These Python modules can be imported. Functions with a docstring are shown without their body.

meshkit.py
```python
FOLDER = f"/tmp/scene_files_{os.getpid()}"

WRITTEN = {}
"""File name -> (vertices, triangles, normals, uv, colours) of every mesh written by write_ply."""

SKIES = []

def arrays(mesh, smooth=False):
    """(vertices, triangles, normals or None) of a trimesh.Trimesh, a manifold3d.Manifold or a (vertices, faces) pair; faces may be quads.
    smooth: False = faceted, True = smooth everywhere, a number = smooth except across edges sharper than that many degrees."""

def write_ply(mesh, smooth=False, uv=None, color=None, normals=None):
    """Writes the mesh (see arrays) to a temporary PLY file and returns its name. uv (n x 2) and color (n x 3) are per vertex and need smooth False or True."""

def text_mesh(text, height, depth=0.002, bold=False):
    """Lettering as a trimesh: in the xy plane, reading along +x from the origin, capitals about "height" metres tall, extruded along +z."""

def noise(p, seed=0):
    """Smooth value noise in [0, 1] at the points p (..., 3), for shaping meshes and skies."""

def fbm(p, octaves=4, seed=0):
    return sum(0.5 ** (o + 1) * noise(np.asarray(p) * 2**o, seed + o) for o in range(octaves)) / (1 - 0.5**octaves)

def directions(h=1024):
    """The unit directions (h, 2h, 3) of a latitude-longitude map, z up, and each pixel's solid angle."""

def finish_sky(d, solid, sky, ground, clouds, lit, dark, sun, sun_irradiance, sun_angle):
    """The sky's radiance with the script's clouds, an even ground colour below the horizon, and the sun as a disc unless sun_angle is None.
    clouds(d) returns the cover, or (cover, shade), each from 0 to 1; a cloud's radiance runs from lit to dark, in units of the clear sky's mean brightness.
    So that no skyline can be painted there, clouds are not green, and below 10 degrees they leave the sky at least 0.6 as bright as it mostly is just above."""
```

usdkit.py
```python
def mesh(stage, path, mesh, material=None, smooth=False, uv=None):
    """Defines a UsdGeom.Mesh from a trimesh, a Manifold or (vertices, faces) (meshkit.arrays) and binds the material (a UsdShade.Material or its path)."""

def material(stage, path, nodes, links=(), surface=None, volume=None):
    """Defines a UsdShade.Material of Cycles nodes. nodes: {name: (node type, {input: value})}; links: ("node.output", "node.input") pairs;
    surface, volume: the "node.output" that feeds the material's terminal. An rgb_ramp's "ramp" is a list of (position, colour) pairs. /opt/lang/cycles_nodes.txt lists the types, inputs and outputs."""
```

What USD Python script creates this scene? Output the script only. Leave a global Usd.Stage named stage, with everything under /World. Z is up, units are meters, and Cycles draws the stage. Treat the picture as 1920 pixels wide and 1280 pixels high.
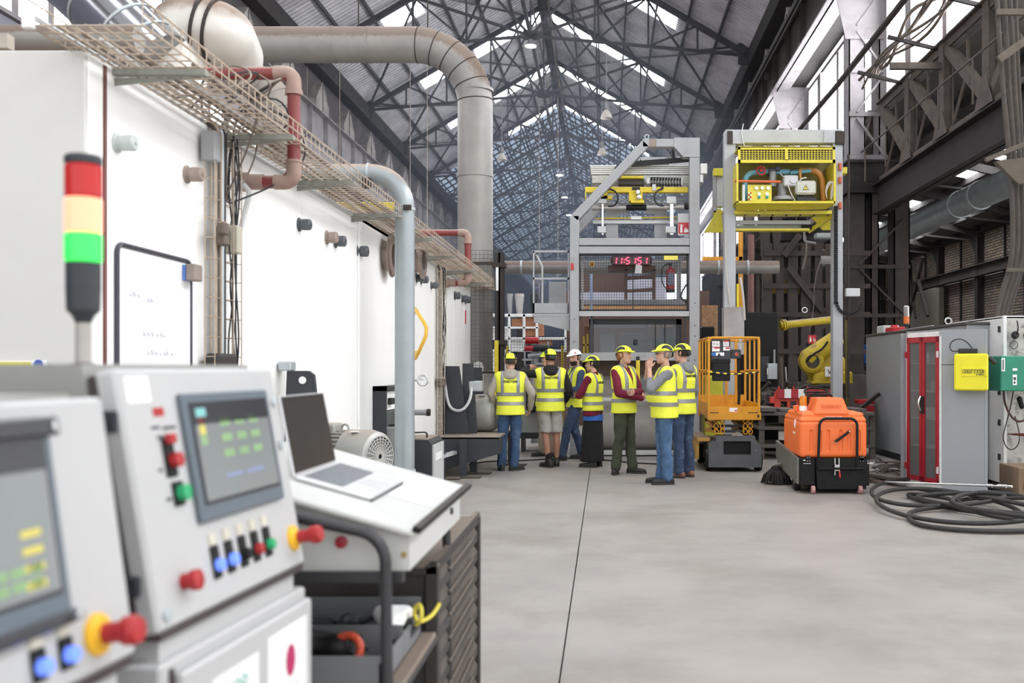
import math, random
import numpy as np
import trimesh
import manifold3d as m3
import usdkit, meshkit
from pxr import Usd, UsdGeom, UsdLux, UsdShade, Gf, Sdf

# ------------------------------------------------------------------ stage, camera, sky
stage = Usd.Stage.CreateInMemory()
UsdGeom.SetStageUpAxis(stage, UsdGeom.Tokens.z)
UsdGeom.SetStageMetersPerUnit(stage, 1.0)
UsdGeom.Xform.Define(stage, '/World')
UsdGeom.Scope.Define(stage, '/World/Looks')
EYE = 1.55
cam = UsdGeom.Camera.Define(stage, '/World/camera')
cam.CreateHorizontalApertureAttr(36.0)
cam.CreateVerticalApertureAttr(24.0)
cam.CreateFocalLengthAttr(35.0)
cam.CreateHorizontalApertureOffsetAttr(-3.2625)
cam.CreateVerticalApertureOffsetAttr(0.9375)
cam.CreateClippingRangeAttr(Gf.Vec2f(0.05, 1000.0))
cam.CreateFStopAttr(2.4)
cam.CreateFocusDistanceAttr(13.5)
cam.CreateExposureAttr(-0.08)
xf = UsdGeom.Xformable(cam)
xf.AddTranslateOp().Set(Gf.Vec3d(0, 0, EYE))
xf.AddRotateXOp().Set(90.0)
SKY = 0.62            # overcast sky seen through the open end of the hall, behind the camera
WINDOW = 14.0        # frosted clerestory panes in daylight
ROOFLIGHT = 11.0     # clear roof sheets in daylight
HAZE = 0.0042
dome = UsdLux.DomeLight.Define(stage, '/World/sky')
dome.CreateIntensityAttr(SKY)
dome.CreateColorAttr(Gf.Vec3f(0.97, 0.985, 1.0))
F = 1867.0

def P(u, v, Y):
    """The point at depth Y (metres ahead) seen at photo position u, v."""
    return np.array([(u - 1134) * Y / F, Y, EYE - (v - 690) * Y / F])

# ------------------------------------------------------------------ materials
MATS = {}
def mat(name, col, rough=0.5, metal=0.0, var=0.12, scale=6.0, bump=0.0, bscale=60.0, dust=None, dustat=(0.35, 0.9),
        emit=None, estr=0.0, spec=0.5, coat=0.0, stain=None, stainat=(0.5, 0.7), stainscale=1.5, trans=0.0, alpha=1.0):
    """A principled surface: base colour varied by noise, stains with a shape of their own, dust lying on upward faces."""
    if name in MATS:
        return MATS[name]
    c = np.array(col, float)
    nodes = {'geo': ('geometry', {}), 'n': ('noise_texture', {'scale': scale, 'detail': 5.0, 'roughness': 0.6}),
             'r': ('rgb_ramp', {'ramp': [(0.3, tuple(c * (1 - var))), (0.7, tuple(np.minimum(c * (1 + var * .7), 1)))]}),
             'p': ('principled_bsdf', {'roughness': rough, 'metallic': metal, 'specular_ior_level': spec, 'coat_weight': coat,
                                       'transmission_weight': trans, 'alpha': alpha})}
    links = [('geo.position', 'n.vector'), ('n.fac', 'r.fac')]
    out = 'r.color'
    if stain is not None:
        nodes['sn'] = ('noise_texture', {'scale': stainscale, 'detail': 8.0, 'roughness': 0.65})
        nodes['sr'] = ('map_range', {'from_min': stainat[0], 'from_max': stainat[1], 'clamp': True})
        nodes['sc'] = ('color', {'value': stain})
        nodes['sm'] = ('mix', {})
        links += [('geo.position', 'sn.vector'), ('sn.fac', 'sr.value'), ('sr.result', 'sm.fac'), (out, 'sm.color1'), ('sc.color', 'sm.color2')]
        out = 'sm.color'
    if dust is not None:
        nodes['dx'] = ('separate_xyz', {})
        nodes['dn'] = ('noise_texture', {'scale': 9.0, 'detail': 6.0, 'roughness': 0.7})
        nodes['da'] = ('math', {'math_type': 'multiply_add', 'value2': 0.5, 'value3': -0.25})
        nodes['ds'] = ('math', {'math_type': 'add'})
        nodes['dr'] = ('map_range', {'from_min': dustat[0], 'from_max': dustat[1], 'clamp': True})
        nodes['dc'] = ('color', {'value': dust})
        nodes['dm'] = ('mix', {})
        links += [('geo.normal', 'dx.vector'), ('geo.position', 'dn.vector'), ('dn.fac', 'da.value1'), ('dx.z', 'ds.value1'), ('da.value', 'ds.value2'),
                  ('ds.value', 'dr.value'), ('dr.result', 'dm.fac'), (out, 'dm.color1'), ('dc.color', 'dm.color2')]
        out = 'dm.color'
    links.append((out, 'p.base_color'))
    if bump:
        nodes['bn'] = ('noise_texture', {'scale': bscale, 'detail': 4.0})
        nodes['b'] = ('bump', {'strength': bump, 'distance': 0.01})
        links += [('geo.position', 'bn.vector'), ('bn.fac', 'b.height'), ('b.normal', 'p.normal')]
    if emit is not None:
        nodes['p'][1].update({'emission_color': emit, 'emission_strength': estr})
    MATS[name] = usdkit.material(stage, '/World/Looks/' + name, nodes, links, surface='p.BSDF')
    return MATS[name]

def emitter(name, col, strength):
    if name not in MATS:
        MATS[name] = usdkit.material(stage, '/World/Looks/' + name, {'e': ('emission', {'color': col, 'strength': strength})}, [], surface='e.emission')
    return MATS[name]

def pane_mat(name, tint, fac=None, rough=0.03):
    """Thin window glass: transparency with a reflecting coat."""
    if name not in MATS:
        nodes = {'t': ('transparent_bsdf', {'color': tint}), 'g': ('glossy_bsdf', {'color': (1, 1, 1), 'roughness': rough}),
                 'f': ('fresnel', {'IOR': 1.5}), 'm': ('mix_closure', {})}
        links = [('t.BSDF', 'm.closure1'), ('g.BSDF', 'm.closure2')]
        if fac is None:
            links.append(('f.fac', 'm.fac'))
        else:
            nodes['m'][1]['fac'] = fac
            nodes['d'] = ('diffuse_bsdf', {'color': (0.5, 0.5, 0.5)})
            links[1] = ('d.BSDF', 'm.closure2')
        MATS[name] = usdkit.material(stage, '/World/Looks/' + name, nodes, links, surface='m.closure')
    return MATS[name]

# ------------------------------------------------------------------ mesh helpers
def unit(v):
    v = np.asarray(v, float)
    return v / (np.linalg.norm(v) + 1e-12)

def frame(d, up=(0, 0, 1)):
    d = unit(d)
    up = np.asarray(up, float)
    if abs(np.dot(d, up)) > 0.98 * np.linalg.norm(up):
        up = np.array([0, 1.0, 0]) if abs(d[1]) < 0.9 else np.array([1.0, 0, 0])
    s = unit(np.cross(d, up))
    return d, s, np.cross(s, d)

_sg = np.array([[x, y, z] for x in (-1, 1) for y in (-1, 1) for z in (-1, 1)], float)
def _chamfer_template():
    pts = []
    for s in _sg:
        for k in range(3):
            q = s * 0.8
            q[k] = s[k]
            pts.append(q)
    h = trimesh.convex.convex_hull(np.array(pts))
    idx = [int(np.argmin(np.linalg.norm(np.array(pts) - v, axis=1))) for v in h.vertices]
    sg = np.array([_sg[i // 3] for i in range(24)])
    ax = np.array([np.eye(3)[i % 3] for i in range(24)])
    return sg[idx], ax[idx], np.array(h.faces)
_csg, _cax, _cf = _chamfer_template()
_boxf = np.array([[0, 1, 3], [0, 3, 2], [4, 6, 7], [4, 7, 5], [0, 4, 5], [0, 5, 1], [2, 3, 7], [2, 7, 6], [0, 2, 6], [0, 6, 4], [1, 5, 7], [1, 7, 3]])

class MB:
    """Collects shapes that together make ONE mesh."""
    def __init__(s):
        s.v, s.f, s.n, s.p = [], [], 0, []
    def raw(s, v, f):
        v = np.asarray(v, float); f = np.asarray(f, int)
        if f.shape[1] == 4:
            f = np.vstack([f[:, [0, 1, 2]], f[:, [0, 2, 3]]])
        s.v.append(v); s.f.append(f + s.n); s.n += len(v); s.p.append((v, f))
        return s
    def tm(s, m):
        if hasattr(m, 'to_mesh'):
            k = m.to_mesh()
            return s.raw(k.vert_properties[:, :3], k.tri_verts)
        return s.raw(m.vertices, m.faces)
    def box(s, lo, hi, bev=0.0, R=None, c=None):
        lo, hi = np.minimum(lo, hi).astype(float), np.maximum(lo, hi).astype(float)
        m, h = (lo + hi) / 2, (hi - lo) / 2
        if bev > 0:
            b = min(bev, h.min() * 0.9)
            v = _csg * (h - b) + _csg * _cax * b
            f = _cf
        else:
            v, f = _sg * h, _boxf
        if R is not None:
            o = m if c is None else np.asarray(c, float)
            v = (v + m - o) @ np.asarray(R).T + o
        else:
            v = v + m
        return s.raw(v, f)
    def bar(s, p, q, w, h=None, up=(0, 0, 1), bev=0.0):
        """A straight bar from p to q, w wide sideways and h high along up."""
        p, q = np.asarray(p, float), np.asarray(q, float)
        h = w if h is None else h
        d, a, b = frame(q - p, up)
        L = np.linalg.norm(q - p) / 2
        sz = np.array([w / 2, L, h / 2])
        if bev > 0:
            bb = min(bev, sz.min() * 0.9)
            v, f = _csg * (sz - bb) + _csg * _cax * bb, _cf
        else:
            v, f = _sg * sz, _boxf
        R = np.stack([a, d, b], 1)
        if np.linalg.det(R) < 0:
            R[:, 0] *= -1
        return s.raw(v @ R.T + (p + q) / 2, f)
    def ibeam(s, p, q, h, w, t=0.02, up=(0, 0, 1)):
        p, q = np.asarray(p, float), np.asarray(q, float)
        d, a, b = frame(q - p, up)
        s.bar(p, q, t, h, up)
        for k in (-1, 1):
            o = b * k * (h - t) / 2
            s.bar(p + o, q + o, w, t, up)
        return s
    def tube(s, pts, r, n=10, cap=True, closed=False):
        p = np.asarray(pts, float)
        r = np.broadcast_to(r, (len(p),))
        if closed:
            t = np.roll(p, -1, 0) - np.roll(p, 1, 0)
        else:
            t = np.gradient(p, axis=0)
        t /= np.linalg.norm(t, axis=1, keepdims=True) + 1e-12
        _, a, _ = frame(t[0])
        A = []
        for i in range(len(p)):
            a = unit(a - np.dot(a, t[i]) * t[i]); A.append(a)
        A = np.array(A); B = np.cross(t, A)
        g = np.arange(n) * 2 * np.pi / n
        v = p[:, None] + r[:, None, None] * (np.cos(g)[None, :, None] * A[:, None] + np.sin(g)[None, :, None] * B[:, None])
        m = len(p)
        rows = m if closed else m - 1
        i, j = np.meshgrid(np.arange(rows), np.arange(n), indexing='ij')
        i2, j2 = (i + 1) % m, (j + 1) % n
        q = np.stack([i * n + j, i * n + j2, i2 * n + j2, i2 * n + j], -1).reshape(-1, 4)
        f = [q[:, [0, 1, 2]], q[:, [0, 2, 3]]]
        vv = v.reshape(-1, 3)
        if cap and not closed:
            k = len(vv)
            vv = np.vstack([vv, p[:1], p[-1:]])
            jj = np.arange(n)
            f.append(np.stack([np.full(n, k), (jj + 1) % n, jj], 1))
            f.append(np.stack([np.full(n, k + 1), (m - 1) * n + jj, (m - 1) * n + (jj + 1) % n], 1))
        return s.raw(vv, np.vstack(f))
    def cyl(s, p, q, r, n=20, r2=None):
        return s.tube([p, q], [r, r if r2 is None else r2], n)
    def lathe(s, prof, o=(0, 0, 0), axis=(0, 0, 1), n=24):
        """Profile of (radius, height) turned about an axis through o."""
        prof = np.asarray(prof, float)
        d, a, b = frame(axis, (0, 1, 0) if abs(axis[2]) > 0.5 else (0, 0, 1))
        o = np.asarray(o, float)
        return s.tube([o + d * z for _, z in prof], 1.0, n, cap=False) if False else s._lathe(prof, o, d, a, b, n)
    def _lathe(s, prof, o, d, a, b, n):
        g = np.arange(n) * 2 * np.pi / n
        ring = np.cos(g)[:, None] * a + np.sin(g)[:, None] * b
        v = (o + prof[:, 1:2] * d)[:, None] + np.maximum(prof[:, 0], 1e-4)[:, None, None] * ring[None]
        m = len(prof)
        i, j = np.meshgrid(np.arange(m - 1), np.arange(n), indexing='ij')
        j2 = (j + 1) % n
        q = np.stack([i * n + j, i * n + j2, (i + 1) * n + j2, (i + 1) * n + j], -1).reshape(-1, 4)
        return s.raw(v.reshape(-1, 3), q)
    def prism(s, poly, o, ux, uy, depth):
        """Polygon (list of 2-D points) in the plane o + x*ux + y*uy, extruded by depth along ux x uy."""
        from shapely.geometry import Polygon
        pg = poly if hasattr(poly, 'exterior') else Polygon(poly)
        m = trimesh.creation.extrude_polygon(pg, abs(depth), engine='earcut')
        ux, uy = unit(ux), unit(uy)
        uz = np.cross(ux, uy)
        v = m.vertices.copy()
        if depth < 0:
            v[:, 2] *= -1
        w = np.asarray(o, float) + v[:, :1] * ux + v[:, 1:2] * uy + v[:, 2:] * uz
        f = m.faces if depth > 0 else m.faces[:, ::-1]
        return s.raw(w, f)
    def text(s, txt, height, o, ux, uy, depth=0.002, bold=False, center=False):
        m = meshkit.text_mesh(txt, height, depth, bold)
        v = np.array(m.vertices)
        if center:
            v[:, 0] -= (v[:, 0].min() + v[:, 0].max()) / 2
        ux, uy = unit(ux), unit(uy)
        uz = np.cross(ux, uy)
        return s.raw(np.asarray(o, float) + v[:, :1] * ux + v[:, 1:2] * uy + v[:, 2:] * uz, m.faces)
    def B(s, u0, v0, u1, v1, Y, d, bev=0.0):
        """A block at depth Y whose near face covers a photo rectangle there, d deep."""
        a, b = P(u0, v0, Y), P(u1, v1, Y)
        return s.box([a[0], Y, a[2]], [b[0], Y + d, b[2]], bev)
    def groups(s):
        """The shapes sorted into clusters that touch each other."""
        n = len(s.p)
        if n < 2 or n > 60:
            return [s]
        lo = np.array([v.min(0) for v, _ in s.p]) - .004
        hi = np.array([v.max(0) for v, _ in s.p]) + .004
        lab = list(range(n))
        for i in range(n):
            for j in range(i):
                if (lo[i] < hi[j]).all() and (lo[j] < hi[i]).all() and lab[i] != lab[j]:
                    a, b = lab[i], lab[j]
                    lab = [b if x == a else x for x in lab]
        out = []
        for k in dict.fromkeys(lab):
            m = MB()
            for x, (v, f) in zip(lab, s.p):
                if x == k:
                    m.raw(v, f)
            out.append(m)
        return out if len(out) <= 14 else [s]
    def mesh(s):
        v, f = s.done()
        return trimesh.Trimesh(v, f, process=False)
    def done(s):
        return np.vstack(s.v), np.vstack(s.f)

def arc(c, a0, a1, r, ux, uy, n=8):
    c, ux, uy = np.asarray(c, float), np.asarray(ux, float), np.asarray(uy, float)
    return [c + r * (math.cos(t) * ux + math.sin(t) * uy) for t in np.linspace(a0, a1, n)]

def bend(pts, r, n=7):
    """A polyline with its corners rounded at radius r."""
    p = [np.asarray(x, float) for x in pts]
    out = [p[0]]
    for i in range(1, len(p) - 1):
        a, b = unit(p[i - 1] - p[i]), unit(p[i + 1] - p[i])
        ang = math.acos(np.clip(np.dot(a, b), -1, 1))
        if ang > 3.1:
            out.append(p[i]); continue
        k = min(r / math.tan(ang / 2), 0.49 * np.linalg.norm(p[i - 1] - p[i]), 0.49 * np.linalg.norm(p[i + 1] - p[i]))
        rr = k * math.tan(ang / 2)
        c = p[i] + unit(a + b) * rr / math.sin(ang / 2)
        s0, s1 = unit(p[i] + a * k - c), unit(p[i] + b * k - c)
        w = math.acos(np.clip(np.dot(s0, s1), -1, 1))
        for t in np.linspace(0, 1, n):
            out.append(c + rr * (math.sin((1 - t) * w) * s0 + math.sin(t * w) * s1) / (math.sin(w) + 1e-12))
    out.append(p[-1])
    return np.array(out)

def spline(pts, n=40, closed=False):
    from scipy.interpolate import CubicSpline
    p = np.asarray(pts, float)
    if closed:
        p = np.vstack([p, p[:1]])
    d = np.r_[0, np.cumsum(np.linalg.norm(np.diff(p, axis=0), axis=1))]
    return CubicSpline(d, p, bc_type='periodic' if closed else 'natural')(np.linspace(0, d[-1], n))

# ------------------------------------------------------------------ prims
USED = {}
def fresh(parent, name):
    k = (parent, name)
    USED[k] = USED.get(k, -1) + 1
    return f'{parent}/{name}' + (f'_{USED[k]:03d}' if USED[k] else '')

def tag(prim, label=None, cat=None, group=None, kind=None):
    for k, v in (('label', label), ('category', cat), ('group', group), ('kind', kind)):
        if v:
            prim.SetCustomDataByKey(k, v)

def define(path, mb, m, off, smooth):
    v, f = mb.done() if isinstance(mb, MB) else mb
    v = v - off
    return usdkit.mesh(stage, path, (v, f), m, smooth=smooth)

JOINED = {'lettering', 'maker_lettering', 'bolt_head', 'sign_lettering', 'glasses', 'plate_lettering'}

class Thing:
    """An Xform at the thing's base; its parts are meshes under it. World coordinates unless local=True."""
    def __init__(s, name, label, cat, loc=(0, 0, 0), rot=0.0, group=None, kind=None, local=False):
        s.path = fresh('/World', name)
        s.loc = np.asarray(loc, float)
        s.off = np.zeros(3) if local else s.loc
        x = UsdGeom.Xform.Define(stage, s.path)
        x.AddTranslateOp().Set(Gf.Vec3d(*map(float, s.loc)))
        x.AddRotateZOp().Set(float(rot))
        s.prim = x.GetPrim()
        tag(s.prim, label, cat, group, kind)
        s.label, s.cat, s.group = label, cat, group
    def part(s, name, mb, m, label=None, under=None, smooth=30, kind=None):
        for mb in (mb.groups() if isinstance(mb, MB) and kind is None and name not in JOINED else [mb]):
            p = fresh(under or s.path, name)
            g = define(p, mb, m, s.off, smooth)
            tag(g.GetPrim(), label, kind=kind)
        return p
    def copy(s, loc, rot=0.0, label=None, group=None, scale=None):
        name = s.path.rsplit('/', 1)[1].rstrip('0123456789').rstrip('_')
        p = fresh('/World', name)
        x = UsdGeom.Xform.Define(stage, p)
        r = x.GetPrim()
        r.GetReferences().AddInternalReference(s.path)
        r.SetInstanceable(True)
        x.ClearXformOpOrder()
        x.AddTranslateOp().Set(Gf.Vec3d(*map(float, loc)))
        x.AddRotateZOp().Set(float(rot))
        tag(r, label or s.label, s.cat, group or s.group)
        return r

def single(name, mb, m, label, cat, smooth=30, group=None, kind=None):
    """A thing that is one mesh; its origin is at the middle of its base."""
    v, f = mb.done()
    p = fresh('/World', name)
    o = np.array([(v[:, 0].min() + v[:, 0].max()) / 2, (v[:, 1].min() + v[:, 1].max()) / 2, v[:, 2].min()])
    g = usdkit.mesh(stage, p, (v - o, f), m, smooth=smooth)
    UsdGeom.Xformable(g).AddTranslateOp().Set(Gf.Vec3d(*map(float, o)))
    tag(g.GetPrim(), label, cat, group, kind)
    return p

# ------------------------------------------------------------------ shared looks
DUST = (0.26, 0.20, 0.15)
steel_dark = mat('dark_steel', (0.020, 0.0155, 0.0145), 0.75, 0.0, 0.35, 3.0, dust=(0.075, 0.058, 0.048), dustat=(0.5, 1.0))
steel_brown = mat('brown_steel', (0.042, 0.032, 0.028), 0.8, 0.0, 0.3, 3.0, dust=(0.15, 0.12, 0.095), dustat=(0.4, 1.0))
girder_brown = mat('girder_brown', (0.105, 0.085, 0.072), 0.85, 0.0, 0.3, 3.0, dust=(0.20, 0.165, 0.13), dustat=(0.3, 1.0))
truss_steel = mat('truss_steel', (0.05, 0.047, 0.05), 0.8, 0.0, 0.3, 2.0)
roof_sheet_m = mat('roof_sheeting', (0.66, 0.64, 0.67), 0.7, 0.0, 0.2, 0.6, stain=(0.36, 0.34, 0.36), stainat=(0.5, 0.75), stainscale=0.35)
girder_m = mat('girder_paint', (0.27, 0.25, 0.26), 0.7, 0.0, 0.2, 1.5, stain=(0.15, 0.125, 0.12), stainat=(0.52, 0.75), stainscale=1.2)
wallpanel_m = mat('wall_sheeting', (0.085, 0.075, 0.078), 0.85, 0.0, 0.25, 1.2)
pilaster_m = mat('pilaster_plaster', (0.33, 0.30, 0.28), 0.9, 0.0, 0.25, 2.0, stain=(0.2, 0.17, 0.15), stainat=(0.5, 0.7))
gray_paint = mat('grey_paint', (0.345, 0.35, 0.36), 0.45, 0.0, 0.06, 4.0, stain=(0.30, 0.29, 0.28), stainat=(0.58, 0.72), stainscale=3.0)
gray_light = mat('light_grey_paint', (0.55, 0.56, 0.56), 0.45, 0.0, 0.06, 4.0)
gray_dark = mat('charcoal_paint', (0.040, 0.044, 0.051), 0.45, 0.0, 0.12, 5.0, spec=.35)
white_paint = mat('white_enamel', (0.93, 0.925, 0.91), 0.38, 0.0, 0.02, 2.0)
yellow_paint = mat('yellow_paint', (0.72, 0.55, 0.03), 0.42, 0.0, 0.12, 6.0, stain=(0.35, 0.26, 0.05), stainat=(0.6, 0.75), stainscale=5.0)
black_plastic = mat('black_plastic', (0.010, 0.010, 0.011), 0.5, 0.0, 0.2, 10.0, spec=.25)
rubber = mat('rubber', (0.016, 0.015, 0.015), 0.75, 0.0, 0.3, 12.0, spec=.25, dust=(0.09, 0.08, 0.07), dustat=(0.5, 1.1))
chrome = mat('bright_metal', (0.62, 0.62, 0.62), 0.28, 1.0, 0.08, 8.0)
galv = mat('galvanised', (0.47, 0.51, 0.53), 0.42, 0.35, 0.12, 5.0)
duct_m = mat('grey_duct', (0.285, 0.27, 0.25), 0.45, 0.15, 0.15, 2.5, dust=(0.19, 0.14, 0.11), dustat=(0.12, 0.30))
red_paint = mat('red_paint', (0.55, 0.02, 0.025), 0.4)
label_white = mat('label_white', (0.85, 0.85, 0.85), 0.5, var=0.02)
label_black = mat('label_black', (0.015, 0.015, 0.015), 0.5)
wire_dusty = mat('dusty_wire', (0.50, 0.41, 0.32), 0.75, 0.1, 0.25, 12.0, dust=(0.55, 0.45, 0.35), dustat=(0.2, 0.8))
cable_black = mat('black_cable', (0.02, 0.019, 0.02), 0.6)
cable_dusty = mat('dusty_cable', (0.15, 0.12, 0.10), 0.8, 0.0, 0.3, 10.0, dust=(0.34, 0.28, 0.22), dustat=(0.2, 0.8))
glass_m = pane_mat('window_glass', (0.93, 0.95, 0.95))
# ================================================================== the hall
random.seed(7)
RNG = np.random.default_rng(7)
XR, XL, RX = 6.9, -13.6, -3.45          # side walls and ridge
HE, HRD = 15.0 + EYE, 20.8 + EYE        # eaves and ridge
SL = (HRD - HE) / (6.5 - RX)
def roofz(x):
    return HRD - SL * abs(x - RX)
YEND = 190.0

# floor slabs cast in bays, joints left open
concrete = mat('floor_concrete', (0.33, 0.305, 0.28), 0.5, 0.0, 0.14, 1.1, bump=0.08, bscale=25.0, stain=(0.215, 0.19, 0.165), stainat=(0.48, 0.78), stainscale=0.75, spec=0.35)
concrete2 = mat('floor_concrete_worn', (0.36, 0.335, 0.305), 0.55, 0.0, 0.2, 1.3, bump=0.08, bscale=25.0, stain=(0.17, 0.15, 0.135), stainat=(0.47, 0.72), stainscale=0.8, spec=0.3)
floor = Thing('floor', 'pale worn concrete floor cast in bays with thin open joints', 'floor', kind='structure')
xs = [-14.0, -6.2, -0.225, 5.8, 15.2]
ys = [-9.0, -1.36, 4.64, 10.64, 16.64, 22.64, 30.0, 44.0, 70.0, 190.0]
for j in range(len(ys) - 1):
    for i in range(len(xs) - 1):
        g = 0.0045 if j < 5 else 0.01
        floor.part('slab', MB().box([xs[i] + g, ys[j] + g, -0.15], [xs[i + 1] - g, ys[j + 1] - g, 0.0]), concrete if j < 6 else concrete2, smooth=False)
floor.part('sub_base', MB().box([-14, -9, -0.3], [15.2, 190, -0.12]), mat('sub_base', (0.05, 0.045, 0.04), 0.9), smooth=False)

# roof: corrugated sheets with clear strips, purlins
ceiling = Thing('ceiling', 'corrugated sheet roof on steel purlins with clear strips', 'roof', kind='structure')
SK0, BAY, SKW = 48.4, 9.9, 1.9
sky_m = emitter('roof_light', (0.93, 0.97, 1.0), ROOFLIGHT)
def corrugated(side, y0, y1, x0, x1):
    """One field of sheeting from x0 to x1 (x0 nearer the ridge), its ribs running down the slope."""
    pitch = 0.34 if y0 > 30 else 0.9
    n = max(1, int(round((y1 - y0) / pitch)))
    prof = []
    for k in range(n):
        a = y0 + (y1 - y0) * k / n
        w = (y1 - y0) / n
        prof += [(a, 0), (a + .60 * w, 0), (a + .64 * w, .15), (a + .96 * w, .15)]
    prof.append((y1, 0))
    prof = np.array(prof)
    xs_ = np.array([x0, x1])
    v = np.array([[x, y, roofz(x) + h] for x in xs_ for y, h in prof])
    m = len(prof)
    q = np.array([[i, i + 1, m + i + 1, m + i] for i in range(m - 1)])
    return v, q
sky_y = [SK0 + BAY * k for k in range(-5, 4)]
far_glow_sheet = mat('far_roof_glowing_sheeting', (0.42, 0.45, 0.50), 0.6, 0.0, 0.2, 0.4, emit=(0.55, 0.68, 0.85), estr=0.5)  # glow put into the sheets, standing for daylight coming through them
edges = [-9.0]
for s in sky_y:
    edges += [s - SKW / 2, s + SKW / 2]
edges += [78.9, YEND]
XRE, XLE = 6.9, -13.8
for side, (xe, breaks) in {1: (XRE, [(RX + .35, 3.5)]), -1: (XLE, [(RX - .35, -7.6), (-8.9, -10.7)])}.items():
    for a, b in zip(edges[:-1], edges[1:]):
        strip = abs((b - a) - SKW) < 1e-6
        mt = far_glow_sheet if a > 78 else roof_sheet_m
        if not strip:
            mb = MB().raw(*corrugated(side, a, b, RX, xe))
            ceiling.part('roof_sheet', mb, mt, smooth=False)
        else:
            cuts = [RX] + [x for br in breaks for x in br] + [xe]
            for k in range(0, len(cuts), 2):
                if abs(cuts[k] - cuts[k + 1]) > 0.02:
                    ceiling.part('roof_sheet', MB().raw(*corrugated(side, a, b, cuts[k], cuts[k + 1])), mt, smooth=False)
            for x0, x1 in breaks:
                n = max(1, int(round(abs(x1 - x0) / 1.6)))
                for q in range(n):
                    e0, e1 = x0 + (x1 - x0) * q / n, x0 + (x1 - x0) * (q + 1) / n
                    g = 0.03 * np.sign(e1 - e0)
                    p0, p1 = e0 + g, e1 - g
                    v = np.array([[p0, a + .03, roofz(p0) + .02], [p1, a + .03, roofz(p1) + .02], [p1, b - .03, roofz(p1) + .02], [p0, b - .03, roofz(p0) + .02]])
                    w = v + np.array([0, 0, .03])
                    f = [[0, 1, 2, 3], [4, 7, 6, 5], [0, 4, 5, 1], [1, 5, 6, 2], [2, 6, 7, 3], [3, 7, 4, 0]]
                    ceiling.part('skylight_pane', MB().raw(np.vstack([v, w]), f), sky_m, smooth=False)
for side in (-1, 1):
    for k in range(8):
        x = RX + side * (0.25 + k * 1.42)
        if (side > 0 and x > XRE) or (side < 0 and x < XLE):
            continue
        z = roofz(x) - 0.12
        ceiling.part('purlin', MB().bar([x, 34, z], [x, YEND, z], 0.09, 0.2), truss_steel, smooth=False)
    # closely spaced battens of the far glazed-looking fields
    nb = MB()
    for k in range(22):
        x = RX + side * (0.6 + k * 0.46)
        nb.bar([x, 79, roofz(x) - .05], [x, YEND, roofz(x) - .05], 0.09, 0.1)
    ceiling.part('batten_grid', nb, truss_steel, smooth=False, kind='stuff')
    rb = MB()
    for y in np.arange(80, 188, 1.65):
        xe = 6.5 if side > 0 else -13.4
        rb.bar([RX, y, roofz(RX) - .1], [xe, y, roofz(xe) - .1], 0.10, 0.10)
    ceiling.part('rafter_grid', rb, truss_steel, smooth=False, kind='stuff')
ceiling.part('ridge_beam', MB().bar([RX, 34, HRD - .45], [RX, YEND, HRD - .45], 0.3, 0.12).bar([RX, 34, 15.45 + EYE], [RX, YEND, 15.45 + EYE], 0.16, 0.12), truss_steel, smooth=False)
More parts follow.
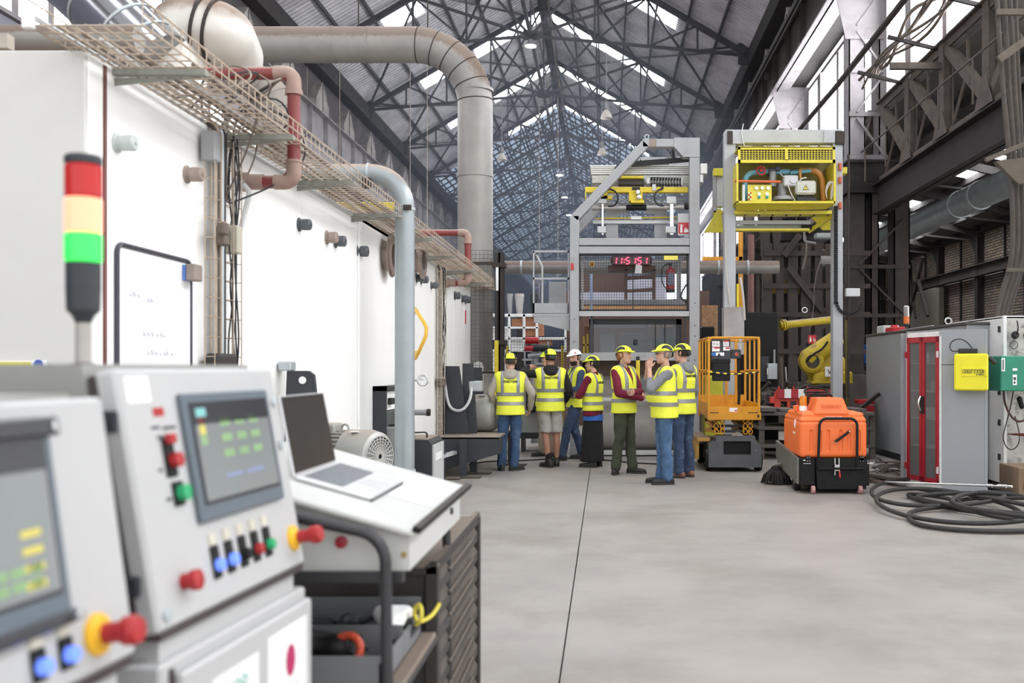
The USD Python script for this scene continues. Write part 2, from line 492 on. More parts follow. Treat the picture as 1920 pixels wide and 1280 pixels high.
ceiling.part('ridge_cable', MB().tube(spline([[RX - .5, 36, HRD - 1.0], [RX - .45, 48, HRD - 1.35], [RX - .5, 60, HRD - 1.0], [RX - .45, 72, HRD - 1.4], [RX - .5, 84, HRD - 1.0]], 30), .05, 6)
             .tube(spline([[RX + .4, 36, HRD - 1.6], [RX + .45, 50, HRD - 1.2], [RX + .4, 62, HRD - 1.7], [RX + .45, 80, HRD - 1.3]], 30), .06, 6), cable_dusty)

# roof trusses, one every bay
def truss_mb():
    parts = {}
    zn = 15.45 + EYE
    xa, xb = -13.4, 6.5
    top, tie, web = MB(), MB(), MB()
    for xe in (xa, xb):
        top.bar([RX, 0, roofz(RX) - .35], [xe, 0, roofz(xe) - .35], 0.22, 0.24)
        tie.bar([RX, 0, zn], [xe, 0, HE - .45], 0.12, 0.13)
        def on_top(t):
            x = RX + (xe - RX) * t
            return np.array([x, 0, roofz(x) - .35])
        def on_tie(t):
            return np.array([RX + (xe - RX) * t, 0, zn + (HE - .45 - zn) * t])
        for t in (0.3, 0.55, 0.78):
            web.bar(on_tie(t), on_top(t), 0.09, 0.09)
        web.bar(on_tie(0), on_top(0.3), 0.11, 0.11)
        web.bar(on_tie(0), on_top(0.55), 0.12, 0.12)
        web.bar(on_tie(0.3), on_top(0.55), 0.08, 0.08)
        web.bar(on_tie(0.3), on_top(0.0), 0.09, 0.09)
        web.bar(on_tie(0.55), on_top(0.78), 0.08, 0.08)
        web.bar(on_tie(0.78), on_top(0.95), 0.08, 0.08)
    web.bar([RX, 0, zn], [RX, 0, HRD - .4], 0.1, 0.1)
    gus = MB()
    gus.box([RX - .35, -.03, zn - .2], [RX + .35, .03, zn + .25])
    for xe in (xa, xb):
        gus.box([xe - .3, -.04, HE - .9], [xe + .3, .04, HE + .1])
    return top, tie, web, gus
ORD = ['first', 'second', 'third', 'fourth', 'fifth', 'sixth', 'seventh', 'eighth', 'ninth', 'tenth', 'eleventh', 'twelfth']
Y0T = 46.3
tr = Thing('roof_truss', 'dark riveted steel roof truss, nearest to the viewer of the row', 'roof truss', (0, Y0T, 0), group='roof trusses', local=True)
t_, i_, w_, g_ = truss_mb()
tr.part('rafter', t_, truss_steel, smooth=False); tr.part('tie_rod', i_, truss_steel, smooth=False)
tr.part('web_bracing', w_, truss_steel, smooth=False); tr.part('gusset_plate', g_, truss_steel, smooth=False)
tr.copy((0, Y0T - BAY, 0), label='dark steel roof truss closest overhead, mostly above the frame', group='roof trusses')
for k in range(1, 12):
    tr.copy((0, Y0T + BAY * k, 0), label=f'dark steel roof truss, {ORD[k]} of the row counted into the depth', group='roof trusses')
# plan bracing between purlins (thin crossing rods)
for side in (-1, 1):
    xe = XRE if side > 0 else XLE
    for k in range(4):
        y = Y0T + BAY * k
        mb = MB()
        for a, b in ((0.1, 0.5), (0.5, 0.95)):
            for p, q in ((a, b), (b, a)):
                x0, x1 = RX + (xe - RX) * p, RX + (xe - RX) * q
                mb.bar([x0, y, roofz(x0) - .3], [x1, y + BAY, roofz(x1) - .3], 0.09, 0.09)
        ceiling.part('wind_brace', mb, truss_steel, smooth=False)

# ---- side walls
win_m = emitter('window_daylight', (0.96, 0.97, 1.0), WINDOW)
def side_wall(name, X, s, y_near, win_bays, label):
    """s = +1 for the right side (inside lies towards smaller x)."""
    w = Thing(name, label, 'wall', (X, 0, 0), kind='structure')
    zg0, zg1 = 10.25 + EYE, 11.45 + EYE
    w.part('upper_sheeting', MB().box([X + s * .25, y_near, zg1], [X + s * .45, YEND, HE + .3]), wallpanel_m, smooth=False)
    w.part('eaves_beam', MB().box([X - s * .35, y_near, HE - 1.0], [X + s * .25, YEND, HE - .2]), steel_dark, smooth=False)
    for k, y in enumerate(np.arange(max(y_near, 31.5), 110, 4.95)):
        zt = HE - 1.4
        poly = [(0, 0), (2.1, 0), (2.1, zt - zg1 - 1.0), (1.05, zt - zg1), (0, zt - zg1 - 1.0)]
        if s > 0:
            w.part('pilaster', MB().prism(poly, [X + .25, y, zg1], (0, 1, 0), (0, 0, 1), -.42), pilaster_m, smooth=False)
        else:
            w.part('pilaster', MB().prism(poly, [X - .25, y, zg1], (0, 1, 0), (0, 0, 1), .42), pilaster_m, smooth=False)
        w.part('pilaster_joint', MB().box([X - s * .19, y + 1.03, zg1 + .05], [X - s * .17, y + 1.07, zt - .1]), steel_dark, smooth=False)
    return w
wr = side_wall('wall_right', 7.0, 1, -9.0, [], 'dark upper side wall with pointed pilasters above crane girder')
wl = side_wall('wall_left', -13.6, -1, -9.0, [], 'sheeted upper side wall with pointed pilasters, behind the white oven')
lower_m = mat('dim_wall_sheeting', (0.20, 0.20, 0.24), 0.8, 0.0, 0.2, 1.0)
wl.part('lower_sheeting', MB().box([-14.0, 40.0, 0], [-13.8, YEND, 10.2 + EYE]), lower_m, smooth=False)
wl.part('lower_sheeting', MB().box([-14.0, -9, 0], [-13.8, 40.0, 8.1 + EYE]), lower_m, smooth=False)
wl.part('lower_sheeting', MB().box([-14.0, -9, 10.0 + EYE], [-13.8, 40, 11.45 + EYE]), lower_m, smooth=False)
wr.part('lower_sheeting', MB().box([7.25, 77, 0], [7.4, YEND, 10.3 + EYE]), lower_m, smooth=False)
wr.part('lower_sheeting', MB().box([7.5, 53, 0], [7.6, 77, 6.85 + EYE]), steel_dark, smooth=False)
wend = Thing('wall_back', 'far pale end wall of the long hall', 'wall', (0, YEND, 0), kind='structure')
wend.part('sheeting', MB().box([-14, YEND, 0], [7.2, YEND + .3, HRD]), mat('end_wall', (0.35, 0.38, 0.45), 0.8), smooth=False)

# crane girders on both sides
def girder(X, s, label, y_near, web=girder_m):
    t = Thing('crane_girder', label, 'girder', (X, 60, 10.3 + EYE))
    z0, z1 = 10.1 + EYE, 11.5 + EYE
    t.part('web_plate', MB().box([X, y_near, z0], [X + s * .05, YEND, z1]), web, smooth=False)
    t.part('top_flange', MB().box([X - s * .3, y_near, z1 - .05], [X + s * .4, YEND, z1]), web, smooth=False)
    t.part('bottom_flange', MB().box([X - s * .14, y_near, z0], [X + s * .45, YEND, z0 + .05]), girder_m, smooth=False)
    t.part('soffit_plate', MB().box([X + s * .45, y_near, z0 + .15], [X + s * 1.1, YEND, z0 + .2]), steel_dark if s > 0 else girder_m, smooth=False)
    for y in np.arange(max(31, y_near), 100, 2.475):
        t.part('stiffener', MB().box([X - s * .2, y, z0], [X, y + .04, z1]), web, smooth=False)
    t.part('rail', MB().box([X - s * .05, y_near, z1], [X + s * .03, YEND, z1 + .12]), steel_dark, smooth=False)
    return t
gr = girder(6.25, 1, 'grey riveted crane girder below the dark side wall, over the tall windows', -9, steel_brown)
for k, (dx, dz) in enumerate(((-.36, 1.25), (-.4, 1.12), (-.44, .99), (-.4, .84))):
    gr.part('conductor_rail', MB().bar([6.25 + dx, 20, 10.1 + EYE + dz], [6.25 + dx, YEND, 10.1 + EYE + dz], 0.05, 0.08), steel_dark, smooth=False)
gr.part('rail_bracket', MB().box([5.9, 36.6, 10.6 + EYE], [6.25, 36.7, 11.5 + EYE]).box([5.9, 46.5, 10.6 + EYE], [6.25, 46.6, 11.5 + EYE]).box([5.9, 56.4, 10.6 + EYE], [6.25, 56.5, 11.5 + EYE]), steel_dark, smooth=False)
gl = girder(-12.95, -1, 'pale crane girder below pointed pilasters, on the side of the white oven', -9)
gl.part('web_cover', MB().box([-12.98, 30, 9.0 + EYE], [-12.9, YEND, 10.1 + EYE]), girder_m, smooth=False)

# windows between the columns, right side (and a few on the left side near the oven)
def window_bay(n, X, s, y0, y1, z0, z1, npan):
    t = Thing(f'window_{n}', 'tall frosted clerestory window bay with steel mullions', 'window', (X, y0, z0), kind='structure')
    fr = MB()
    fr.box([X - .12, y0, z0 - .1], [X + .12, y1, z0]).box([X - .12, y0, z1], [X + .12, y1, z1 + .12])
    t.part('window_frame', fr, girder_m, smooth=False)
    for k in range(npan + 1):
        y = y0 + (y1 - y0) * k / npan
        big = k % 3 == 0
        t.part('mullion', MB().box([X - (.2 if big else .1), y - (.22 if big else .13), z0], [X + .07, y + (.22 if big else .13), z1]), girder_m, smooth=False)
    for k in range(npan):
        a, b = y0 + (y1 - y0) * k / npan + .1, y0 + (y1 - y0) * (k + 1) / npan - .1
        t.part('window_pane', MB().box([X + s * .0, a, z0 + .02], [X + s * .02, b, z1 - .02]), win_m, smooth=False)
COLY = [26.5 + 9.9 * k for k in range(-3, 6)]
for n, y in enumerate(COLY[:-1]):
    window_bay(n + 1, 7.45, 1, y + .4, y + 9.5, 6.9 + EYE, 9.95 + EYE, 4)
for n, y in enumerate([-3.0, 6.9, 16.8, 26.7]):
    window_bay(n + 20, -13.85, -1, y + .4, y + 9.5, 8.25 + EYE, 9.8 + EYE, 6)

# lattice columns on the right
def column(y, label, full):
    t = Thing('lattice_column', label, 'steel column', (6.5, y, 0), group='lattice columns')
    zc = 5.15 + EYE
    def leg(x0, x1, z0, z1, m):
        return MB().box([x0, y, z0], [x1, y + .04, z1]).box([x0, y + .56, z0], [x1, y + .6, z1]).box([x0, y, z0], [x0 + .03, y + .6, z1]).box([x1 - .03, y, z0], [x1, y + .6, z1])
    for x0, x1 in ((6.5, 6.95), (7.08, 7.30), (7.70, 8.12)):
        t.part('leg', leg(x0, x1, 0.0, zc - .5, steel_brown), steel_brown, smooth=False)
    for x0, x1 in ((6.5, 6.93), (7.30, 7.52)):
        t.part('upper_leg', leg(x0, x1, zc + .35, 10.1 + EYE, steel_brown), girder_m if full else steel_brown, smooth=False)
    t.part('cap_beam', MB().box([6.45, y - .06, zc - .5], [8.16, y + .66, zc + .35]).box([6.4, y - .14, zc + .3], [8.2, y + .74, zc + .36]).box([6.4, y - .14, zc - .5], [8.2, y + .74, zc - .44]), steel_dark, smooth=False)
    rv = MB()
    for zz in (zc - .35, zc - .2, zc + .0, zc + .2):
        for xx in np.arange(6.6, 8.1, .13):
            rv.box([xx, y - .075, zz], [xx + .03, y - .06, zz + .03])
    t.part('rivet_field', rv, steel_dark, smooth=False, kind='stuff')
    for k, z in enumerate(np.arange(.3, zc - 1.4, 1.3)):
        t.part('tie_plate', MB().box([6.5, y - .04, z], [8.12, y - .0, z + .1]), steel_brown, smooth=False)
        a, b = (6.75, 7.95) if k % 2 else (7.95, 6.75)
        t.part('lacing_bar', MB().bar([a, y - .03, z + .1], [b, y - .03, z + 1.3], 0.05, 0.11, up=(0, 1, 0)), steel_brown, smooth=False)
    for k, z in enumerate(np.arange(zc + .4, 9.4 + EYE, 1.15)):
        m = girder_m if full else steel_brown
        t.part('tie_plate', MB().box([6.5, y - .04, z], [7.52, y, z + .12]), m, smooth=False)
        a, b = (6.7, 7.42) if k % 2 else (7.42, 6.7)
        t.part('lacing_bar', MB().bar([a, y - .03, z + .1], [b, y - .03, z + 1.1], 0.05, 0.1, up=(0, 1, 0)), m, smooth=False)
    t.part('head_plate', MB().prism([(0, 0), (1.25, 0), (1.25, 1.5), (-.25, 1.5), (-.25, 1.1)], [6.4, y - .05, 8.75 + EYE], (1, 0, 0), (0, 0, 1), -.04), girder_m, smooth=False)
    return t
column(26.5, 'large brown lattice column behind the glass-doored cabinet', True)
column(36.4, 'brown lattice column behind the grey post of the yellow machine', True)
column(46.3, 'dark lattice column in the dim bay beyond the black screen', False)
column(56.2, 'dark lattice column farthest along the window side', False)

# portal trusses that carry the windows between the columns
def portal(y0, y1, label):
    X = 7.35
    t = Thing('lattice_girder', label, 'lattice girder', (X, y0, 4.97 + EYE), group='lattice girders')
    zt, zb = 7.0 + EYE, 4.97 + EYE
    t.part('top_chord', MB().bar([X, y0, zt], [X, y1, zt], .34, .04).bar([X - .06, y0, zt - .1], [X - .06, y1, zt - .1], .03, .18).bar([X + .06, y0, zt - .1], [X + .06, y1, zt - .1], .03, .18), girder_brown, smooth=False)
    t.part('bottom_chord', MB().bar([X - .06, y0, zb], [X - .06, y1, zb], .03, .2).bar([X + .06, y0, zb], [X + .06, y1, zb], .03, .2).bar([X, y0, zb - .1], [X, y1, zb - .1], .4, .04), girder_brown, smooth=False)
    t.part('deep_beam', MB().ibeam([X - .1, y0, zb - .52], [X - .1, y1, zb - .52], .78, .36, .03), steel_dark, smooth=False)
    n = max(3, int(round((y1 - y0) / 2.6)))
    ys_ = [y1 + (y0 - y1) * k / n for k in range(n + 1)]
    for k in range(1, n):
        t.part('post', MB().bar([X - .1, ys_[k], zb], [X - .1, ys_[k], zt], .03, .28, up=(0, 1, 0)).bar([X + .1, ys_[k], zb], [X + .1, ys_[k], zt], .03, .28, up=(0, 1, 0)).bar([X, ys_[k] - .05, zb], [X, ys_[k] - .05, zt], .2, .03, up=(0, 1, 0)), girder_brown, smooth=False)
        t.part('gusset', MB().prism([(-.45, 0), (.45, 0), (.12, .55), (-.12, .55)], [X - .13, ys_[k], zb], (0, 1, 0), (0, 0, 1), -.02), girder_brown, smooth=False)
    for k in range(n):
        if k < 3:
            a, b = ys_[k], ys_[k + 1]
        else:
            a, b = ys_[k + 1], ys_[k]
        for o in (0,):
            t.part('diagonal', MB().bar([X + o, a, zt - .05], [X + o, b, zb + .1], .18, .22, up=(0, 0, 1)), girder_brown, smooth=False)
        t.part('strut', MB().bar([X + .02, (a + b) / 2, (zt + zb) / 2], [X + .02, (a + b) / 2, zt], .05, .07, up=(0, 1, 0)).bar([X, (a + b) / 2, (zt + zb) / 2], [X, a + (b - a) * .1, zb], .04, .06), girder_brown, smooth=False)
    t.part('cross_arm', MB().bar([X - .1, ys_[2], zt - .5], [X - 1.2, ys_[2], zt - .5], .12, .14), girder_brown, smooth=False)
    t.part('handrail', MB().tube([[X - .55, y0, zb + .75], [X - .55, y1, zb + .75]], .022, 8), girder_brown)
    for y in np.arange(y0 + .6, y1, 1.9):
        t.part('handrail_post', MB().tube([[X - .55, y, zb - .1], [X - .55, y, zb + .75]], .022, 6), girder_brown)
    return t
portal(14.0, 26.4, 'brown lattice girder climbing over the cabinets, with a thin handrail')
portal(27.1, 36.3, 'dark lattice girder between the two brown lattice columns')
portal(37.0, 46.2, 'dark lattice girder deeper in the dim side of the hall')

# cable runs along the top of the near portal girder
loom = Thing('cable_loom', 'loose bundle of dusty power cables sagging along the lattice girder before the windows', 'cables', (6.9, 20, 7.0 + EYE))
for k in range(8):
    r = RNG.uniform(.02, .045)
    pts = []
    for y in np.linspace(25.6, 13.2, 7):
        pts.append([6.75 + RNG.uniform(-.25, .25), y, 7.3 + EYE + RNG.uniform(-.12, .30) + (.1 if k > 4 else 0)])
    loom.part('cable', MB().tube(spline(pts, 36), r, 8), cable_dusty)
for y in (24.4, 21.8, 19.2):
    loom.part('hanger_bar', MB().bar([6.2, y, 7.25 + EYE], [7.3, y, 6.98 + EYE], .06, .08), steel_dark, smooth=False)
single('conduit_pipe', MB().tube([[6.1, 36, 7.5 + EYE], [6.1, 26, 7.42 + EYE], [6.1, 20, 7.5 + EYE], [6.1, 13, 7.45 + EYE]], .07, 10), steel_brown, 'thick dark conduit climbing past the tall bright windows', 'pipe')

# ---- side aisle beyond the columns: brick wall, low roof
brick_nodes = {'geo': ('geometry', {}), 'sx': ('separate_xyz', {}), 'cx': ('combine_xyz', {}),
               'b': ('brick_texture', {'color1': (0.31, 0.23, 0.17), 'color2': (0.50, 0.38, 0.29), 'mortar': (0.05, 0.042, 0.035), 'scale': 1.0, 'brick_width': 0.30, 'row_height': 0.10, 'mortar_size': 0.018, 'bias': -.1}),
               'n': ('noise_texture', {'scale': 6.0, 'detail': 6.0}), 'm': ('mix', {'mix_type': 'multiply', 'fac': 0.65}),
               'p': ('principled_bsdf', {'roughness': 0.9}), 'bp': ('bump', {'strength': 0.6, 'distance': 0.03, 'invert': True})}
brick_m = usdkit.material(stage, '/World/Looks/old_brick', brick_nodes,
    [('geo.position', 'sx.vector'), ('sx.y', 'cx.x'), ('sx.z', 'cx.y'), ('cx.vector', 'b.vector'), ('geo.position', 'n.vector'), ('b.color', 'm.color1'), ('n.color', 'm.color2'),
     ('m.color', 'p.base_color'), ('b.fac', 'bp.height'), ('bp.normal', 'p.normal')], surface='p.BSDF')
wa = Thing('wall_aisle', 'rough brick infill wall of the dim side aisle with dark steel frame', 'wall', (14, 36, 0), kind='structure')
zt = 5.1 + EYE
for k in range(7):
    y = 24.0 + 4.3 * k
    wa.part('brick_panel', MB().box([14.0, y + .2, 3.8 + EYE], [14.25, y + 4.1, zt - .1]), brick_m, smooth=False)
    wa.part('brick_panel', MB().box([14.0, y + .2, 0], [14.25, y + 4.1, 3.4 + EYE]), brick_m, smooth=False)
    wa.part('frame_post', MB().ibeam([13.9, y, 0], [13.9, y, zt + .4], .3, .24, .03, up=(1, 0, 0)), steel_dark, smooth=False)
    wa.part('thin_post', MB().box([13.93, y + 2.12, 0], [14.0, y + 2.2, zt]), steel_dark, smooth=False)
    wa.part('knee_brace', MB().prism([(0, 0), (.9, .0), (0, -1.0)], [13.8, y, zt - .1], (0, 1, 0), (0, 0, 1), .05), steel_dark, smooth=False)
wa.part('frame_rail', MB().ibeam([13.8, 20, 3.6 + EYE], [13.8, 55, 3.6 + EYE], .42, .3, .03), steel_brown, smooth=False)
wa.part('eaves_rail', MB().ibeam([13.85, 20, zt + .15], [13.85, 55, zt + .15], .5, .3, .03), steel_dark, smooth=False)
wa.part('plinth_board', MB().box([13.6, 40.5, .2], [13.8, 44.6, 3.3 + EYE]), mat('grey_boards', (0.16, 0.14, 0.11), 0.9), smooth=False)
wa.part('gable_sheet', MB().box([7.6, 55.0, 0], [14.2, 55.2, 9.0]), steel_dark, smooth=False)
ar = Thing('ceiling_aisle', 'low dark sheet roof over the side aisle with bright clear sheets', 'roof', (11, 36, 6.9), kind='structure')
def az(x):
    return 5.25 + EYE + (14.0 - x) * .22
aisle_sheet = mat('aisle_sheeting', (0.11, 0.10, 0.095), 0.8, 0.0, 0.3, 0.8)
aisle_light = emitter('aisle_roof_light', (0.95, 0.97, 1.0), 24.0)
rows = [(14.3, 12.75), (12.75, 11.85), (11.85, 11.4), (11.4, 10.6), (10.6, 7.4)]
clear_y = [(22.5, 23.6), (27.0, 28.1), (29.7, 30.8), (35.2, 36.4), (40.2, 41.3), (45.2, 46.3)]
cuts = [18.0] + [y for p in clear_y for y in p] + [56.0]
for ri, (xa_, xb_) in enumerate(rows):
    segs = list(zip(cuts[:-1], cuts[1:]))
    for si, (a, b) in enumerate(segs):
        lit = ri in (1, 3) and si % 2 == 1
        if not lit and ri not in (1, 3):
            if si:
                continue
            a, b = cuts[0], cuts[-1]
        v = np.array([[xa_, a, az(xa_)], [xb_, a, az(xb_)], [xb_, b, az(xb_)], [xa_, b, az(xa_)]])
        if lit:
            ar.part('skylight_pane', MB().raw(np.vstack([v, v + [0, 0, .03]]), [[0, 1, 2, 3], [4, 7, 6, 5], [0, 4, 5, 1], [1, 5, 6, 2], [2, 6, 7, 3], [3, 7, 4, 0]]), aisle_light, smooth=False)
        else:
            ar.part('roof_sheet', MB().raw(np.vstack([v, v + [0, 0, .03]]), [[0, 1, 2, 3], [4, 7, 6, 5], [0, 4, 5, 1], [1, 5, 6, 2], [2, 6, 7, 3], [3, 7, 4, 0]]), aisle_sheet, smooth=False)
for x in (8.6, 9.9, 11.2, 12.9):
    ar.part('purlin', MB().bar([x, 18, az(x) - .1], [x, 56, az(x) - .1], .08, .18), steel_dark, smooth=False)
for y in (24, 28.3, 32.6, 36.9, 41.2, 45.5):
    ar.part('rafter', MB().bar([14, y, az(14) - .3], [7.6, y, az(7.6) - .3], .12, .22).bar([14, y, az(14) - .55], [8.2, y, az(11) - .6], .06, .06), steel_dark, smooth=False)
dm = mat('aisle_duct', (0.40, 0.45, 0.46), 0.35, 0.4, 0.2, 3.0, dust=(0.16, 0.13, 0.11), dustat=(0.55, .9))
d2 = Thing('ventilation_duct', 'steel blue round duct running under the low side aisle roof', 'duct', (9.3, 30, 5.5))
d2.part('pipe', MB().tube([[9.3, 16.5, 4.28 + EYE], [9.3, 42, 4.28 + EYE]], .34, 28), dm)
for y in (21.5, 24.6, 26.0, 31.0, 35.0):
    d2.part('flange', MB().tube([[9.3, y, 4.28 + EYE], [9.3, y + .05, 4.28 + EYE]], .365, 28), galv)

# ---- thin haze hanging in the far bays
haze_m = usdkit.material(stage, '/World/Looks/roof_haze', {'v': ('principled_volume', {'color': (0.72, 0.80, 1.0), 'density': HAZE, 'anisotropy': 0.2})}, [], volume='v.volume')
single('roof_haze', MB().box([-13.3, 37.0, 3.0], [5.7, 186.0, 16.2 + EYE]), haze_m, 'thin bluish haze hanging under the far roof of the hall', 'haze', smooth=False, kind='stuff')

# ---- lamps in the roof
led_m = emitter('lamp_diffuser', (0.95, 1.0, 0.88), 25.0)
lamp_body = mat('lamp_body', (0.25, 0.25, 0.25), 0.5, 0.4)
ll = None
for k in range(4):
    Y = (Y0T, Y0T + 3 * BAY, Y0T + 4 * BAY, Y0T + 5 * BAY)[k]
    p = np.array([RX, Y, 15.0 + EYE - (.05 if k == 0 else .3)])
    lab = f'round white high bay lamp hanging under the ridge, {ORD[k]} along the row'
    if ll is None:
        ll = Thing('high_bay_lamp', lab, 'lamp', p, group='high bay lamps under the ridge', local=True)
        ll.part('housing', MB().lathe([(0, .35), (.12, .33), (.16, .12), (.27, .08), (.27, .02)], n=20), lamp_body)
        ll.part('diffuser', MB().lathe([(.0, .0), (.25, .0), (.26, .03)], n=20), led_m)
        ll.part('hanger_rod', MB().tube([[0, 0, .3], [0, 0, .75]], .02, 6), lamp_body)
    else:
        ll.copy(p, label=lab)
bell = mat('bell_glass', (0.62, 0.56, 0.50), 0.35, 0.0, 0.2, 6.0, trans=0.15)
for u, v, Y, lab in ((1137, 222, Y0T, 'dusty bell lamp highest in the roof, over the grey frame'), (1129, 290, Y0T + BAY, 'dusty bell lamp hung low near the slanted grey beam'), (941, 300, Y0T + BAY, 'dusty bell lamp beside the tall grey duct')):
    p = P(u, v, Y)
    t = Thing('bell_lamp', lab, 'lamp', p, local=True)
    zt_ = 15.45 + EYE - abs(p[0] - RX) * .09 - p[2]
    t.part('reflector', MB().lathe([(.0, .42), (.08, .4), (.16, .3), (.26, .12), (.29, 0), (.27, 0), (.14, .28)], n=20), bell)
    t.part('gear_box', MB().lathe([(.0, .75), (.1, .74), (.12, .45), (.06, .40)], n=16), lamp_body)
    t.part('hanger_rod', MB().tube([[0, 0, .7], [0, 0, zt_]], .025, 6), lamp_body)
for k, (u, v0, v1, Y, lab) in enumerate(((801, 20, 470, 46.3, 'thin wire hanging beside the grey elbow pipe'), (769, 120, 480, 46.3, 'thin wire hanging close to the tall duct'), (1011, 270, 560, 56.2, 'thin pull cord hanging above the caged walkway'),
                                   (1046, 300, 520, 56.2, 'reddish pull cord hanging close to the grey frame'), (637, 130, 330, 46.3, 'thin wire hanging by the crane girder'), (576, 150, 300, 46.3, 'thin wire hanging behind the red pipe'))):
    b = P(u, v1, Y)
    xe_ = -13.4 if b[0] < RX else 6.5
    tt_ = (b[0] - RX) / (xe_ - RX)
    single('hanging_wire', MB().tube([[b[0], Y, 15.45 + EYE + (HE - .45 - 15.45 - EYE) * tt_], b], .014, 5), wire_dusty, lab, 'wire')
# ================================================================== the white oven and everything fixed to it
OX = -2.45                      # its long face
def oy(u):
    """Depth of the point of the oven's long face seen at photo column u."""
    return OX * F / (u - 1134)
def ov(u, v):
    y = oy(u)
    return np.array([OX, y, EYE - (v - 690) * y / F])
ZT = 3.05
oven = Thing('industrial_oven', 'long white enamelled industrial oven with flush side panels and a brown seam', 'oven', (-4.2, 4.72, 0))
panel_y = [4.72, 4.87, 6.2, 8.0, 9.85, 11.75, 14.25, 16.2, 18.15]
for i, (a, b) in enumerate(zip(panel_y[:-1], panel_y[1:])):
    proud = 0.05 if i in (4,) else 0.0
    oven.part('side_panel', MB().box([OX - .12, a + .004, .1], [OX + proud * .4, b - .004, ZT], .006), white_paint, smooth=False)
oven.part('corner_seam', MB().box([OX - .1, 4.862, .1], [OX + .006, 4.888, ZT - .02]), mat('seam_brown', (.16, .06, .05), .6), smooth=False)
oven.part('end_panel', MB().box([-6.4, 4.70, .1], [OX - .004, 4.82, ZT], .006), mat('shaded_end_enamel', (0.66, 0.65, 0.615), .4, var=.03, scale=1.0), smooth=False)  # the white enamel toned down for the weaker light on this end
oven.part('roof_panel', MB().box([-6.4, 4.8, ZT - .1], [OX - .1, 18.1, ZT - .01]), mat('oven_roof', (.6, .56, .5), .6, var=.2, dust=DUST), smooth=False)
oven.part('back_end_panel', MB().box([-6.4, 18.05, .1], [OX - .1, 18.14, ZT - .02]), white_paint, smooth=False)
oven.part('plinth', MB().box([-6.3, 4.8, 0], [OX - .1, 18.0, .12]), gray_dark, smooth=False)
oven.part('top_trim', MB().box([OX - .02, 6.5, ZT - .035], [OX + .02, 18.1, ZT - .005]), gray_light, smooth=False)
sm = mat('pale_sensor', (.55, .60, .58), .4)
sd = mat('dark_sensor', (.09, .10, .11), .45)
sbr = mat('brown_sensor', (.32, .25, .21), .5)
for u, v, r, m in ((218, 268, .04, sm), (349, 327, .042, sbr), (560, 421, .045, sd), (612, 445, .05, sbr), (628, 452, .05, sd), (672, 471, .055, sd),
                   (781, 521, .05, sd), (789, 524, .05, sd), (808, 535, .045, sd), (852, 554, .06, sd), (866, 560, .06, sd), (872, 562, .06, sd)):
    p = ov(u, v)
    mb = MB().lathe([(r * 1.25, 0), (r * 1.25, .01), (r * .92, .013), (r * .92, .03), (r, .034), (r, .088), (r * .8, .098), (.001, .098)], p, (1, 0, 0), 20)
    mb.lathe([(r * .28, .097), (r * .28, .104), (.001, .104)], p, (1, 0, 0), 10)
    oven.part('probe_cap', mb, m)
# round flange of the burner port
p = ov(716, 479)
oven.part('burner_port', MB().lathe([(.16, 0), (.16, .10), (.22, .10), (.22, .135), (.13, .135), (.13, .05), (.001, .05)], p, (1, 0, 0), 28)
          .lathe([(.24, .10), (.24, .115), (.20, .115)], p, (1, 0, 0), 28), mat('burner_steel', (.30, .24, .21), .4, .7))
oven.part('burner_port', MB().lathe([(.16, 0), (.16, .10), (.24, .10), (.24, .135), (.13, .135), (.13, .05), (.001, .05)], ov(775, 487), (1, 0, 0), 28), mat('burner_steel', (.3, .24, .21)))
rs = MB()
q = ov(714, 497)
for k in range(7):
    z1 = q[2] - .05
    y = q[1] - .13 + k * .045
    rs.box([OX, y, z1 - .22 - .10 * abs(math.sin(k * 2.1))], [OX + .003, y + .04, z1 + .03])
oven.part('scorch_flake', rs, mat('scorched_paint', (.52, .40, .37), .8), smooth=False, kind='stuff')
# small red notice near the far end
p = ov(872, 620)
oven.part('red_notice', MB().box([OX, p[1] - .12, p[2] - .12], [OX + .006, p[1] + .12, p[2] + .4]), label_white, smooth=False)
oven.part('red_print', MB().box([OX + .006, p[1] - .07, p[2] + .12], [OX + .008, p[1] + .07, p[2] + .36], .0), red_paint, smooth=False)

# whiteboard with black rounded frame
wb0, wb1 = oy(213), oy(355)
zb0, zb1 = 1.0, 2.175
wbt = Thing('whiteboard', 'white magnetic board with thin black rounded frame on the oven side', 'whiteboard', (OX, (wb0 + wb1) / 2, zb0))
wbt.part('board', MB().box([OX + .004, wb0 + .02, zb0 + .02], [OX + .014, wb1 - .02, zb1 - .02]), mat('board_white', (.88, .88, .88), .25, var=.01), smooth=False)
fp = bend([[OX + .012, (wb0 + wb1) / 2, zb0], [OX + .012, wb0 + .012, zb0], [OX + .012, wb0 + .012, zb1], [OX + .012, wb1 - .012, zb1], [OX + .012, wb1 - .012, zb0], [OX + .012, (wb0 + wb1) / 2 + .001, zb0]], .05, 5)
wbt.part('frame', MB().tube(fp, .012, 8), mat('board_frame', (.05, .045, .06), .4))
scr = MB()
r2 = np.random.default_rng(3)
for zz, y0, y1 in ((1.92, 5.1, 5.2), (1.9, 5.3, 5.35), (1.72, 5.25, 5.5), (1.62, 5.3, 5.6), (1.5, 5.2, 5.3), (1.38, 5.35, 5.5), (1.3, 5.1, 5.55), (1.22, 5.15, 5.4), (1.08, 5.45, 5.7)):
    y = y0
    while y < y1:
        h = r2.uniform(.012, .03)
        scr.tube(spline([[OX + .0155, y, zz], [OX + .0155, y + .01, zz + h], [OX + .0155, y + .02, zz], [OX + .0155, y + .028, zz + h * .6]], 8), .0012, 4)
        y += r2.uniform(.032, .06)
wbt.part('marker_scribble', scr, mat('marker_grey', (.45, .47, .55), .6), kind='stuff')
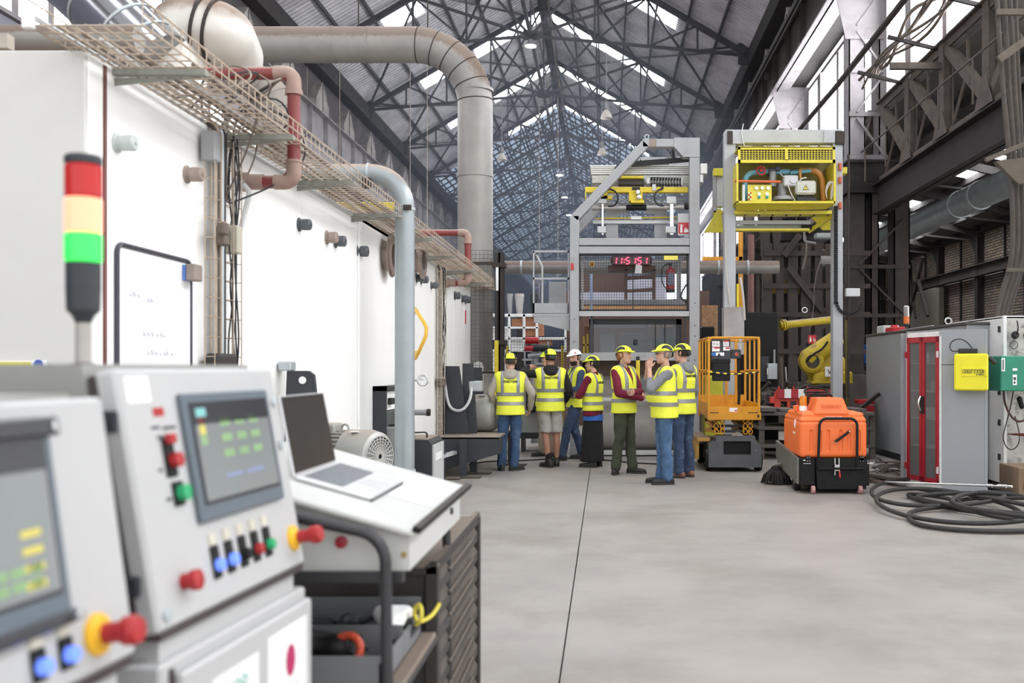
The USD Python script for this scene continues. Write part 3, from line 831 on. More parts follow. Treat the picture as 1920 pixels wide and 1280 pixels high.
er = Thing('board_eraser', 'brown and blue eraser block stuck on the corner of the whiteboard', 'eraser', (OX + .02, oy(341), 2.0))
p = ov(345, 512)
er.part('felt_pad', MB().box([OX + .015, p[1] - .06, p[2] - .045], [OX + .03, p[1] + .05, p[2] + .045], .004), mat('eraser_blue', (.10, .22, .62), .6), smooth=False)
er.part('holder', MB().box([OX + .03, p[1] - .055, p[2] - .045], [OX + .085, p[1] + .06, p[2] + .05], .006), mat('eraser_brown', (.30, .25, .22), .6), smooth=False)

# wire cable tray running along the top edge
tray = Thing('cable_tray', 'dusty wire mesh cable tray running along the oven top edge', 'cable tray', (-2.25, 4.4, 3.06))
x0, x1, z0 = -2.52, -2.02, 1.50 + EYE
ty0, ty1 = 4.35, 19.3
tw = MB()
for x in np.linspace(x0, x1, 9):
    tw.tube([[x, ty0, z0], [x, ty1, z0]], .005, 5)
for x in (x0, x1):
    for dz in (.05, .11):
        tw.tube([[x, ty0, z0 + dz], [x, ty1, z0 + dz]], .0055, 5)
for y in np.arange(ty0, ty1, .1):
    tw.tube([[x0, y, z0 + .11], [x0, y, z0 - .004], [x1, y, z0 - .004], [x1, y, z0 + .11]], .004, 4, cap=False)
tray.part('wire_basket', tw, wire_dusty, kind='stuff', smooth=False)
brk = mat('bracket_green_grey', (.26, .27, .23), .6, dust=DUST, dustat=(.3, .8))
for y in (4.95, 6.35, 7.9, 9.6, 11.4, 13.2, 15.2, 17.3, 19.0):
    b = MB().box([OX - .05, y, z0 - .04], [x1 + .03, y + .05, z0 - .01])
    b.prism([(0, 0), (.4, 0), (0, -.04)], [OX, y + .03, z0 - .05], (1, 0, 0), (0, 0, 1), .006)
    tray.part('bracket', b, brk, smooth=False)
tray.part('end_bracket', MB().box([-2.54, 4.33, z0 - .02], [-2.49, 4.36, z0 + .09], .004), label_white, smooth=False)
r3 = np.random.default_rng(11)
for k in range(9):
    pts = [[np.clip(x0 + .05 + k * .05 + r3.uniform(-.05, .05), x0 + .03, x1 - .03), y, z0 + .012 + r3.uniform(0, .035)] for y in np.arange(ty0 + .1 * k, ty1, 1.6)]
    tray.part('cable', MB().tube(spline(pts, 60), r3.uniform(.006, .014), 6), cable_dusty if k % 3 else gray_light)
for k in range(6):
    y = 5.9 + k * .22
    c = np.array([x0 + .3 + r3.uniform(-.1, .1), y, z0 + .1])
    lp = [c + np.array([r3.uniform(-.12, .12) + .1 * math.cos(t), .16 * math.sin(t), .12 + .12 * math.sin(t + k)]) for t in np.linspace(0, 5.5, 7)]
    tray.part('cable_loop', MB().tube(spline([[x0 + .1, y - .3, z0 + .02]] + lp + [[OX + .06, 6.25 + .02 * k, 2.6]], 40), .006, 6), cable_black if k % 2 else cable_dusty)

# vertical wire ladder trays with conduits on the oven face
def riser(name, y0, label, boxes=True):
    t = Thing('cable_riser', label, 'cable riser', (OX + .05, y0, .3), group='cable risers on the oven')
    zb, ztp = .3, 2.98
    for (a, b) in ((y0, y0 + .1), (y0 + .3, y0 + .44)):
        w = MB()
        for yy in (a, b):
            w.tube([[OX + .04, yy, zb], [OX + .04, yy, ztp]], .004, 5).tube([[OX + .10, yy, zb], [OX + .10, yy, ztp]], .004, 5)
        for z in np.arange(zb, ztp, .12):
            w.tube([[OX + .10, a, z], [OX + .04, a, z], [OX + .04, b, z], [OX + .10, b, z]], .003, 4, cap=False)
        t.part('wire_ladder', w, wire_dusty, kind='stuff', smooth=False)
    for k, (yy, r, m) in enumerate(((y0 + .155, .021, cable_dusty), (y0 + .205, .017, galv), (y0 + .245, .013, cable_black), (y0 + .12, .008, wire_dusty))):
        pts = bend([[OX - .2 + .02 * k, yy, ztp + .11], [OX + .05 + .01 * k, yy, ztp + .08], [OX + .06, yy, ztp - .15], [OX + .06, yy, .35]], .08)
        t.part('conduit', MB().tube(pts, r, 10), m)
    for k in range(5):
        yy = y0 + .36 + .02 * (k % 3)
        pts = [[OX + .07 + r3.uniform(-.01, .03), yy + r3.uniform(-.045, .045), z] for z in np.linspace(ztp + .05, .45, 9)]
        t.part('loose_cable', MB().tube(spline(pts, 40), .0055, 6), cable_black)
    if boxes:
        t.part('junction_box', MB().box([OX + .02, y0 + .33, 2.28], [OX + .12, y0 + .41, 2.46], .01), mat('box_beige', (.5, .47, .38), .5), smooth=False)
        t.part('limit_switch', MB().box([OX + .02, y0 - .02, 2.8], [OX + .11, y0 + .07, 2.98], .008), gray_paint, smooth=False)
        t.part('terminal_cluster', MB().box([OX + .08, y0 + .06, 2.30], [OX + .14, y0 + .14, 2.42], .01).box([OX + .1, y0 + .02, 2.36], [OX + .15, y0 + .1, 2.44], .01), cable_dusty, smooth=False)
        t.part('terminal_cluster', MB().box([OX + .03, y0 + .0, 1.55], [OX + .13, y0 + .3, 1.64], .02).box([OX + .03, y0 + .28, 1.57], [OX + .1, y0 + .36, 1.63], .02), mat('dark_box', (.03, .025, .025), .6), smooth=False)
    else:
        t.part('terminal_cluster', MB().box([OX + .03, y0 + .02, 1.28], [OX + .14, y0 + .2, 1.42], .02), cable_dusty, smooth=False)
    return t
riser('a', 6.0, 'wire ladder cable riser with conduits beside the whiteboard')
riser('b', 14.3, 'wire ladder cable riser with conduits beside the large motor stand', False)

# red pipes looping out of the oven side
pvc = mat('red_pipe_paint', (.22, .038, .036), .4, var=.15, dust=(.36, .26, .21), dustat=(.45, .95))
fit = mat('dusty_fitting', (.35, .23, .19), .6, var=.2, dust=(.40, .31, .25), dustat=(.3, .9))
def red_loop(Y, zb, zt_, xo, r, xi, label):
    t = Thing('red_pipe', label, 'pipe', (OX, Y, zb))
    pts = bend([[OX + .0, Y, zb], [xo, Y, zb], [xo, Y, zt_], [xi, Y, zt_]], r * 2.2, 8)
    t.part('pipe_run', MB().tube(pts, r, 18), pvc)
    def ring(p, q, k=1.22):
        t.part('coupling', MB().tube([p, q], r * k, 18), fit)
    ring([OX + .02, Y, zb], [OX + .05, Y, zb], 1.5)
    ring([OX + .05, Y, zb], [OX + .16, Y, zb])
    for z0_, x0_ in ((zb, -1), (zt_, 1)):
        el = bend([[xo - r * 3.0, Y, z0_], [xo, Y, z0_], [xo, Y, z0_ - x0_ * r * 3.0]], r * 2.2, 8)
        t.part('elbow', MB().tube(el, r * 1.17, 18), fit)
    ring([xo, Y, zt_ - r * 3.4], [xo, Y, zt_ - r * 2.6], 1.35)
    ring([xo, Y, zb + r * 3.0], [xo, Y, zb + r * 3.4], 1.3)
    return t
red_loop(6.69, 2.80, 3.53, -2.09, .043, -4.2, 'dark red pipe loop rising past the tray, near the whiteboard')
red_loop(15.3, 2.86, 3.63, -2.105, .05, -4.4, 'dark red pipe loop at the far end of the oven')
# short drop pipe behind the valve of the first loop
single('condensate_pipe', MB().tube(bend([[OX + .03, 6.62, 2.79], [OX + .09, 6.62, 2.72], [OX + .05, 6.55, 2.45]], .05), .018, 8), gray_light, 'thin pale drain pipe below the first red pipe loop', 'pipe')

# grey elbow pipe coming down in front of the oven
gp = Thing('grey_pipe', 'pale blue grey pipe bending down from the oven top to the floor', 'pipe', (-2.01, 10, 0))
gpm = mat('pale_blue_pipe', (.33, .37, .385), .35, .25, .08, 4.0, dust=(.36, .28, .22), dustat=(.35, .8))
pp = bend([[-3.4, 10.0, 3.50], [-2.01, 10.0, 3.50], [-2.01, 10.0, 0.0]], .34, 12)
gp.part('pipe_run', MB().tube(pp, .098, 28), gpm)
for p, q in (([-2.01, 10, .5], [-2.01, 10, .535]), ([-2.01, 10, .475], [-2.01, 10, .495]), ([-2.01, 10, 3.13], [-2.01, 10, 3.16]), ([-2.38, 10, 3.5], [-2.36, 10, 3.5])):
    gp.part('collar', MB().tube([p, q], .108, 28), galv)
gp.part('clamp', MB().box([-2.0, 9.86, 3.12], [-1.92, 9.9, 3.17], .004).box([-2.41, 9.88, 3.34], [-2.33, 9.94, 3.44], .004), steel_brown, smooth=False)
gp.part('floor_flange', MB().lathe([(.16, 0), (.16, .02), (.1, .02)], (-2.01, 10, 0), n=28), galv)
single('yellow_beam', MB().box([-3.6, 10.5, 3.22], [-2.05, 10.62, 3.3], .008), yellow_paint, 'yellow painted hoist bar lying behind the bent grey pipe', 'beam', smooth=False)

# yellow gas hose behind the grey pipe
hp = [P(779, 585, 12.2), P(792, 600, 12.0), P(800, 622, 11.9), P(794, 640, 11.9), P(780, 656, 12.0)]
hp = [ov(779, 583) + [.02, 0, 0]] + [p for p in hp[1:4]] + [ov(778, 660) + [.02, 0, 0]]
single('gas_hose', MB().tube(spline(hp, 24), .022, 10), mat('hose_yellow', (.80, .47, .05), .4), 'curved yellow gas hose on the oven behind the grey pipe', 'hose')
# dial gauge
g = Thing('dial_gauge', 'round white dial gauge on a stem beside the grey pipe', 'gauge', P(792, 713, 11.9))
p = P(792, 713, 11.9)
ax = unit([.25, -1, .0])
g.part('case', MB().lathe([(.001, 0), (.066, 0), (.07, .01), (.07, .05), (.062, .055), (.060, .045)], p, ax, 28), chrome)
g.part('dial_face', MB().lathe([(.06, .044), (.001, .046)], p, ax, 28), label_white)
_, s_, u_ = frame(ax)
tk = MB()
for k in range(11):
    a = math.radians(225 - 27 * k)
    dv = math.cos(a) * s_ + math.sin(a) * u_
    tk.bar(p + ax * .047 + dv * .044, p + ax * .047 + dv * .054, .003, .002, up=ax)
g.part('scale_mark', tk, label_black, smooth=False, kind='stuff')
g.part('needle', MB().bar(p + ax * .049 - .01 * s_, p + ax * .049 + .042 * unit(s_ + .7 * u_), .004, .002, up=ax), label_black, smooth=False)
g.part('stem', MB().tube([p - [.0, 0, 0], [OX, p[1] + .2, p[2]]], .012, 8), galv)

# access door with frame and latches
ad = Thing('access_door', 'charcoal framed access door with black handle low on the oven', 'door', (OX, 11.0, .15))
y0, y1 = oy(695), oy(741)
z0, z1 = .12, 1.36
fm = MB().box([OX, y0, z0], [OX + .16, y0 + .05, z1]).box([OX, y1 - .05, z0], [OX + .16, y1, z1]).box([OX, y0, z1 - .05], [OX + .16, y1, z1])
ad.part('frame', fm, gray_dark, smooth=False)
ad.part('lining', MB().box([OX + .0, y0 + .05, z1 - .26], [OX + .12, y1 - .05, z1 - .06]).box([OX, y0 + .05, z0], [OX + .12, y0 + .1, z1 - .06]).box([OX, y1 - .1, z0], [OX + .12, y1 - .05, z1 - .06]), label_white, smooth=False)
ad.part('leaf', MB().box([OX + .1, y0 + .1, z0], [OX + .15, y1 - .1, z1 - .27], .01), mat('leaf_grey', (.10, .12, .13), .35, .3, .3, 5.0), smooth=False)
for yy in (y0 + .25, y1 - .3):
    ad.part('latch', MB().box([OX + .12, yy, z1 - .2], [OX + .17, yy + .16, z1 - .13], .008), label_black, smooth=False)
ad.part('handle', MB().tube(bend([[OX + .15, y0 + .2, z1 - .42], [OX + .22, y0 + .2, z1 - .42], [OX + .22, y0 + .2, z1 - .72], [OX + .15, y0 + .2, z1 - .72]], .02), .012, 8), label_black)
ad.part('hasp', MB().box([OX + .15, y0 + .3, z1 - .73], [OX + .17, y0 + .75, z1 - .71]).box([OX + .15, y0 + .4, z1 - .98], [OX + .18, y0 + .7, z1 - .95]), chrome, smooth=False)
ad.part('feed_spout', MB().box([OX + .12, y0 + .42, .55], [OX + .3, y0 + .85, .92], .01), mat('spout_grey', (.25, .25, .25), .5), smooth=False)
vp = P(797, 774, 11.6)
va = Thing('spindle_valve', 'grey spindle valve sticking out of the oven by the grey pipe', 'valve', [OX, 11.75, vp[2]])
va.part('bonnet', MB().lathe([(.12, 0), (.12, .03), (.07, .05), (.07, .1), (.11, .1), (.11, .13), (.05, .14)], [OX, 11.75, vp[2]], (1, 0, 0), 24), galv)
va.part('spindle', MB().lathe([(.035, .14), (.035, .33), (.04, .33), (.04, .36), (.001, .36)], [OX, 11.75, vp[2]], (1, 0, 0), 16), gray_paint)
va.part('end_cap', MB().lathe([(.042, .35), (.042, .39), (.001, .39)], [OX, 11.75, vp[2]], (1, 0, 0), 16), label_black)

# gear cabinets and motors at floor level
def motor(name, c, r, L, ax, label, group=None, finy=True):
    """A finned electric motor, fan cover towards ax."""
    t = Thing(name, label, 'motor', [c[0], c[1], c[2] - r])
    mm = mat('motor_grey', (.40, .40, .37), .4, .15, .08, 5.0, dust=(.36, .31, .26), dustat=(.5, 1.0))
    ax = unit(ax)
    _, s_, u_ = frame(ax)
    c = np.asarray(c, float)
    t.part('body', MB().lathe([(.001, -L * .55), (r * .55, -L * .55), (r * .86, -L * .5), (r * .86, L * .15), (r * .001, L * .15)], c, ax, 32), mm)
    for k in range(14):
        a = math.pi * (-.42 + .84 * k / 13)
        for sgn in (-1, 1):
            dv = sgn * math.cos(a) * s_ + math.sin(a) * u_
            t.part('cooling_fin', MB().bar(c + dv * r * .88 - ax * L * .46, c + dv * r * .88 + ax * L * .13, .012, r * .2, up=dv), mm, smooth=False)
    t.part('fan_cover', MB().lathe([(r * .9, L * .13), (r * 1.0, L * .14), (r * 1.02, L * .36), (r * .93, L * .45), (r * .80, L * .47), (r * .78, L * .47)], c, ax, 36), mm)
    gm = MB()
    gm.lathe([(r * .8, L * .455), (.001, L * .455)], c, ax, 30)
    t.part('grille_back', gm, gray_dark)
    gw = MB()
    for rr in np.linspace(.12, .78, 7):
        g_ = np.linspace(0, 2 * math.pi, 29)[:-1]
        gw.tube([c + ax * L * .475 + r * rr * (math.cos(q) * s_ + math.sin(q) * u_) for q in g_], r * .028, 5, closed=True)
    for q in np.linspace(0, 2 * math.pi, 25)[:-1]:
        dv = math.cos(q) * s_ + math.sin(q) * u_
        gw.bar(c + ax * L * .475 + dv * r * .1, c + ax * L * .475 + dv * r * .8, r * .05, r * .03, up=ax)
    t.part('fan_grille', gw, mm, smooth=False, kind='stuff')
    t.part('terminal_box', MB().box(c + u_ * r * .8 - s_ * r * .35 - ax * L * .35, c + u_ * r * 1.2 + s_ * r * .35 + ax * L * .02, .015), mm, smooth=False)
    t.part('type_plate', MB().box(c + ax * L * .2 + s_ * r * .2 + u_ * r * .93, c + ax * L * .32 + s_ * r * .5 + u_ * r * .96), label_white, smooth=False)
    t.part('lifting_eye', MB().tube([c + u_ * r * 1.02 + ax * L * .07 + .035 * (math.cos(q) * ax + math.sin(q) * u_) for q in np.linspace(0, 2 * math.pi, 15)[:-1]], .009, 6, closed=True), mm)
    for k in (-.38, .05):
        t.part('foot', MB().box(c - u_ * r * 1.0 - s_ * r * .75 + ax * L * (k - .06), c - u_ * r * .7 + s_ * r * .75 + ax * L * (k + .06), .01), mm, smooth=False)
    return t
MZ = .86
motor('electric_motor', (-2.12, 15.4, .865), .285, .98, unit([.985, -.17, 0]), 'large grey finned motor on a charcoal stand near the workers')
ms = Thing('motor_stand', 'charcoal welded motor stand with tapering upright and dusty beams', 'motor stand', (-2.2, 14.6, 0))
ms.part('upright', MB().prism([(0, 0), (.36, 0), (.20, 1.02), (0, 1.02)], [-2.36, 14.78, .56], (1, 0, 0), (0, 0, 1), .05), gray_dark, smooth=False)
ms.part('upright', MB().prism([(0, 0), (.40, 0), (.34, 1.0), (.10, 1.0)], [-2.3, 15.9, .56], (1, 0, 0), (0, 0, 1), .05), gray_dark, smooth=False)
ms.part('side_beam', MB().prism([(0, 0), (.95, .28), (.95, .5), (0, .5)], [-2.42, 14.2, .06], (1, 0, 0), (0, 0, 1), -.06), gray_dark, smooth=False)
ms.part('top_plate', MB().box([-2.42, 14.2, .53], [-1.5, 16.2, .575], .01), mat('dusty_charcoal', (.09, .09, .095), .6, dust=(.3, .24, .19)), smooth=False)
for (x, y) in ((-2.32, 13.85), (-2.05, 14.05), (-1.98, 14.6), (-1.55, 15.9)):
    ms.part('leg', MB().box([x, y, .02], [x + .1, y + .06, .54]), gray_dark, smooth=False)
    ms.part('foot_plate', MB().box([x - .08, y - .06, 0], [x + .3, y + .14, .02], .004), steel_brown, smooth=False)
ms.part('rail', MB().bar([-2.4, 13.4, .3], [-1.75, 15.4, .42], .06, .05), gray_light, smooth=False)
ms.part('lug', MB().prism([(0, 0), (.22, 0), (.16, 1.06), (.0, 1.06)], [-2.12, 14.86, .56], (1, 0, 0), (0, 0, 1), .03), gray_dark, smooth=False)
ms.part('flexible_conduit', MB().tube(spline([[-1.98, 14.78, 1.26], [-1.99, 14.7, 1.1], [-2.12, 14.65, .93], [-2.25, 14.68, .95], [-2.33, 14.72, 1.1], [-2.36, 14.75, 1.35]], 30), .022, 8), gray_light)
ms.part('connection_box', MB().box([-2.03, 14.82, 1.2], [-1.83, 15.05, 1.36], .015), galv, smooth=False)
ms.part('hole_rim', MB().lathe([(.03, 0), (.03, .006), (.018, .006)], [-2.03, 14.85, 1.54], (0, -1, 0), 14), label_white)
motor('electric_motor', (-2.12, 7.95, .86), .205, .85, unit([.90, -.43, 0]), 'grey motor with round fan grille half hidden by the laptop desk')
single('motor_plinth', MB().box([-2.42, 7.6, 0], [-1.85, 8.5, .65], .02), gray_dark, 'charcoal block carrying the motor behind the laptop desk', 'plinth', smooth=False)
gb = Thing('gear_cabinet', 'low charcoal gear housing beside the foot of the grey pipe', 'housing', (-2.1, 11.5, 0))
a, b = P(777, 820, 10.6), P(808, 815, 11.9)
gb.part('casing', MB().prism([(0, 0), (.44, 0), (.44, .72), (.40, .76), (0, .76)], [-2.35, 10.95, .0], (1, 0, 0), (0, 0, 1), -.75), gray_dark, smooth=False)
gb.part('side_cover', MB().box([-1.905, 10.99, .02], [-1.885, 11.66, .70]), gray_light, smooth=False)
gb.part('name_plate', MB().box([-1.885, 11.1, .52], [-1.88, 11.5, .6]), label_white, smooth=False)
gb.part('dust_lid', MB().box([-2.34, 10.97, .76], [-1.95, 11.68, .77]), mat('dust_cover', (.32, .26, .21), .9, var=.3), smooth=False)
gb.part('handle', MB().tube(bend([[-2.2, 11.1, .77], [-2.2, 11.1, .83], [-2.0, 11.2, .83], [-2.0, 11.2, .77]], .03), .01, 6), steel_brown)
gb2 = Thing('step_box', 'charcoal drive box with a dusty top in front of the access door', 'box', (-2.3, 10.2, 0))
gb2.part('casing', MB().box([-2.4, 10.32, 0], [-2.12, 10.9, .5], .015), gray_dark, smooth=False)
gb2.part('spout', MB().box([-2.40, 10.45, .5], [-2.18, 10.95, .93], .015), mat('spout_grey', (.25, .25, .25)), smooth=False)

# ---------------------------------------------------------------- ducts over the oven
bd = Thing('large_elbow_duct', 'large pale elbow duct with dusty top rising out of the oven roof', 'duct', (-3.23, 7.5, ZT))
bigm = mat('elbow_duct_paint', (.66, .63, .58), .38, .2, .08, 2.0, dust=(.27, .19, .14), dustat=(.15, .6))
pts = bend([[-3.23, 7.5, ZT - .05], [-3.23, 7.5, 4.12], [-3.02, 7.5, 4.12]], .22, 12)
bd.part('elbow', MB().tube(pts, .22, 36), bigm)
n_ = unit([1, .05, -.25])
for k, d in enumerate((.0, .09)):
    c = np.array([-3.04, 7.5, 4.12]) + n_ * d
    bd.part('clamp_ring', MB().tube([c, c + n_ * .022], .234, 36), steel_brown)
bd.part('end_piece', MB().tube(bend([[-3.04, 7.5, 4.12], [-2.88, 7.51, 4.08], [-2.95, 7.95, 4.02], [-3.5, 8.3, 4.0]], .16, 10), .222, 36), bigm)
bd.part('roof_collar', MB().lathe([(.30, 0), (.30, .03), (.24, .03), (.24, .12)], (-3.23, 7.5, ZT - .02), n=32), galv)
b2 = Thing('ribbed_duct', 'brown dusty ribbed elbow duct behind the cable tray', 'duct', (-3.1, 11.2, ZT))
pts = bend([[-5.2, 10.6, 4.95], [-3.75, 11.1, 4.75], [-3.25, 11.2, ZT - .05]], .5, 8)
dbm = mat('dusty_duct', (.30, .27, .24), .7, 0, .2, 3.0, dust=(.24, .18, .14), dustat=(.2, .7))
b2.part('pipe', MB().tube(pts, .2, 28), dbm)
for i in (2, 4, 6, 8):
    if i < len(pts) - 1:
        d = unit(pts[i + 1] - pts[i])
        b2.part('rib', MB().tube([pts[i], pts[i] + d * .02], .21, 28), dbm)
mir = mat('insulation_foil', (.42, .43, .45), .16, 1.0, .1, 3.0)
fd = Thing('foil_duct', 'shiny foil clad duct slanting over the near end of the oven', 'duct', (-4.4, 7, 4.2))
pts = [[-7.2, 7.6, 5.6], [-5.2, 7.4, 4.55], [-4.2, 7.3, 4.1]]
fd.part('cladding', MB().tube([P(60, -110, 7.5), P(170, -10, 7.4), P(300, 118, 7.3)], .25, 32), mir)
c0, c1 = P(170, -10, 7.4), P(300, 118, 7.3)
dd = unit(c1 - c0)
for t in (.12, .55, .8):
    c = c0 + (c1 - c0) * t
    fd.part('seam_ring', MB().tube([c, c + dd * .02], .257, 32), galv)
fd2 = Thing('foil_duct', 'vertical shiny duct standing behind the large pale elbow', 'duct', (-3.9, 8.6, ZT))
fd2.part('cladding', MB().tube([[-4.02, 8.6, ZT - .05], [-4.02, 8.6, 6.0]], .2, 28), mir)
hd = Thing('low_header_pipe', 'grey header pipe with brown dusty top lying across the oven roof', 'pipe', (-4.5, 6.2, 3.4))
hd.part('pipe', MB().tube([[-6.4, 6.2, 3.60], [-2.9, 6.2, 3.60]], .085, 20), duct_m)
hd.part('saddle', MB().box([-4.0, 6.12, ZT - .02], [-3.92, 6.28, 3.55]).box([-5.6, 6.12, ZT - .02], [-5.52, 6.28, 3.55]), steel_brown, smooth=False)
hd2 = Thing('roof_edge_bar', 'dusty steel angle lying along the near edge of the oven roof', 'bar', (-4.4, 4.9, ZT))
hd2.part('angle', MB().bar([-6.3, 4.9, ZT + .03], [-2.9, 4.86, ZT + .09], .06, .07), mat('dusty_bar', (.42, .38, .32), .8, dust=DUST), smooth=False)

# tall grey duct: up from the caged block, over and away to the side
td = Thing('tall_duct', 'tall grey round duct with dusty bend, rising from the caged concrete block', 'duct', (-2.475, 19.0, .6))
Yd = 19.0
xd, zd = (891 - 1134) * Yd / F, EYE + (690 - 84) * Yd / F
rb_ = 1.15
path = bend([[-13.0, Yd, zd], [xd, Yd, zd], [xd, Yd, .55]], rb_, 14)
td.part('pipe', MB().tube(path, .335, 40), duct_m)
ct = np.array([xd - rb_, Yd, zd - rb_])
for a in np.linspace(0.06, math.pi / 2 - .06, 6):
    c = ct + rb_ * np.array([math.cos(a), 0, math.sin(a)])
    d = np.array([-math.sin(a), 0, math.cos(a)])
    td.part('bend_seam', MB().tube([c, c + d * .018], .342, 40), steel_brown)
for z in (EYE + (690 - 172) * Yd / F, EYE + (690 - 333) * Yd / F, 2.6, 1.3):
    td.part('joint_ring', MB().tube([[xd, Yd, z], [xd, Yd, z + .05]], .35, 40), duct_m)
for u in (790, 690, 625, 470):
    x = (u - 1134) * Yd / F
    td.part('joint_ring', MB().tube([[x, Yd, zd], [x + .04, Yd, zd]], .345, 40), duct_m)
for u, v1 in ((672, 46), (802, 46)):
    x = (u - 1134) * Yd / F
    td.part('hanger_rod', MB().tube([[x, Yd, zd + .3], [x, Yd, 16.8]], .012, 6), steel_brown)
bk = Thing('concrete_block', 'pale concrete base block with a steel lifting eye under the cage', 'block', (-2.2, 18.7, 0))
bk.part('block', MB().box([-2.75, 18.4, 0], [-1.95, 19.6, 1.45], .02), mat('pale_block', (.55, .52, .48), .8, var=.12, stain=(.35, .32, .29)), smooth=False)
pe = P(897, 690, 18.4)
bk.part('lifting_eye', MB().prism([(-.1, -.35), (.1, -.35), (.1, .0), (.07, .07), (0, .1), (-.07, .07), (-.1, 0)], [pe[0], 18.38, pe[2] + .03], (1, 0, 0), (0, 0, 1), .03).lathe([(.04, .0), (.04, .034), (.001, .034)], [pe[0], 18.38, pe[2] + .03], (0, -1, 0), 14), label_white, smooth=False)
# wire cage around the duct
def mesh_panel(mb, o, ux, uz, w, h, step, r):
    o, ux, uz = np.asarray(o, float), unit(ux), unit(uz)
    for a in np.arange(0, w + 1e-6, step):
        mb.bar(o + ux * a, o + ux * a + uz * h, r)
    for b in np.arange(0, h + 1e-6, step):
        mb.bar(o + uz * b, o + uz * b + ux * w, r)
    return mb
cage_m = mat('cage_wire', (.09, .085, .08), .6)
cg = Thing('wire_cage', 'dark wire mesh guard around the foot of the tall duct', 'cage', (-2.2, 18.2, 1.45))
zc0, zc1 = EYE - (700 - 690) * 18.2 / F, EYE + (690 - 468) * 18.2 / F
xa_, xb_ = (884 - 1134) * 18.2 / F, (930 - 1134) * 18.2 / F
cg.part('mesh_front', mesh_panel(MB(), [xa_, 18.2, zc0], (1, 0, 0), (0, 0, 1), xb_ - xa_, zc1 - zc0, .075, .007), cage_m, smooth=False, kind='stuff')
cg.part('mesh_side', mesh_panel(MB(), [xb_, 18.2, zc0], (0, 1, 0), (0, 0, 1), 1.4, zc1 - zc0, .075, .007), cage_m, smooth=False, kind='stuff')
cg.part('frame', MB().box([xa_, 18.18, zc1 - .28], [xb_, 18.22, zc1 - .22]).box([xa_, 18.18, zc0], [xb_, 18.22, zc0 + .04]), steel_brown, smooth=False)
hc = Thing('brown_post', 'dusty brown H-section post standing at the corner of the wire cage', 'post', (-1.9, 18.3, 0))
xh = (937 - 1134) * 18.3 / F
hc.part('section', MB().ibeam([xh, 18.3, 0], [xh, 18.3, zc1 - .05], .19, .16, .03, up=(0, 1, 0)), steel_brown, smooth=False)
hc.part('collar', MB().box([xh - .12, 18.16, zc1 - .32], [xh + .12, 18.42, zc1 - .24]).box([xh - .12, 18.16, 1.98], [xh + .12, 18.42, 2.06]), steel_brown, smooth=False)
hc.part('pale_strip', MB().box([xh - .06, 18.17, zc1 - .75], [xh - .01, 18.2, zc1 - .3]), label_white, smooth=False)
xy_ = (931 - 1134) * 18.0 / F
single('yellow_light_guard', MB().box([xy_ - .035, 17.95, .0], [xy_ + .035, 18.05, 2.05], .008), yellow_paint, 'slim yellow light barrier post in front of the wire cage', 'light barrier', smooth=False)
# ================================================================== the grey press frame with the clock
TY = 17.3
tower = Thing('press_machine', 'tall grey painted steel press frame with a slanted beam and mesh guards', 'machine frame', P(1190, 857, TY) * [1, 1, 0])
gp_ = gray_paint
def TB(name, u0, v0, u1, v1, dy=0.0, d=.18, m=gp_, bev=.006, label=None):
    tower.part(name, MB().B(u0, v0, u1, v1, TY + dy, d, bev), m, label, smooth=False)
fl = 690 + EYE * F / TY
TB('post', 1068.5, 404, 1085.5, fl, 0, .2)
TB('post', 1293, 288, 1312, fl, 0, .2)
TB('post', 1068.5, 440, 1085.5, fl, 1.5, .2); TB('post', 1293, 290, 1312, fl, 1.5, .2)
for dy in (0, 1.5):
    a, b = P(1077, 408, TY), P(1211, 268, TY)
    sc = (TY + dy) / TY
    a, b = a + [0, dy, 0], b + [0, dy, 0]
    tower.part('slanted_beam', MB().bar(a + [0, .09, 0], b + [0, .09, 0], .18, .15, up=(0, 0, 1), bev=.006), gp_, smooth=False)
    p0, p1 = P(1205, 260, TY), P(1265, 275, TY)
    tower.part('top_beam', MB().box([p0[0], TY + dy, p1[2]], [p1[0], TY + dy + .2, p0[2]], .006), gp_, smooth=False)
    q = P(1264, 258, TY)
    tower.part('corner_plate', MB().prism([(0, 0), (.445, 0), (.445, -.335), (.16, -.335), (.0, -.16)], [q[0], TY + dy - .012, q[2]], (1, 0, 0), (0, 0, 1), -.224), gp_, smooth=False)
TB('patched_section', 1217, 260.5, 1231, 274.5, -.004, .1, mat('worn_patch', (.28, .22, .19), .6), .001)
pe = P(1213, 255, TY)
tower.part('lifting_ring', MB().tube([pe + .035 * np.array([math.cos(t), 0, math.sin(t)]) + [0, .05, 0] for t in np.linspace(0, 2 * math.pi, 15)[:-1]], .009, 6, closed=True), galv)
for v0, v1 in ((446, 459.5), (462, 475)):
    TB('cross_beam', 1085.5, v0, 1293, v1, .02, .16)
TB('cross_beam', 1085.5, 450, 1293, 470, 1.5, .2)
for u in (1068.5, 1293):
    for v0, v1 in ((448, 470), (584, 592)):
        a, b = P(u, v0, TY), P(u + 18, v1, TY)
        tower.part('side_beam', MB().box([a[0], TY + .2, b[2]], [b[0], TY + 1.5, a[2]], .004), gp_, smooth=False)
TB('tread_plate', 1085.5, 583, 1293, 593, .02, .14, mat('tread_plate', (.44, .45, .46), .4, .3, .25, 90.0, bump=.7, bscale=140))
TB('deck_plate', 1086, 583, 1292, 585, .1, 1.4, mat('tread_plate', (.44, .45, .46)))
TB('sill_beam', 1085.5, 662, 1293, 676, .05, .16)
TB('sill_beam', 1085.5, 745, 1293, 752, .1, .12, gray_light)
TB('base_beam', 1085, 845, 1293, 853, .2, .2, gray_light)
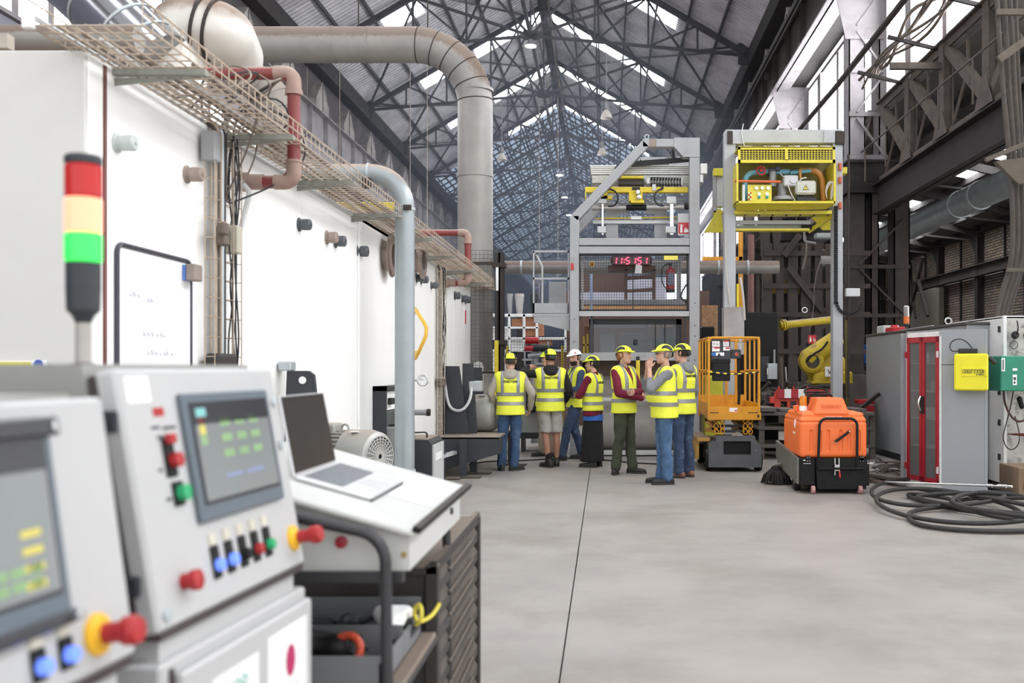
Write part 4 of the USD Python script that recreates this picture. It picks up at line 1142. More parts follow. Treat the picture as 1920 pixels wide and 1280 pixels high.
for u in (1069, 1293.5):
    p = P(u + 8, 850, TY)
    tower.part('base_plate', MB().box([p[0] - .2, TY - .08, 0], [p[0] + .2, TY + .3, .02]), gp_, smooth=False)
bo = MB()
for v in (598, 640, 660, 705, 720, 735, 790):
    p = P(1077, v, TY); bo.box([p[0] - .008, TY - .008, p[2] - .008], [p[0] + .008, TY, p[2] + .008])
    p = P(1303, v - 30, TY); bo.box([p[0] - .008, TY - .008, p[2] - .008], [p[0] + .008, TY, p[2] + .008])
tower.part('bolt_head', bo, label_black, smooth=False, kind='stuff')

# aluminium roller shutters on top
alu = mat('brushed_aluminium', (.66, .66, .64), .35, .55, .06, 6.0)
sl = Thing('slatted_boom', 'ribbed aluminium boom lying across the top of the press frame', 'boom', P(1215, 345, TY) + [0, .6, 0])
for k in range(5):
    sl.part('rib', MB().B(1106 + k * .5, 309.5 + k * 3.6, 1319, 312.4 + k * 3.6, TY + .45, .35, .006), alu, smooth=False)
for k in range(4):
    sl.part('rib', MB().B(1110, 328.5 + k * 3.6, 1314, 331.4 + k * 3.6, TY + .45, .35, .006), alu, smooth=False)
sl.part('core', MB().B(1112, 311, 1312, 343, TY + .5, .28), gray_dark, smooth=False)
sl.part('end_cap', MB().B(1313, 306, 1326.5, 326, TY + .4, .42, .01).B(1312, 326, 1319, 342, TY + .42, .4, .01), alu, smooth=False)
sl.part('dust_cover', MB().prism([(0, 0), (1.35, .12), (1.35, .20), (.3, .12), (.05, .06)], P(1152, 316, TY + .35), (1, 0, 0), (0, 0, 1), .05), mat('cover_black', (.03, .03, .033), .7), smooth=False)
bw = P(1240, 303, TY + .6)
sl.part('bracket', MB().prism([(0, 0), (.28, 0), (.28, .16), (.22, .16)], bw, (1, 0, 0), (0, 0, 1), .06), gp_, smooth=False)
sl.part('actuator', MB().tube([P(1264, 299, TY + .5), P(1262, 278, TY + .5)], .03, 10).tube([P(1264, 300, TY + .45), P(1256, 288, TY + .45), P(1262, 277, TY + .45)], .008, 6), label_black)

# yellow gripper crossbar with drives
gx = Thing('gripper_crossbar', 'yellow gripper crossbar with hoses and dusty drives inside the press frame', 'gripper', P(1190, 360, TY) + [0, .5, 0])
yb = yellow_paint
gx.part('bar', MB().B(1097, 350, 1290, 360.5, TY + .30, .14, .008), yb, smooth=False)
gx.part('hub', MB().B(1179, 360, 1205, 377, TY + .28, .2, .01).B(1183, 375, 1208, 380, TY + .27, .2, .005), yb, smooth=False)
gx.part('top_plate', MB().B(1159, 329, 1206, 334, TY + .28, .2, .006), yb, smooth=False)
gx.part('side_bracket', MB().B(1097, 360, 1099, 374, TY + .3, .14).B(1126, 366, 1148, 373, TY + .3, .1, .004).B(1132, 360, 1139, 372, TY + .3, .1), yb, smooth=False)
gx.part('drive_box', MB().B(1159, 334, 1208, 346, TY + .36, .2, .01), mat('dark_drive', (.05, .045, .04), .6), smooth=False)
gx.part('label_plate', MB().B(1185, 350.5, 1200, 356, TY + .29, .02), steel_brown, smooth=False)
gx.part('white_block', MB().B(1212, 333, 1219, 344, TY + .3, .1, .004).B(1223, 345, 1230, 357, TY + .27, .05, .004), gray_light, smooth=False)
ch = MB()
for k in range(11):
    u = 1220 + k * 5.4
    ch.B(u, 332 + (k / 11) * 1.5, u + 4, 336, TY + .28, .1, .003).B(u, 344, u + 4, 347.5, TY + .28, .1, .003).B(u + .8, 336, u + 1.8, 344, TY + .28, .02)
gx.part('cable_chain', ch, black_plastic, smooth=False, kind='stuff')
gx.part('chain_end', MB().B(1277, 332, 1280, 347, TY + .27, .12), gray_light, smooth=False)
for c, du in (((1144, 355), 1), ((1242, 354), -1)):
    u, v = c
    gx.part('hose', MB().tube(spline([P(u, v, TY + .26), P(u + 8 * du, v + 3, TY + .2), P(u + 15 * du, v + 16, TY + .16), P(u + 9 * du, v + 29, TY + .2), P(u - 3 * du, v + 31, TY + .28)], 24), .016, 8), cable_black)
gx.part('gland', MB().tube([P(1143, 353, TY + .30), P(1143, 353, TY + .24)], .025, 12).tube([P(1242, 352, TY + .30), P(1242, 352, TY + .24)], .025, 12), label_black)
gx.part('motor_knob', MB().lathe([(.05, 0), (.05, .06), (.035, .09), (.001, .09)], P(1196, 361, TY + .28), (0, -1, 0), 16).lathe([(.04, 0), (.04, .05), (.001, .06)], P(1198, 370, TY + .27), (0, -1, 0), 14), chrome)
rl = Thing('press_roller', 'long grey roller with a black rubber middle below the yellow crossbar', 'roller', P(1195, 395, TY) + [0, .5, 0])
rl.part('tube', MB().tube([P(1110, 390, TY + .42), P(1282, 388, TY + .42)], .047, 20), mat('roller_steel', (.42, .40, .38), .4, .5))
rl.part('rubber_sleeve', MB().tube([P(1174, 389.3, TY + .42), P(1212, 388.9, TY + .42)], .053, 20), black_plastic)
rl.part('shaft', MB().tube([P(1106, 382, TY + .5), P(1285, 379, TY + .5)], .012, 8).tube([P(1112, 375, TY + .5), P(1285, 373, TY + .5)], .01, 8), chrome)
rl.part('end_bearing', MB().lathe([(.07, 0), (.07, .08), (.001, .08)], P(1284, 386, TY + .42), (1, 0, 0), 16), steel_brown)
for u0, u1 in ((1128, 1132), (1256, 1263)):
    rl.part('clamp_arm', MB().B(u0, 372, u1, 440, TY + .33, .04, .003), chrome, smooth=False)
    rl.part('clamp_head', MB().B(u0 - 6, 368, u1 + 5, 381, TY + .3, .08, .008).B(u0 - 8, 424, u1 + 4, 436, TY + .3, .06, .006), gray_light, smooth=False)
pl = Thing('guide_plate', 'pair of plain grey guide plates hanging behind the long roller', 'plate', P(1195, 440, TY) + [0, .6, 0])
for u0, u1 in ((1136, 1159), (1227, 1250)):
    pl.part('plate', MB().B(u0, 393, u1, 446, TY + .6, .03, .003), gray_paint, smooth=False)
pl.part('bridge', MB().B(1136, 393, 1176, 401, TY + .58, .03).B(1210, 393, 1250, 401, TY + .58, .03).B(1115, 411, 1270, 420, TY + .7, .03), gray_paint, smooth=False)
pl.part('dusty_lip', MB().B(1112, 413, 1270, 419, TY + .56, .05), gray_light, smooth=False)
pl.part('yellow_rod', MB().tube([P(1117, 409.5, TY + .55), P(1270, 407, TY + .55)], .012, 8), yb)
pl.part('tag', MB().B(1183, 405, 1203, 411, TY + .53, .006), label_white, smooth=False)
a, b = P(1113, 417, TY + .8), P(1275, 446, TY + .8)
pl.part('mesh', mesh_panel(MB(), [a[0], TY + .8, b[2]], (1, 0, 0), (0, 0, 1), b[0] - a[0], a[2] - b[2], .026, .006), gray_dark, smooth=False, kind='stuff')
xs_ = Thing('extinguisher_sign', 'red fire extinguisher sign on the right post side of the press frame', 'sign', P(1281, 440, TY) + [0, .0, 0])
xs_ = xs_
xs_.part('plate', MB().B(1271, 400, 1293, 441, TY + .24, .006), gray_light, smooth=False)
xs_.part('red_field', MB().B(1272, 417, 1292, 438, TY + .232, .006), red_paint, smooth=False)
xs_.part('bottle_symbol', MB().B(1275.5, 424, 1279.5, 436, TY + .226, .005, .002).B(1276.5, 420.5, 1278.5, 424, TY + .226, .005).B(1273.5, 421, 1276.5, 422, TY + .226, .005).B(1279.5, 421.5, 1281.5, 423, TY + .226, .005), label_white, smooth=False)
fm_ = MB()
for k, (uu, h) in enumerate(((1283.5, 8), (1285.5, 11), (1287.5, 9), (1289.5, 6))):
    a = P(uu, 436 - k % 2, TY + .226)
    fm_.prism([(-.01, 0), (.008, 0), (.012, h * .005), (0, h * .0095), (-.006, h * .005)], a, (1, 0, 0), (0, 0, 1), -.005)
xs_.part('flame_symbol', fm_, label_white, smooth=False)

# mesh guard window with the clock, ladder and extinguisher behind it
mg = Thing('mesh_guard', 'fine dark wire mesh guard panel below the clock', 'guard', P(1190, 580, TY) + [0, .02, 0])
a, b = P(1087, 479, TY), P(1290, 581, TY)
mg.part('wire_mesh', mesh_panel(MB(), [a[0], TY + .14, b[2]], (1, 0, 0), (0, 0, 1), b[0] - a[0], a[2] - b[2], .046, .006), gray_dark, smooth=False, kind='stuff')
mg.part('frame', MB().B(1086, 477, 1088.5, 582, TY + .10, .04).B(1287.5, 477, 1290.5, 582, TY + .10, .04).B(1086, 477, 1290, 479, TY + .10, .04).B(1186, 479, 1187.8, 582, TY + .12, .02).B(1086, 580, 1290, 583, TY + .1, .04), label_black, smooth=False)
mg.part('slotted_rail', MB().B(1090, 479, 1094, 580, TY + .3, .04), gray_light, smooth=False)
mg.part('back_rail', MB().B(1092, 490, 1272, 501, TY + 1.0, .06).B(1092, 562, 1285, 570, TY + .9, .06).B(1269, 478, 1277, 562, TY + .95, .06), gray_paint, smooth=False)
mg.part('hinge_hose', MB().tube(spline([P(1290, 530, TY + .1), P(1280, 545, TY + .08), P(1277, 557, TY + .08), P(1288, 566, TY + .1)], 16), .014, 8), cable_black)
bt = Thing('stop_button', 'small yellow and red stop button on the rail behind the mesh', 'button', P(1110, 500, TY) + [0, .97, 0])
q = P(1110, 495.5, TY + 1.0)
bt.part('yellow_ring', MB().lathe([(.05, 0), (.05, .02), (.001, .02)], q, (0, -1, 0), 18), yellow_paint)
bt.part('red_cap', MB().lathe([(.022, .02), (.022, .05), (.001, .05)], q, (0, -1, 0), 14), red_paint)
ck = Thing('digital_clock', 'black wall clock with large red LED digits reading 11:51:51', 'clock', P(1184, 497, TY) + [0, .03, 0])
ck.part('case', MB().B(1147.5, 480, 1220.5, 497, TY + .02, .08, .012), mat('clock_case', (.035, .008, .01), .35), smooth=False)
ck.part('ear', MB().B(1144.5, 484, 1147.5, 493, TY + .04, .04, .004).B(1220.5, 484, 1223, 493, TY + .04, .04, .004), label_black, smooth=False)
led = emitter('red_led', (1.0, .03, .06), 9.0)
SEG = {'1': 'bc', '5': 'afgcd'}
def digit(chs, x, z, w, h, y, r):
    mb = MB()
    S = {'a': ((0, h), (w, h)), 'b': ((w, h), (w, h / 2)), 'c': ((w, h / 2), (w, 0)), 'd': ((0, 0), (w, 0)), 'e': ((0, 0), (0, h / 2)), 'f': ((0, h / 2), (0, h)), 'g': ((0, h / 2), (w, h / 2))}
    for s in SEG[chs]:
        (ax_, az_), (bx_, bz_) = S[s]
        k = .13
        sk = .12
        A = np.array([x + ax_ + (bx_ - ax_) * k + sk * az_, y, z + az_ + (bz_ - az_) * k])
        B_ = np.array([x + bx_ - (bx_ - ax_) * k + sk * bz_, y, z + bz_ - (bz_ - az_) * k])
        mb.bar(A, B_, r, .008, up=(0, 1, 0))
    return mb
p0 = P(1147.5, 497, TY)
for chs, u in (('1', 1148.5), ('1', 1158.5), ('5', 1173), ('1', 1184), ('5', 1195), ('1', 1205.5)):
    p = P(u, 494.2, TY)
    ck.part('led_digit', digit(chs, p[0], p[2], .062, .108, TY + .014, .019), led, smooth=False)
cm = MB()
for u in (1170.5, 1192.5):
    for v in (486.3, 491.2):
        p = P(u, v, TY); cm.box([p[0] - .009, TY + .01, p[2] - .009], [p[0] + .009, TY + .02, p[2] + .009])
ck.part('led_colon', cm, led, smooth=False)
single('clear_bag', MB().prism([(0, 0), (.12, 0), (.13, .14), (.02, .16)], P(1190, 512.5, TY - .02), (1, 0, 0), (0, 0, 1), .012), mat('plastic_bag', (.75, .75, .75), .25, trans=.6), 'small clear plastic bag taped under the clock', 'bag', smooth=False)
lad = Thing('brown_ladder', 'brown steel step frame standing behind the mesh guard', 'ladder', P(1190, 561, TY) + [0, .5, 0])
lm = mat('brown_ladder', (.13, .06, .045), .6)
lad.part('top_step', MB().B(1140, 497, 1229, 508, TY + .5, .3, .004), lm, smooth=False)
for u0 in (1170.5, 1223):
    lad.part('stile', MB().B(u0, 505, u0 + 6, 561, TY + .5, .06), lm, smooth=False)
for v in (519, 543):
    lad.part('step', MB().bar(P(1176, v + 2.5, TY + .55), P(1224, v - .5, TY + .55), .2, .05), lm, smooth=False)
ex = Thing('fire_extinguisher', 'red fire extinguisher with black hose hanging behind the mesh guard', 'fire extinguisher', P(1257, 548, TY) + [0, .3, 0])
q = P(1257, 548, TY + .3)
ex.part('cylinder', MB().lathe([(.001, .02), (.075, .02), (.077, .05), (.077, .37), (.06, .42), (.025, .44), (.025, .47), (.001, .47)], q, n=24), mat('extinguisher_red', (.42, .02, .03), .35))
ex.part('foot_ring', MB().lathe([(.08, 0), (.08, .06), (.07, .06), (.07, 0)], q, n=24), label_black)
ex.part('valve', MB().lathe([(.03, .46), (.03, .5), (.001, .5)], q, n=12).box(q + [-.05, -.01, .49], q + [.03, .01, .515]), gray_dark)
ex.part('printed_label', MB().box(q + [-.055, -.085, .12], q + [.055, -.07, .34], .01), mat('blue_print', (.18, .20, .30), .5, var=.5, scale=60), smooth=False)
ex.part('hose', MB().tube(spline([q + [-.03, -.01, .5], q + [-.12, -.03, .46], q + [-.155, -.04, .3], q + [-.12, -.03, .12], q + [-.06, -.03, .05]], 24), .010, 8), cable_black)
single('yellow_number_tag', MB().B(1245, 479, 1271, 487, TY + .04, .01), mat('tag_yellow', (.8, .68, .1), .5, var=.0), 'yellow and white tag strip at the top of the mesh guard', 'tag', smooth=False)
# small red hanging lockout on the left post
t = Thing('red_lockout_tag', 'small red tag hanging on the grey post beside the caged walkway', 'tag', P(1073, 505, TY) + [0, -.02, 0])
t.part('tag', MB().B(1070.5, 493, 1075.5, 506, TY - .03, .025, .006), red_paint, smooth=False)
t.part('hook', MB().tube(spline([P(1073, 493, TY - .015), P(1072, 486, TY - .015), P(1074, 482, TY - .01), P(1076, 486, TY)], 12), .004, 6), chrome)

# lower window of the press
lw = Thing('press_window', 'wide dark safety window below the tread plate of the press frame', 'window panel', P(1190, 675, TY) + [0, .3, 0])
lw.part('frame', MB().B(1105, 598, 1278, 608, TY + .3, .08).B(1105, 598, 1113, 664, TY + .3, .08).B(1268, 598, 1278, 664, TY + .3, .08).B(1107, 592, 1112, 664, TY + .1, .04).B(1283, 592, 1286, 664, TY + .1, .04), gray_dark, smooth=False)
lw.part('pane', MB().B(1113, 607, 1268, 662, TY + .34, .01), pane_mat('dark_glass', (.55, .57, .6)), smooth=False)
lw.part('mullion', MB().B(1211, 607, 1216, 662, TY + .36, .03).B(1237, 607, 1241, 662, TY + .5, .03), gray_paint, smooth=False)
lw.part('rod', MB().B(1228.5, 603, 1230, 662, TY + .28, .02).B(1246.5, 603, 1248, 662, TY + .28, .02), label_black, smooth=False)
lw.part('bottom_rail', MB().B(1105, 660, 1290, 664, TY + .28, .1), gray_paint, smooth=False)
dr = Thing('press_drum', 'large grey horizontal drum low inside the press frame behind the workers', 'drum', P(1190, 845, TY) + [0, .7, 0])
dr.part('shell', MB().tube([P(1096, 800, TY + .75), P(1290, 800, TY + .75)], .44, 36), mat('drum_grey', (.38, .36, .34), .5, .1, .12, 3.0, stain=(.25, .22, .2)))
dr.part('upper_casing', MB().B(1088, 700, 1290, 775, TY + .7, .5, .02), mat('drum_grey', (.38, .36, .34)), smooth=False)
dr.part('dark_bed', MB().B(1088, 676, 1290, 702, TY + .5, .5), mat('dusty_bed', (.12, .085, .07), .8, dust=DUST), smooth=False)
dr.part('foot', MB().B(1094, 838, 1110, 857, TY + .6, .3).B(1270, 838, 1286, 857, TY + .6, .3), gray_dark, smooth=False)
yp = Thing('yellow_sensor_post', 'yellow stand with a black beacon cap in front of the press window', 'post', P(1196, 740, TY) + [0, -.05, 0])
yp.part('post', MB().B(1192.5, 675, 1200, 745, TY - .05, .05, .006), yellow_paint, smooth=False)
yp.part('cap', MB().B(1193, 668, 1199, 676, TY - .05, .05, .01).B(1189, 636, 1195, 646, TY + .1, .05, .01), label_black, smooth=False)
fo = Thing('film_roll', 'wrapped film roll with a green end lying behind the press window', 'roll', P(1235, 660, TY) + [0, .9, 0])
fo.part('film', MB().tube([P(1194, 645, TY + .9), P(1222, 643, TY + .9)], .085, 16), mat('film_white', (.6, .62, .63), .2))
fo.part('green_end', MB().tube([P(1222, 643, TY + .9), P(1268, 641, TY + .9)], .085, 16), mat('film_green', (.03, .22, .12), .4))
# inner machinery glimpsed through the window
im = Thing('inner_cabinet', 'pale machine cabinets glimpsed through the dark press window', 'cabinet', P(1180, 700, TY) + [0, 3.0, 0])
im.part('box', MB().B(1126, 625, 1152, 700, TY + 3.2, .8, .02), gray_light, smooth=False)
im.part('box', MB().B(1162, 625, 1205, 700, TY + 3.4, .8, .02), gray_paint, smooth=False)
im.part('beam', MB().B(1110, 606, 1220, 614, TY + 3, .3), gray_paint, smooth=False)
ob = mat('chip_board', (.42, .24, .13), .8, 0, .35, 25.0)
single('chipboard_panel', MB().B(1096, 612, 1109, 690, TY + .9, .04), ob, 'narrow brown chipboard strip inside the press frame by the white helmet', 'board', smooth=False)
im.part('board_strip', MB().B(1160, 600, 1262, 613, TY + 3.15, .05), ob, smooth=False)
im.part('board_post', MB().B(1240, 612, 1262, 700, TY + 3.2, .4), gray_dark, smooth=False)
single('chipboard_panel', MB().B(1316, 572, 1346, 632, 20.5, .04), ob, 'brown chipboard sheet standing between the press frame and scissor lift', 'board', smooth=False)
single('yellow_ladder_rail', MB().B(1093, 630, 1096.5, 690, TY + .5, .04).B(1100, 626, 1103, 690, TY + .5, .04).B(1093, 645, 1103, 648, TY + .5, .03), yellow_paint, 'yellow ladder rails standing inside the press frame', 'ladder', smooth=False)

# caged walkway cantilevered from the left post
wk = Thing('walkway_platform', 'small grey cantilevered walkway with railings on the side of the press frame', 'platform', P(1033, 600, TY) + [0, .1, 0])
wk.part('deck', MB().B(998, 588, 1068, 593, TY + .1, 1.3, .004), gray_paint, smooth=False)
wk.part('kick_plate', MB().B(999, 568, 1066, 587, TY + .12, .02), gray_paint, smooth=False)
wk.part('bracket', MB().prism([(0, 0), (.62, 0), (.62, -.25), (0, -.1)], P(1001, 593, TY + .1), (1, 0, 0), (0, 0, 1), -.12), gray_paint, smooth=False)
for u in (999, 1064.5):
    for dy in (.12, 1.3):
        wk.part('post', MB().B(u, 470 if dy < 1 else 478, u + 3, 590, TY + dy, .03), gray_paint, smooth=False)
for v in (469, 520):
    for dy in (.12, 1.3):
        wk.part('rail', MB().B(999, v, 1067, v + 4, TY + dy, .03), gray_paint, smooth=False)
for u in (999, 1064.5):
    a = P(u + 1, 472, TY + .12); b = P(u + 1, 522, TY + .12)
    wk.part('side_rail', MB().bar(a, [a[0], TY + 1.3, a[2]], .03).bar(b, [b[0], TY + 1.3, b[2]], .03), gray_paint, smooth=False)
wk.part('inner_gate', MB().tube(bend([P(1006, 478, TY + .6), P(1017, 500, TY + .6), P(1017, 570, TY + .6)], .05), .018, 8), gray_light)
a, b = P(1029, 528, TY + .9), P(1062, 568, TY + .9)
wk.part('perforated_sheet', mesh_panel(MB(), [a[0], TY + .9, b[2]], (1, 0, 1), (-1, 0, 1), 0.01, .01, .5, .002).box([a[0], TY + .9, b[2]], [b[0], TY + .91, a[2]]), mat('perforated', (.34, .34, .34), .6, var=.5, scale=110.), smooth=False)

# ---------------------------------------------------------------- grey portal with the yellow hydraulic box
GY = 17.0
gt = Thing('grey_portal', 'light grey steel portal carrying the yellow hydraulic box', 'machine frame', P(1470, 862, GY) * [1, 1, 0])
glm = mat('portal_grey', (.40, .415, .43), .45, 0, .06, 3.0, stain=(.33, .31, .30), stainat=(.6, .75), stainscale=2.5)
fl = 690 + EYE * F / GY
gt.part('post', MB().B(1358, 246, 1379.5, fl, GY, .2, .006), glm, smooth=False)
gt.part('post', MB().B(1562, 265, 1580.5, fl, GY, .2, .006), glm, smooth=False)
gt.part('top_beam', MB().B(1360, 242.5, 1580, 268, GY - .01, .22, .012), glm, smooth=False)
gt.part('gusset', MB().B(1366, 247, 1395, 269, GY - .03, .02, .0).B(1545, 244, 1566, 267, GY - .03, .02), glm, smooth=False)
gt.part('hinge_plate', MB().B(1364, 245, 1374, 269, GY - .05, .03, .004).B(1567, 245, 1584, 270, GY - .05, .1, .006), steel_brown, smooth=False)
gt.part('cross_rail', MB().B(1378, 413, 1520, 420, GY + .2, .1).B(1378, 422, 1516, 428, GY + .4, .1), glm, smooth=False)
gt.part('base_block', MB().B(1357, 575, 1396, 665, GY - .02, .3, .01), mat('block_grey', (.36, .34, .33), .6, stain=(.25, .22, .2)), smooth=False)
gt.part('base_plate', MB().B(1350, fl - 2, 1388, fl, GY - .1, .4).B(1555, fl - 2, 1590, fl, GY - .1, .4), glm, smooth=False)
sw = MB()
for k in range(3):
    p = P(1577, 293 + k * 46, GY)
    sw.box([p[0] - .02, GY - .04, p[2] - .1], [p[0] + .02, GY, p[2] + .1])
gt.part('limit_switch', MB().B(1573, 305, 1579, 319, GY - .05, .05, .008).B(1573, 331, 1579, 343, GY - .05, .05, .008).B(1573, 379, 1579, 391, GY - .05, .05, .008), mat('switch_red', (.50, .11, .06), .5), smooth=False)
cc = MB()
for k in range(52):
    v = 388 + k * 3.55
    p = P(1566.5, v, GY)
    cc.box([p[0] - .03, GY - .055, p[2] - .012], [p[0] + .03, GY - .005, p[2] + .012], .003)
pts = arc(P(1592, 566, GY - .03), math.pi, 2 * math.pi * .98, .21, [1, 0, 0], [0, 0, 1.0], 14)
for a, b in zip(pts[:-1], pts[1:]):
    cc.bar(a, a + (b - a) * .8, .045, .05, up=(0, 1, 0))
gt.part('cable_chain', cc, black_plastic, smooth=False, kind='stuff')
gt.part('grey_junction_box', MB().B(1587, 540, 1613, 555.5, GY - .08, .12, .01), gray_light, smooth=False)
gt.part('side_conduit', MB().tube([P(1591, 290, GY + .1), P(1591, 745, GY + .1)], .022, 8), steel_brown)
gt.part('hose', MB().tube(spline([P(1361, 430, GY - .03), P(1363, 520, GY - .04), P(1369, 570, GY - .03)], 16), .014, 8).tube(spline([P(1388, 520, GY - .02), P(1392, 545, GY - .04), P(1396, 600, GY - .02)], 16), .022, 8), mat('hose_grey', (.5, .47, .43), .6))
gt.part('yellow_rod', MB().tube([P(1383.5, 532, GY - .01), P(1383.5, 576, GY - .01)], .024, 10), yellow_paint)
gt.part('cap_wire', MB().tube(spline([P(1394, 232, GY), P(1391, 250, GY - .04), P(1396, 274, GY - .05)], 12), .008, 6), gray_light)

HB = GY - .45
hb = Thing('hydraulic_box', 'open yellow steel box full of blue and orange pipes under the grey portal beam', 'machine box', P(1475, 405, HB) + [0, .3, 0])
yx = mat('box_yellow', (.66, .56, .04), .42, 0, .1, 5.0, stain=(.40, .32, .05), stainat=(.6, .75), stainscale=6.0)
hb.part('back_panel', MB().B(1383, 305, 1567, 379, HB + .62, .02), mat('box_inner', (.22, .185, .04), .6), smooth=False)
hb.part('side_panel', MB().B(1381, 305, 1384.5, 380, HB, .64).B(1563.5, 302, 1567.5, 380, HB, .64), yx, smooth=False)
a, b = P(1381, 378, HB), P(1567, 392, HB)
hb.part('bottom_tray', MB().B(1381, 376.5, 1567, 381, HB, .64, .004), yx, smooth=False)
lip = MB()
lip.raw([P(1381, 381, HB), P(1567, 381, HB), P(1549, 392, HB + .2), P(1380, 394, HB + .2), P(1381, 381, HB) + [0, .02, 0], P(1567, 381, HB) + [0, .02, 0], P(1549, 392, HB + .2) + [0, .02, 0], P(1380, 394, HB + .2) + [0, .02, 0]],
        [[0, 1, 2, 3], [4, 7, 6, 5], [0, 4, 5, 1], [1, 5, 6, 2], [2, 6, 7, 3], [3, 7, 4, 0]])
hb.part('slanted_skirt', lip, yx, smooth=False)
hb.part('lower_bar', MB().B(1378, 394, 1560, 401, HB + .35, .3, .004).B(1378, 428, 1518, 432, HB + .5, .2), yx, smooth=False)
# vent hood: frame and crossing slats
fr = MB()
for (u0, v0, u1, v1) in ((1384, 275, 1566, 280), (1384, 299, 1566, 305), (1384, 275, 1388.5, 305), (1561.5, 275, 1566, 305), (1472, 280, 1477.5, 300)):
    fr.B(u0, v0, u1, v1, HB - .02, .03)
hb.part('vent_frame', fr, yx, smooth=False)
hb.part('vent_top', MB().B(1384, 274, 1566, 276.5, HB - .02, .6), yx, smooth=False)
for c0_, c1_ in ((1388.5, 1472), (1477.5, 1561.5)):
    g_ = MB()
    for k in range(1, 15):
        u = c0_ + (c1_ - c0_) * k / 15
        g_.B(u - .6, 280, u + .6, 300, HB - .012, .012)
    for k in range(1, 5):
        v = 280 + 20 * k / 5
        g_.B(c0_, v - .5, c1_, v + .5, HB - .008, .01)
    hb.part('vent_grid', g_, yx, smooth=False, kind='stuff')
hb.part('vent_louvre', MB().B(1389, 281, 1561, 299, HB + .2, .02), mat('louvre_brown', (.10, .075, .06), .7), smooth=False)
blue = mat('pipe_blue', (.16, .42, .52), .4)
org = mat('pipe_orange', (.62, .27, .05), .4)
dk = mat('valve_dark', (.06, .07, .10), .5)
def hp_(name, pts, r, m, rad=.1):
    hb.part(name, MB().tube(bend([P(u, v, HB + d) for u, v, d in pts], rad), r, 14), m)
hp_('blue_pipe', [(1397, 376, .35), (1397, 325, .35), (1432, 322, .35), (1480, 322, .35)], .045, blue, .16)
hp_('blue_pipe', [(1482, 324, .3), (1520, 320, .3)], .035, blue)
hp_('orange_pipe', [(1500, 320, .4), (1540, 320, .4), (1545, 376, .4)], .05, org, .2)
hp_('orange_pipe', [(1500, 318, .25), (1501, 336, .25)], .022, org)
hp_('red_rod', [(1378, 339.5, .05), (1464, 340.5, .05)], .022, mat('rod_red', (.6, .13, .05), .4))
hb.part('valve_wheel', MB().tube([P(1427, 320, HB + .25) + .07 * np.array([math.cos(t), 0, math.sin(t)]) for t in np.linspace(0, 2 * math.pi, 17)[:-1]], .014, 6, closed=True).lathe([(.03, 0), (.03, .05), (.001, .05)], P(1427, 320, HB + .3), (0, -1, 0), 12), red_paint)
hb.part('valve_body', MB().B(1440, 314, 1456, 328, HB + .28, .16, .02).B(1483, 316, 1498, 327, HB + .3, .15, .02).B(1455, 311, 1463, 320, HB + .25, .1, .01), dk, smooth=False)
hb.part('pump_column', MB().tube([P(1449, 322, HB + .32), P(1449, 350, HB + .32)], .065, 18).tube([P(1467, 345, HB + .35), P(1467, 376, HB + .35)], .09, 20), mat('pump_grey', (.30, .31, .31), .45, .3))
hb.part('pump_flange', MB().lathe([(.17, 0), (.17, .05), (.14, .07), (.001, .07)], P(1468, 376, HB + .3), n=24), gray_paint)
hb.part('actuator', MB().B(1470, 328, 1497, 348, HB + .1, .16, .015).lathe([(.05, 0), (.05, .03), (.001, .03)], P(1487, 338, HB + .1), (0, -1, 0), 16), gray_light)
hb.part('control_box', MB().B(1492, 338, 1531, 364, HB + .08, .14, .03), mat('box_pale', (.52, .53, .46), .45), smooth=False)
tri = P(1511, 351.5, HB + .075)
hb.part('warning_triangle', MB().prism([(-.048, -.035), (.048, -.035), (0, .05)], tri, (1, 0, 0), (0, 0, 1), .004), label_black, smooth=False)
hb.part('warning_field', MB().prism([(-.036, -.028), (.036, -.028), (0, .036)], tri - [0, .002, 0], (1, 0, 0), (0, 0, 1), .004), mat('sign_yellow', (.85, .62, .04), .5), smooth=False)
hb.part('warning_bolt', MB().prism([(-.002, .022), (.008, .022), (.002, .004), (.010, .004), (-.004, -.024), (0, -.004), (-.008, -.004)], tri - [0, .004, 0], (1, 0, 0), (0, 0, 1), .004), label_black, smooth=False)
for k in range(10):
    u = 1494 + k * 3.4
    hb.part('gland', MB().tube([P(u, 364, HB + .14), P(u, 369, HB + .14)], .012, 8), label_black)
hb.part('terminal_block', MB().B(1494, 369, 1532, 377, HB + .1, .14, .01), label_black, smooth=False)
hb.part('gauge_panel', MB().B(1402, 346, 1447, 377, HB + .1, .02), mat('panel_yellow', (.70, .60, .05), .4), smooth=False)
hb.part('panel_edge', MB().B(1392, 346, 1397, 377, HB + .06, .1), gray_light, smooth=False)
for u, v in ((1418, 353), (1429, 353), (1440, 353)):
    hb.part('dial', MB().lathe([(.03, 0), (.03, .035), (.001, .035)], P(u, v, HB + .1), (0, -1, 0), 14), chrome)
for u, v in ((1423, 370), (1438, 370)):
    hb.part('regulator', MB().lathe([(.022, 0), (.022, .05), (.001, .06)], P(u, v, HB + .1), (0, -1, 0), 12), mat('regulator_teal', (.03, .30, .33), .4))
    hb.part('regulator_ring', MB().lathe([(.028, 0), (.028, .03), (.001, .03)], P(u, v - 6, HB + .1), (0, -1, 0), 12), chrome)
for r_ in range(4):
    for c_ in range(2):
        hb.part('push_fitting', MB().lathe([(.012, 0), (.012, .03), (.001, .03)], P(1403.5 + c_ * 4, 362 + r_ * 4, HB + .1), (0, -1, 0), 10), red_paint if (r_ + c_) % 2 else chrome)
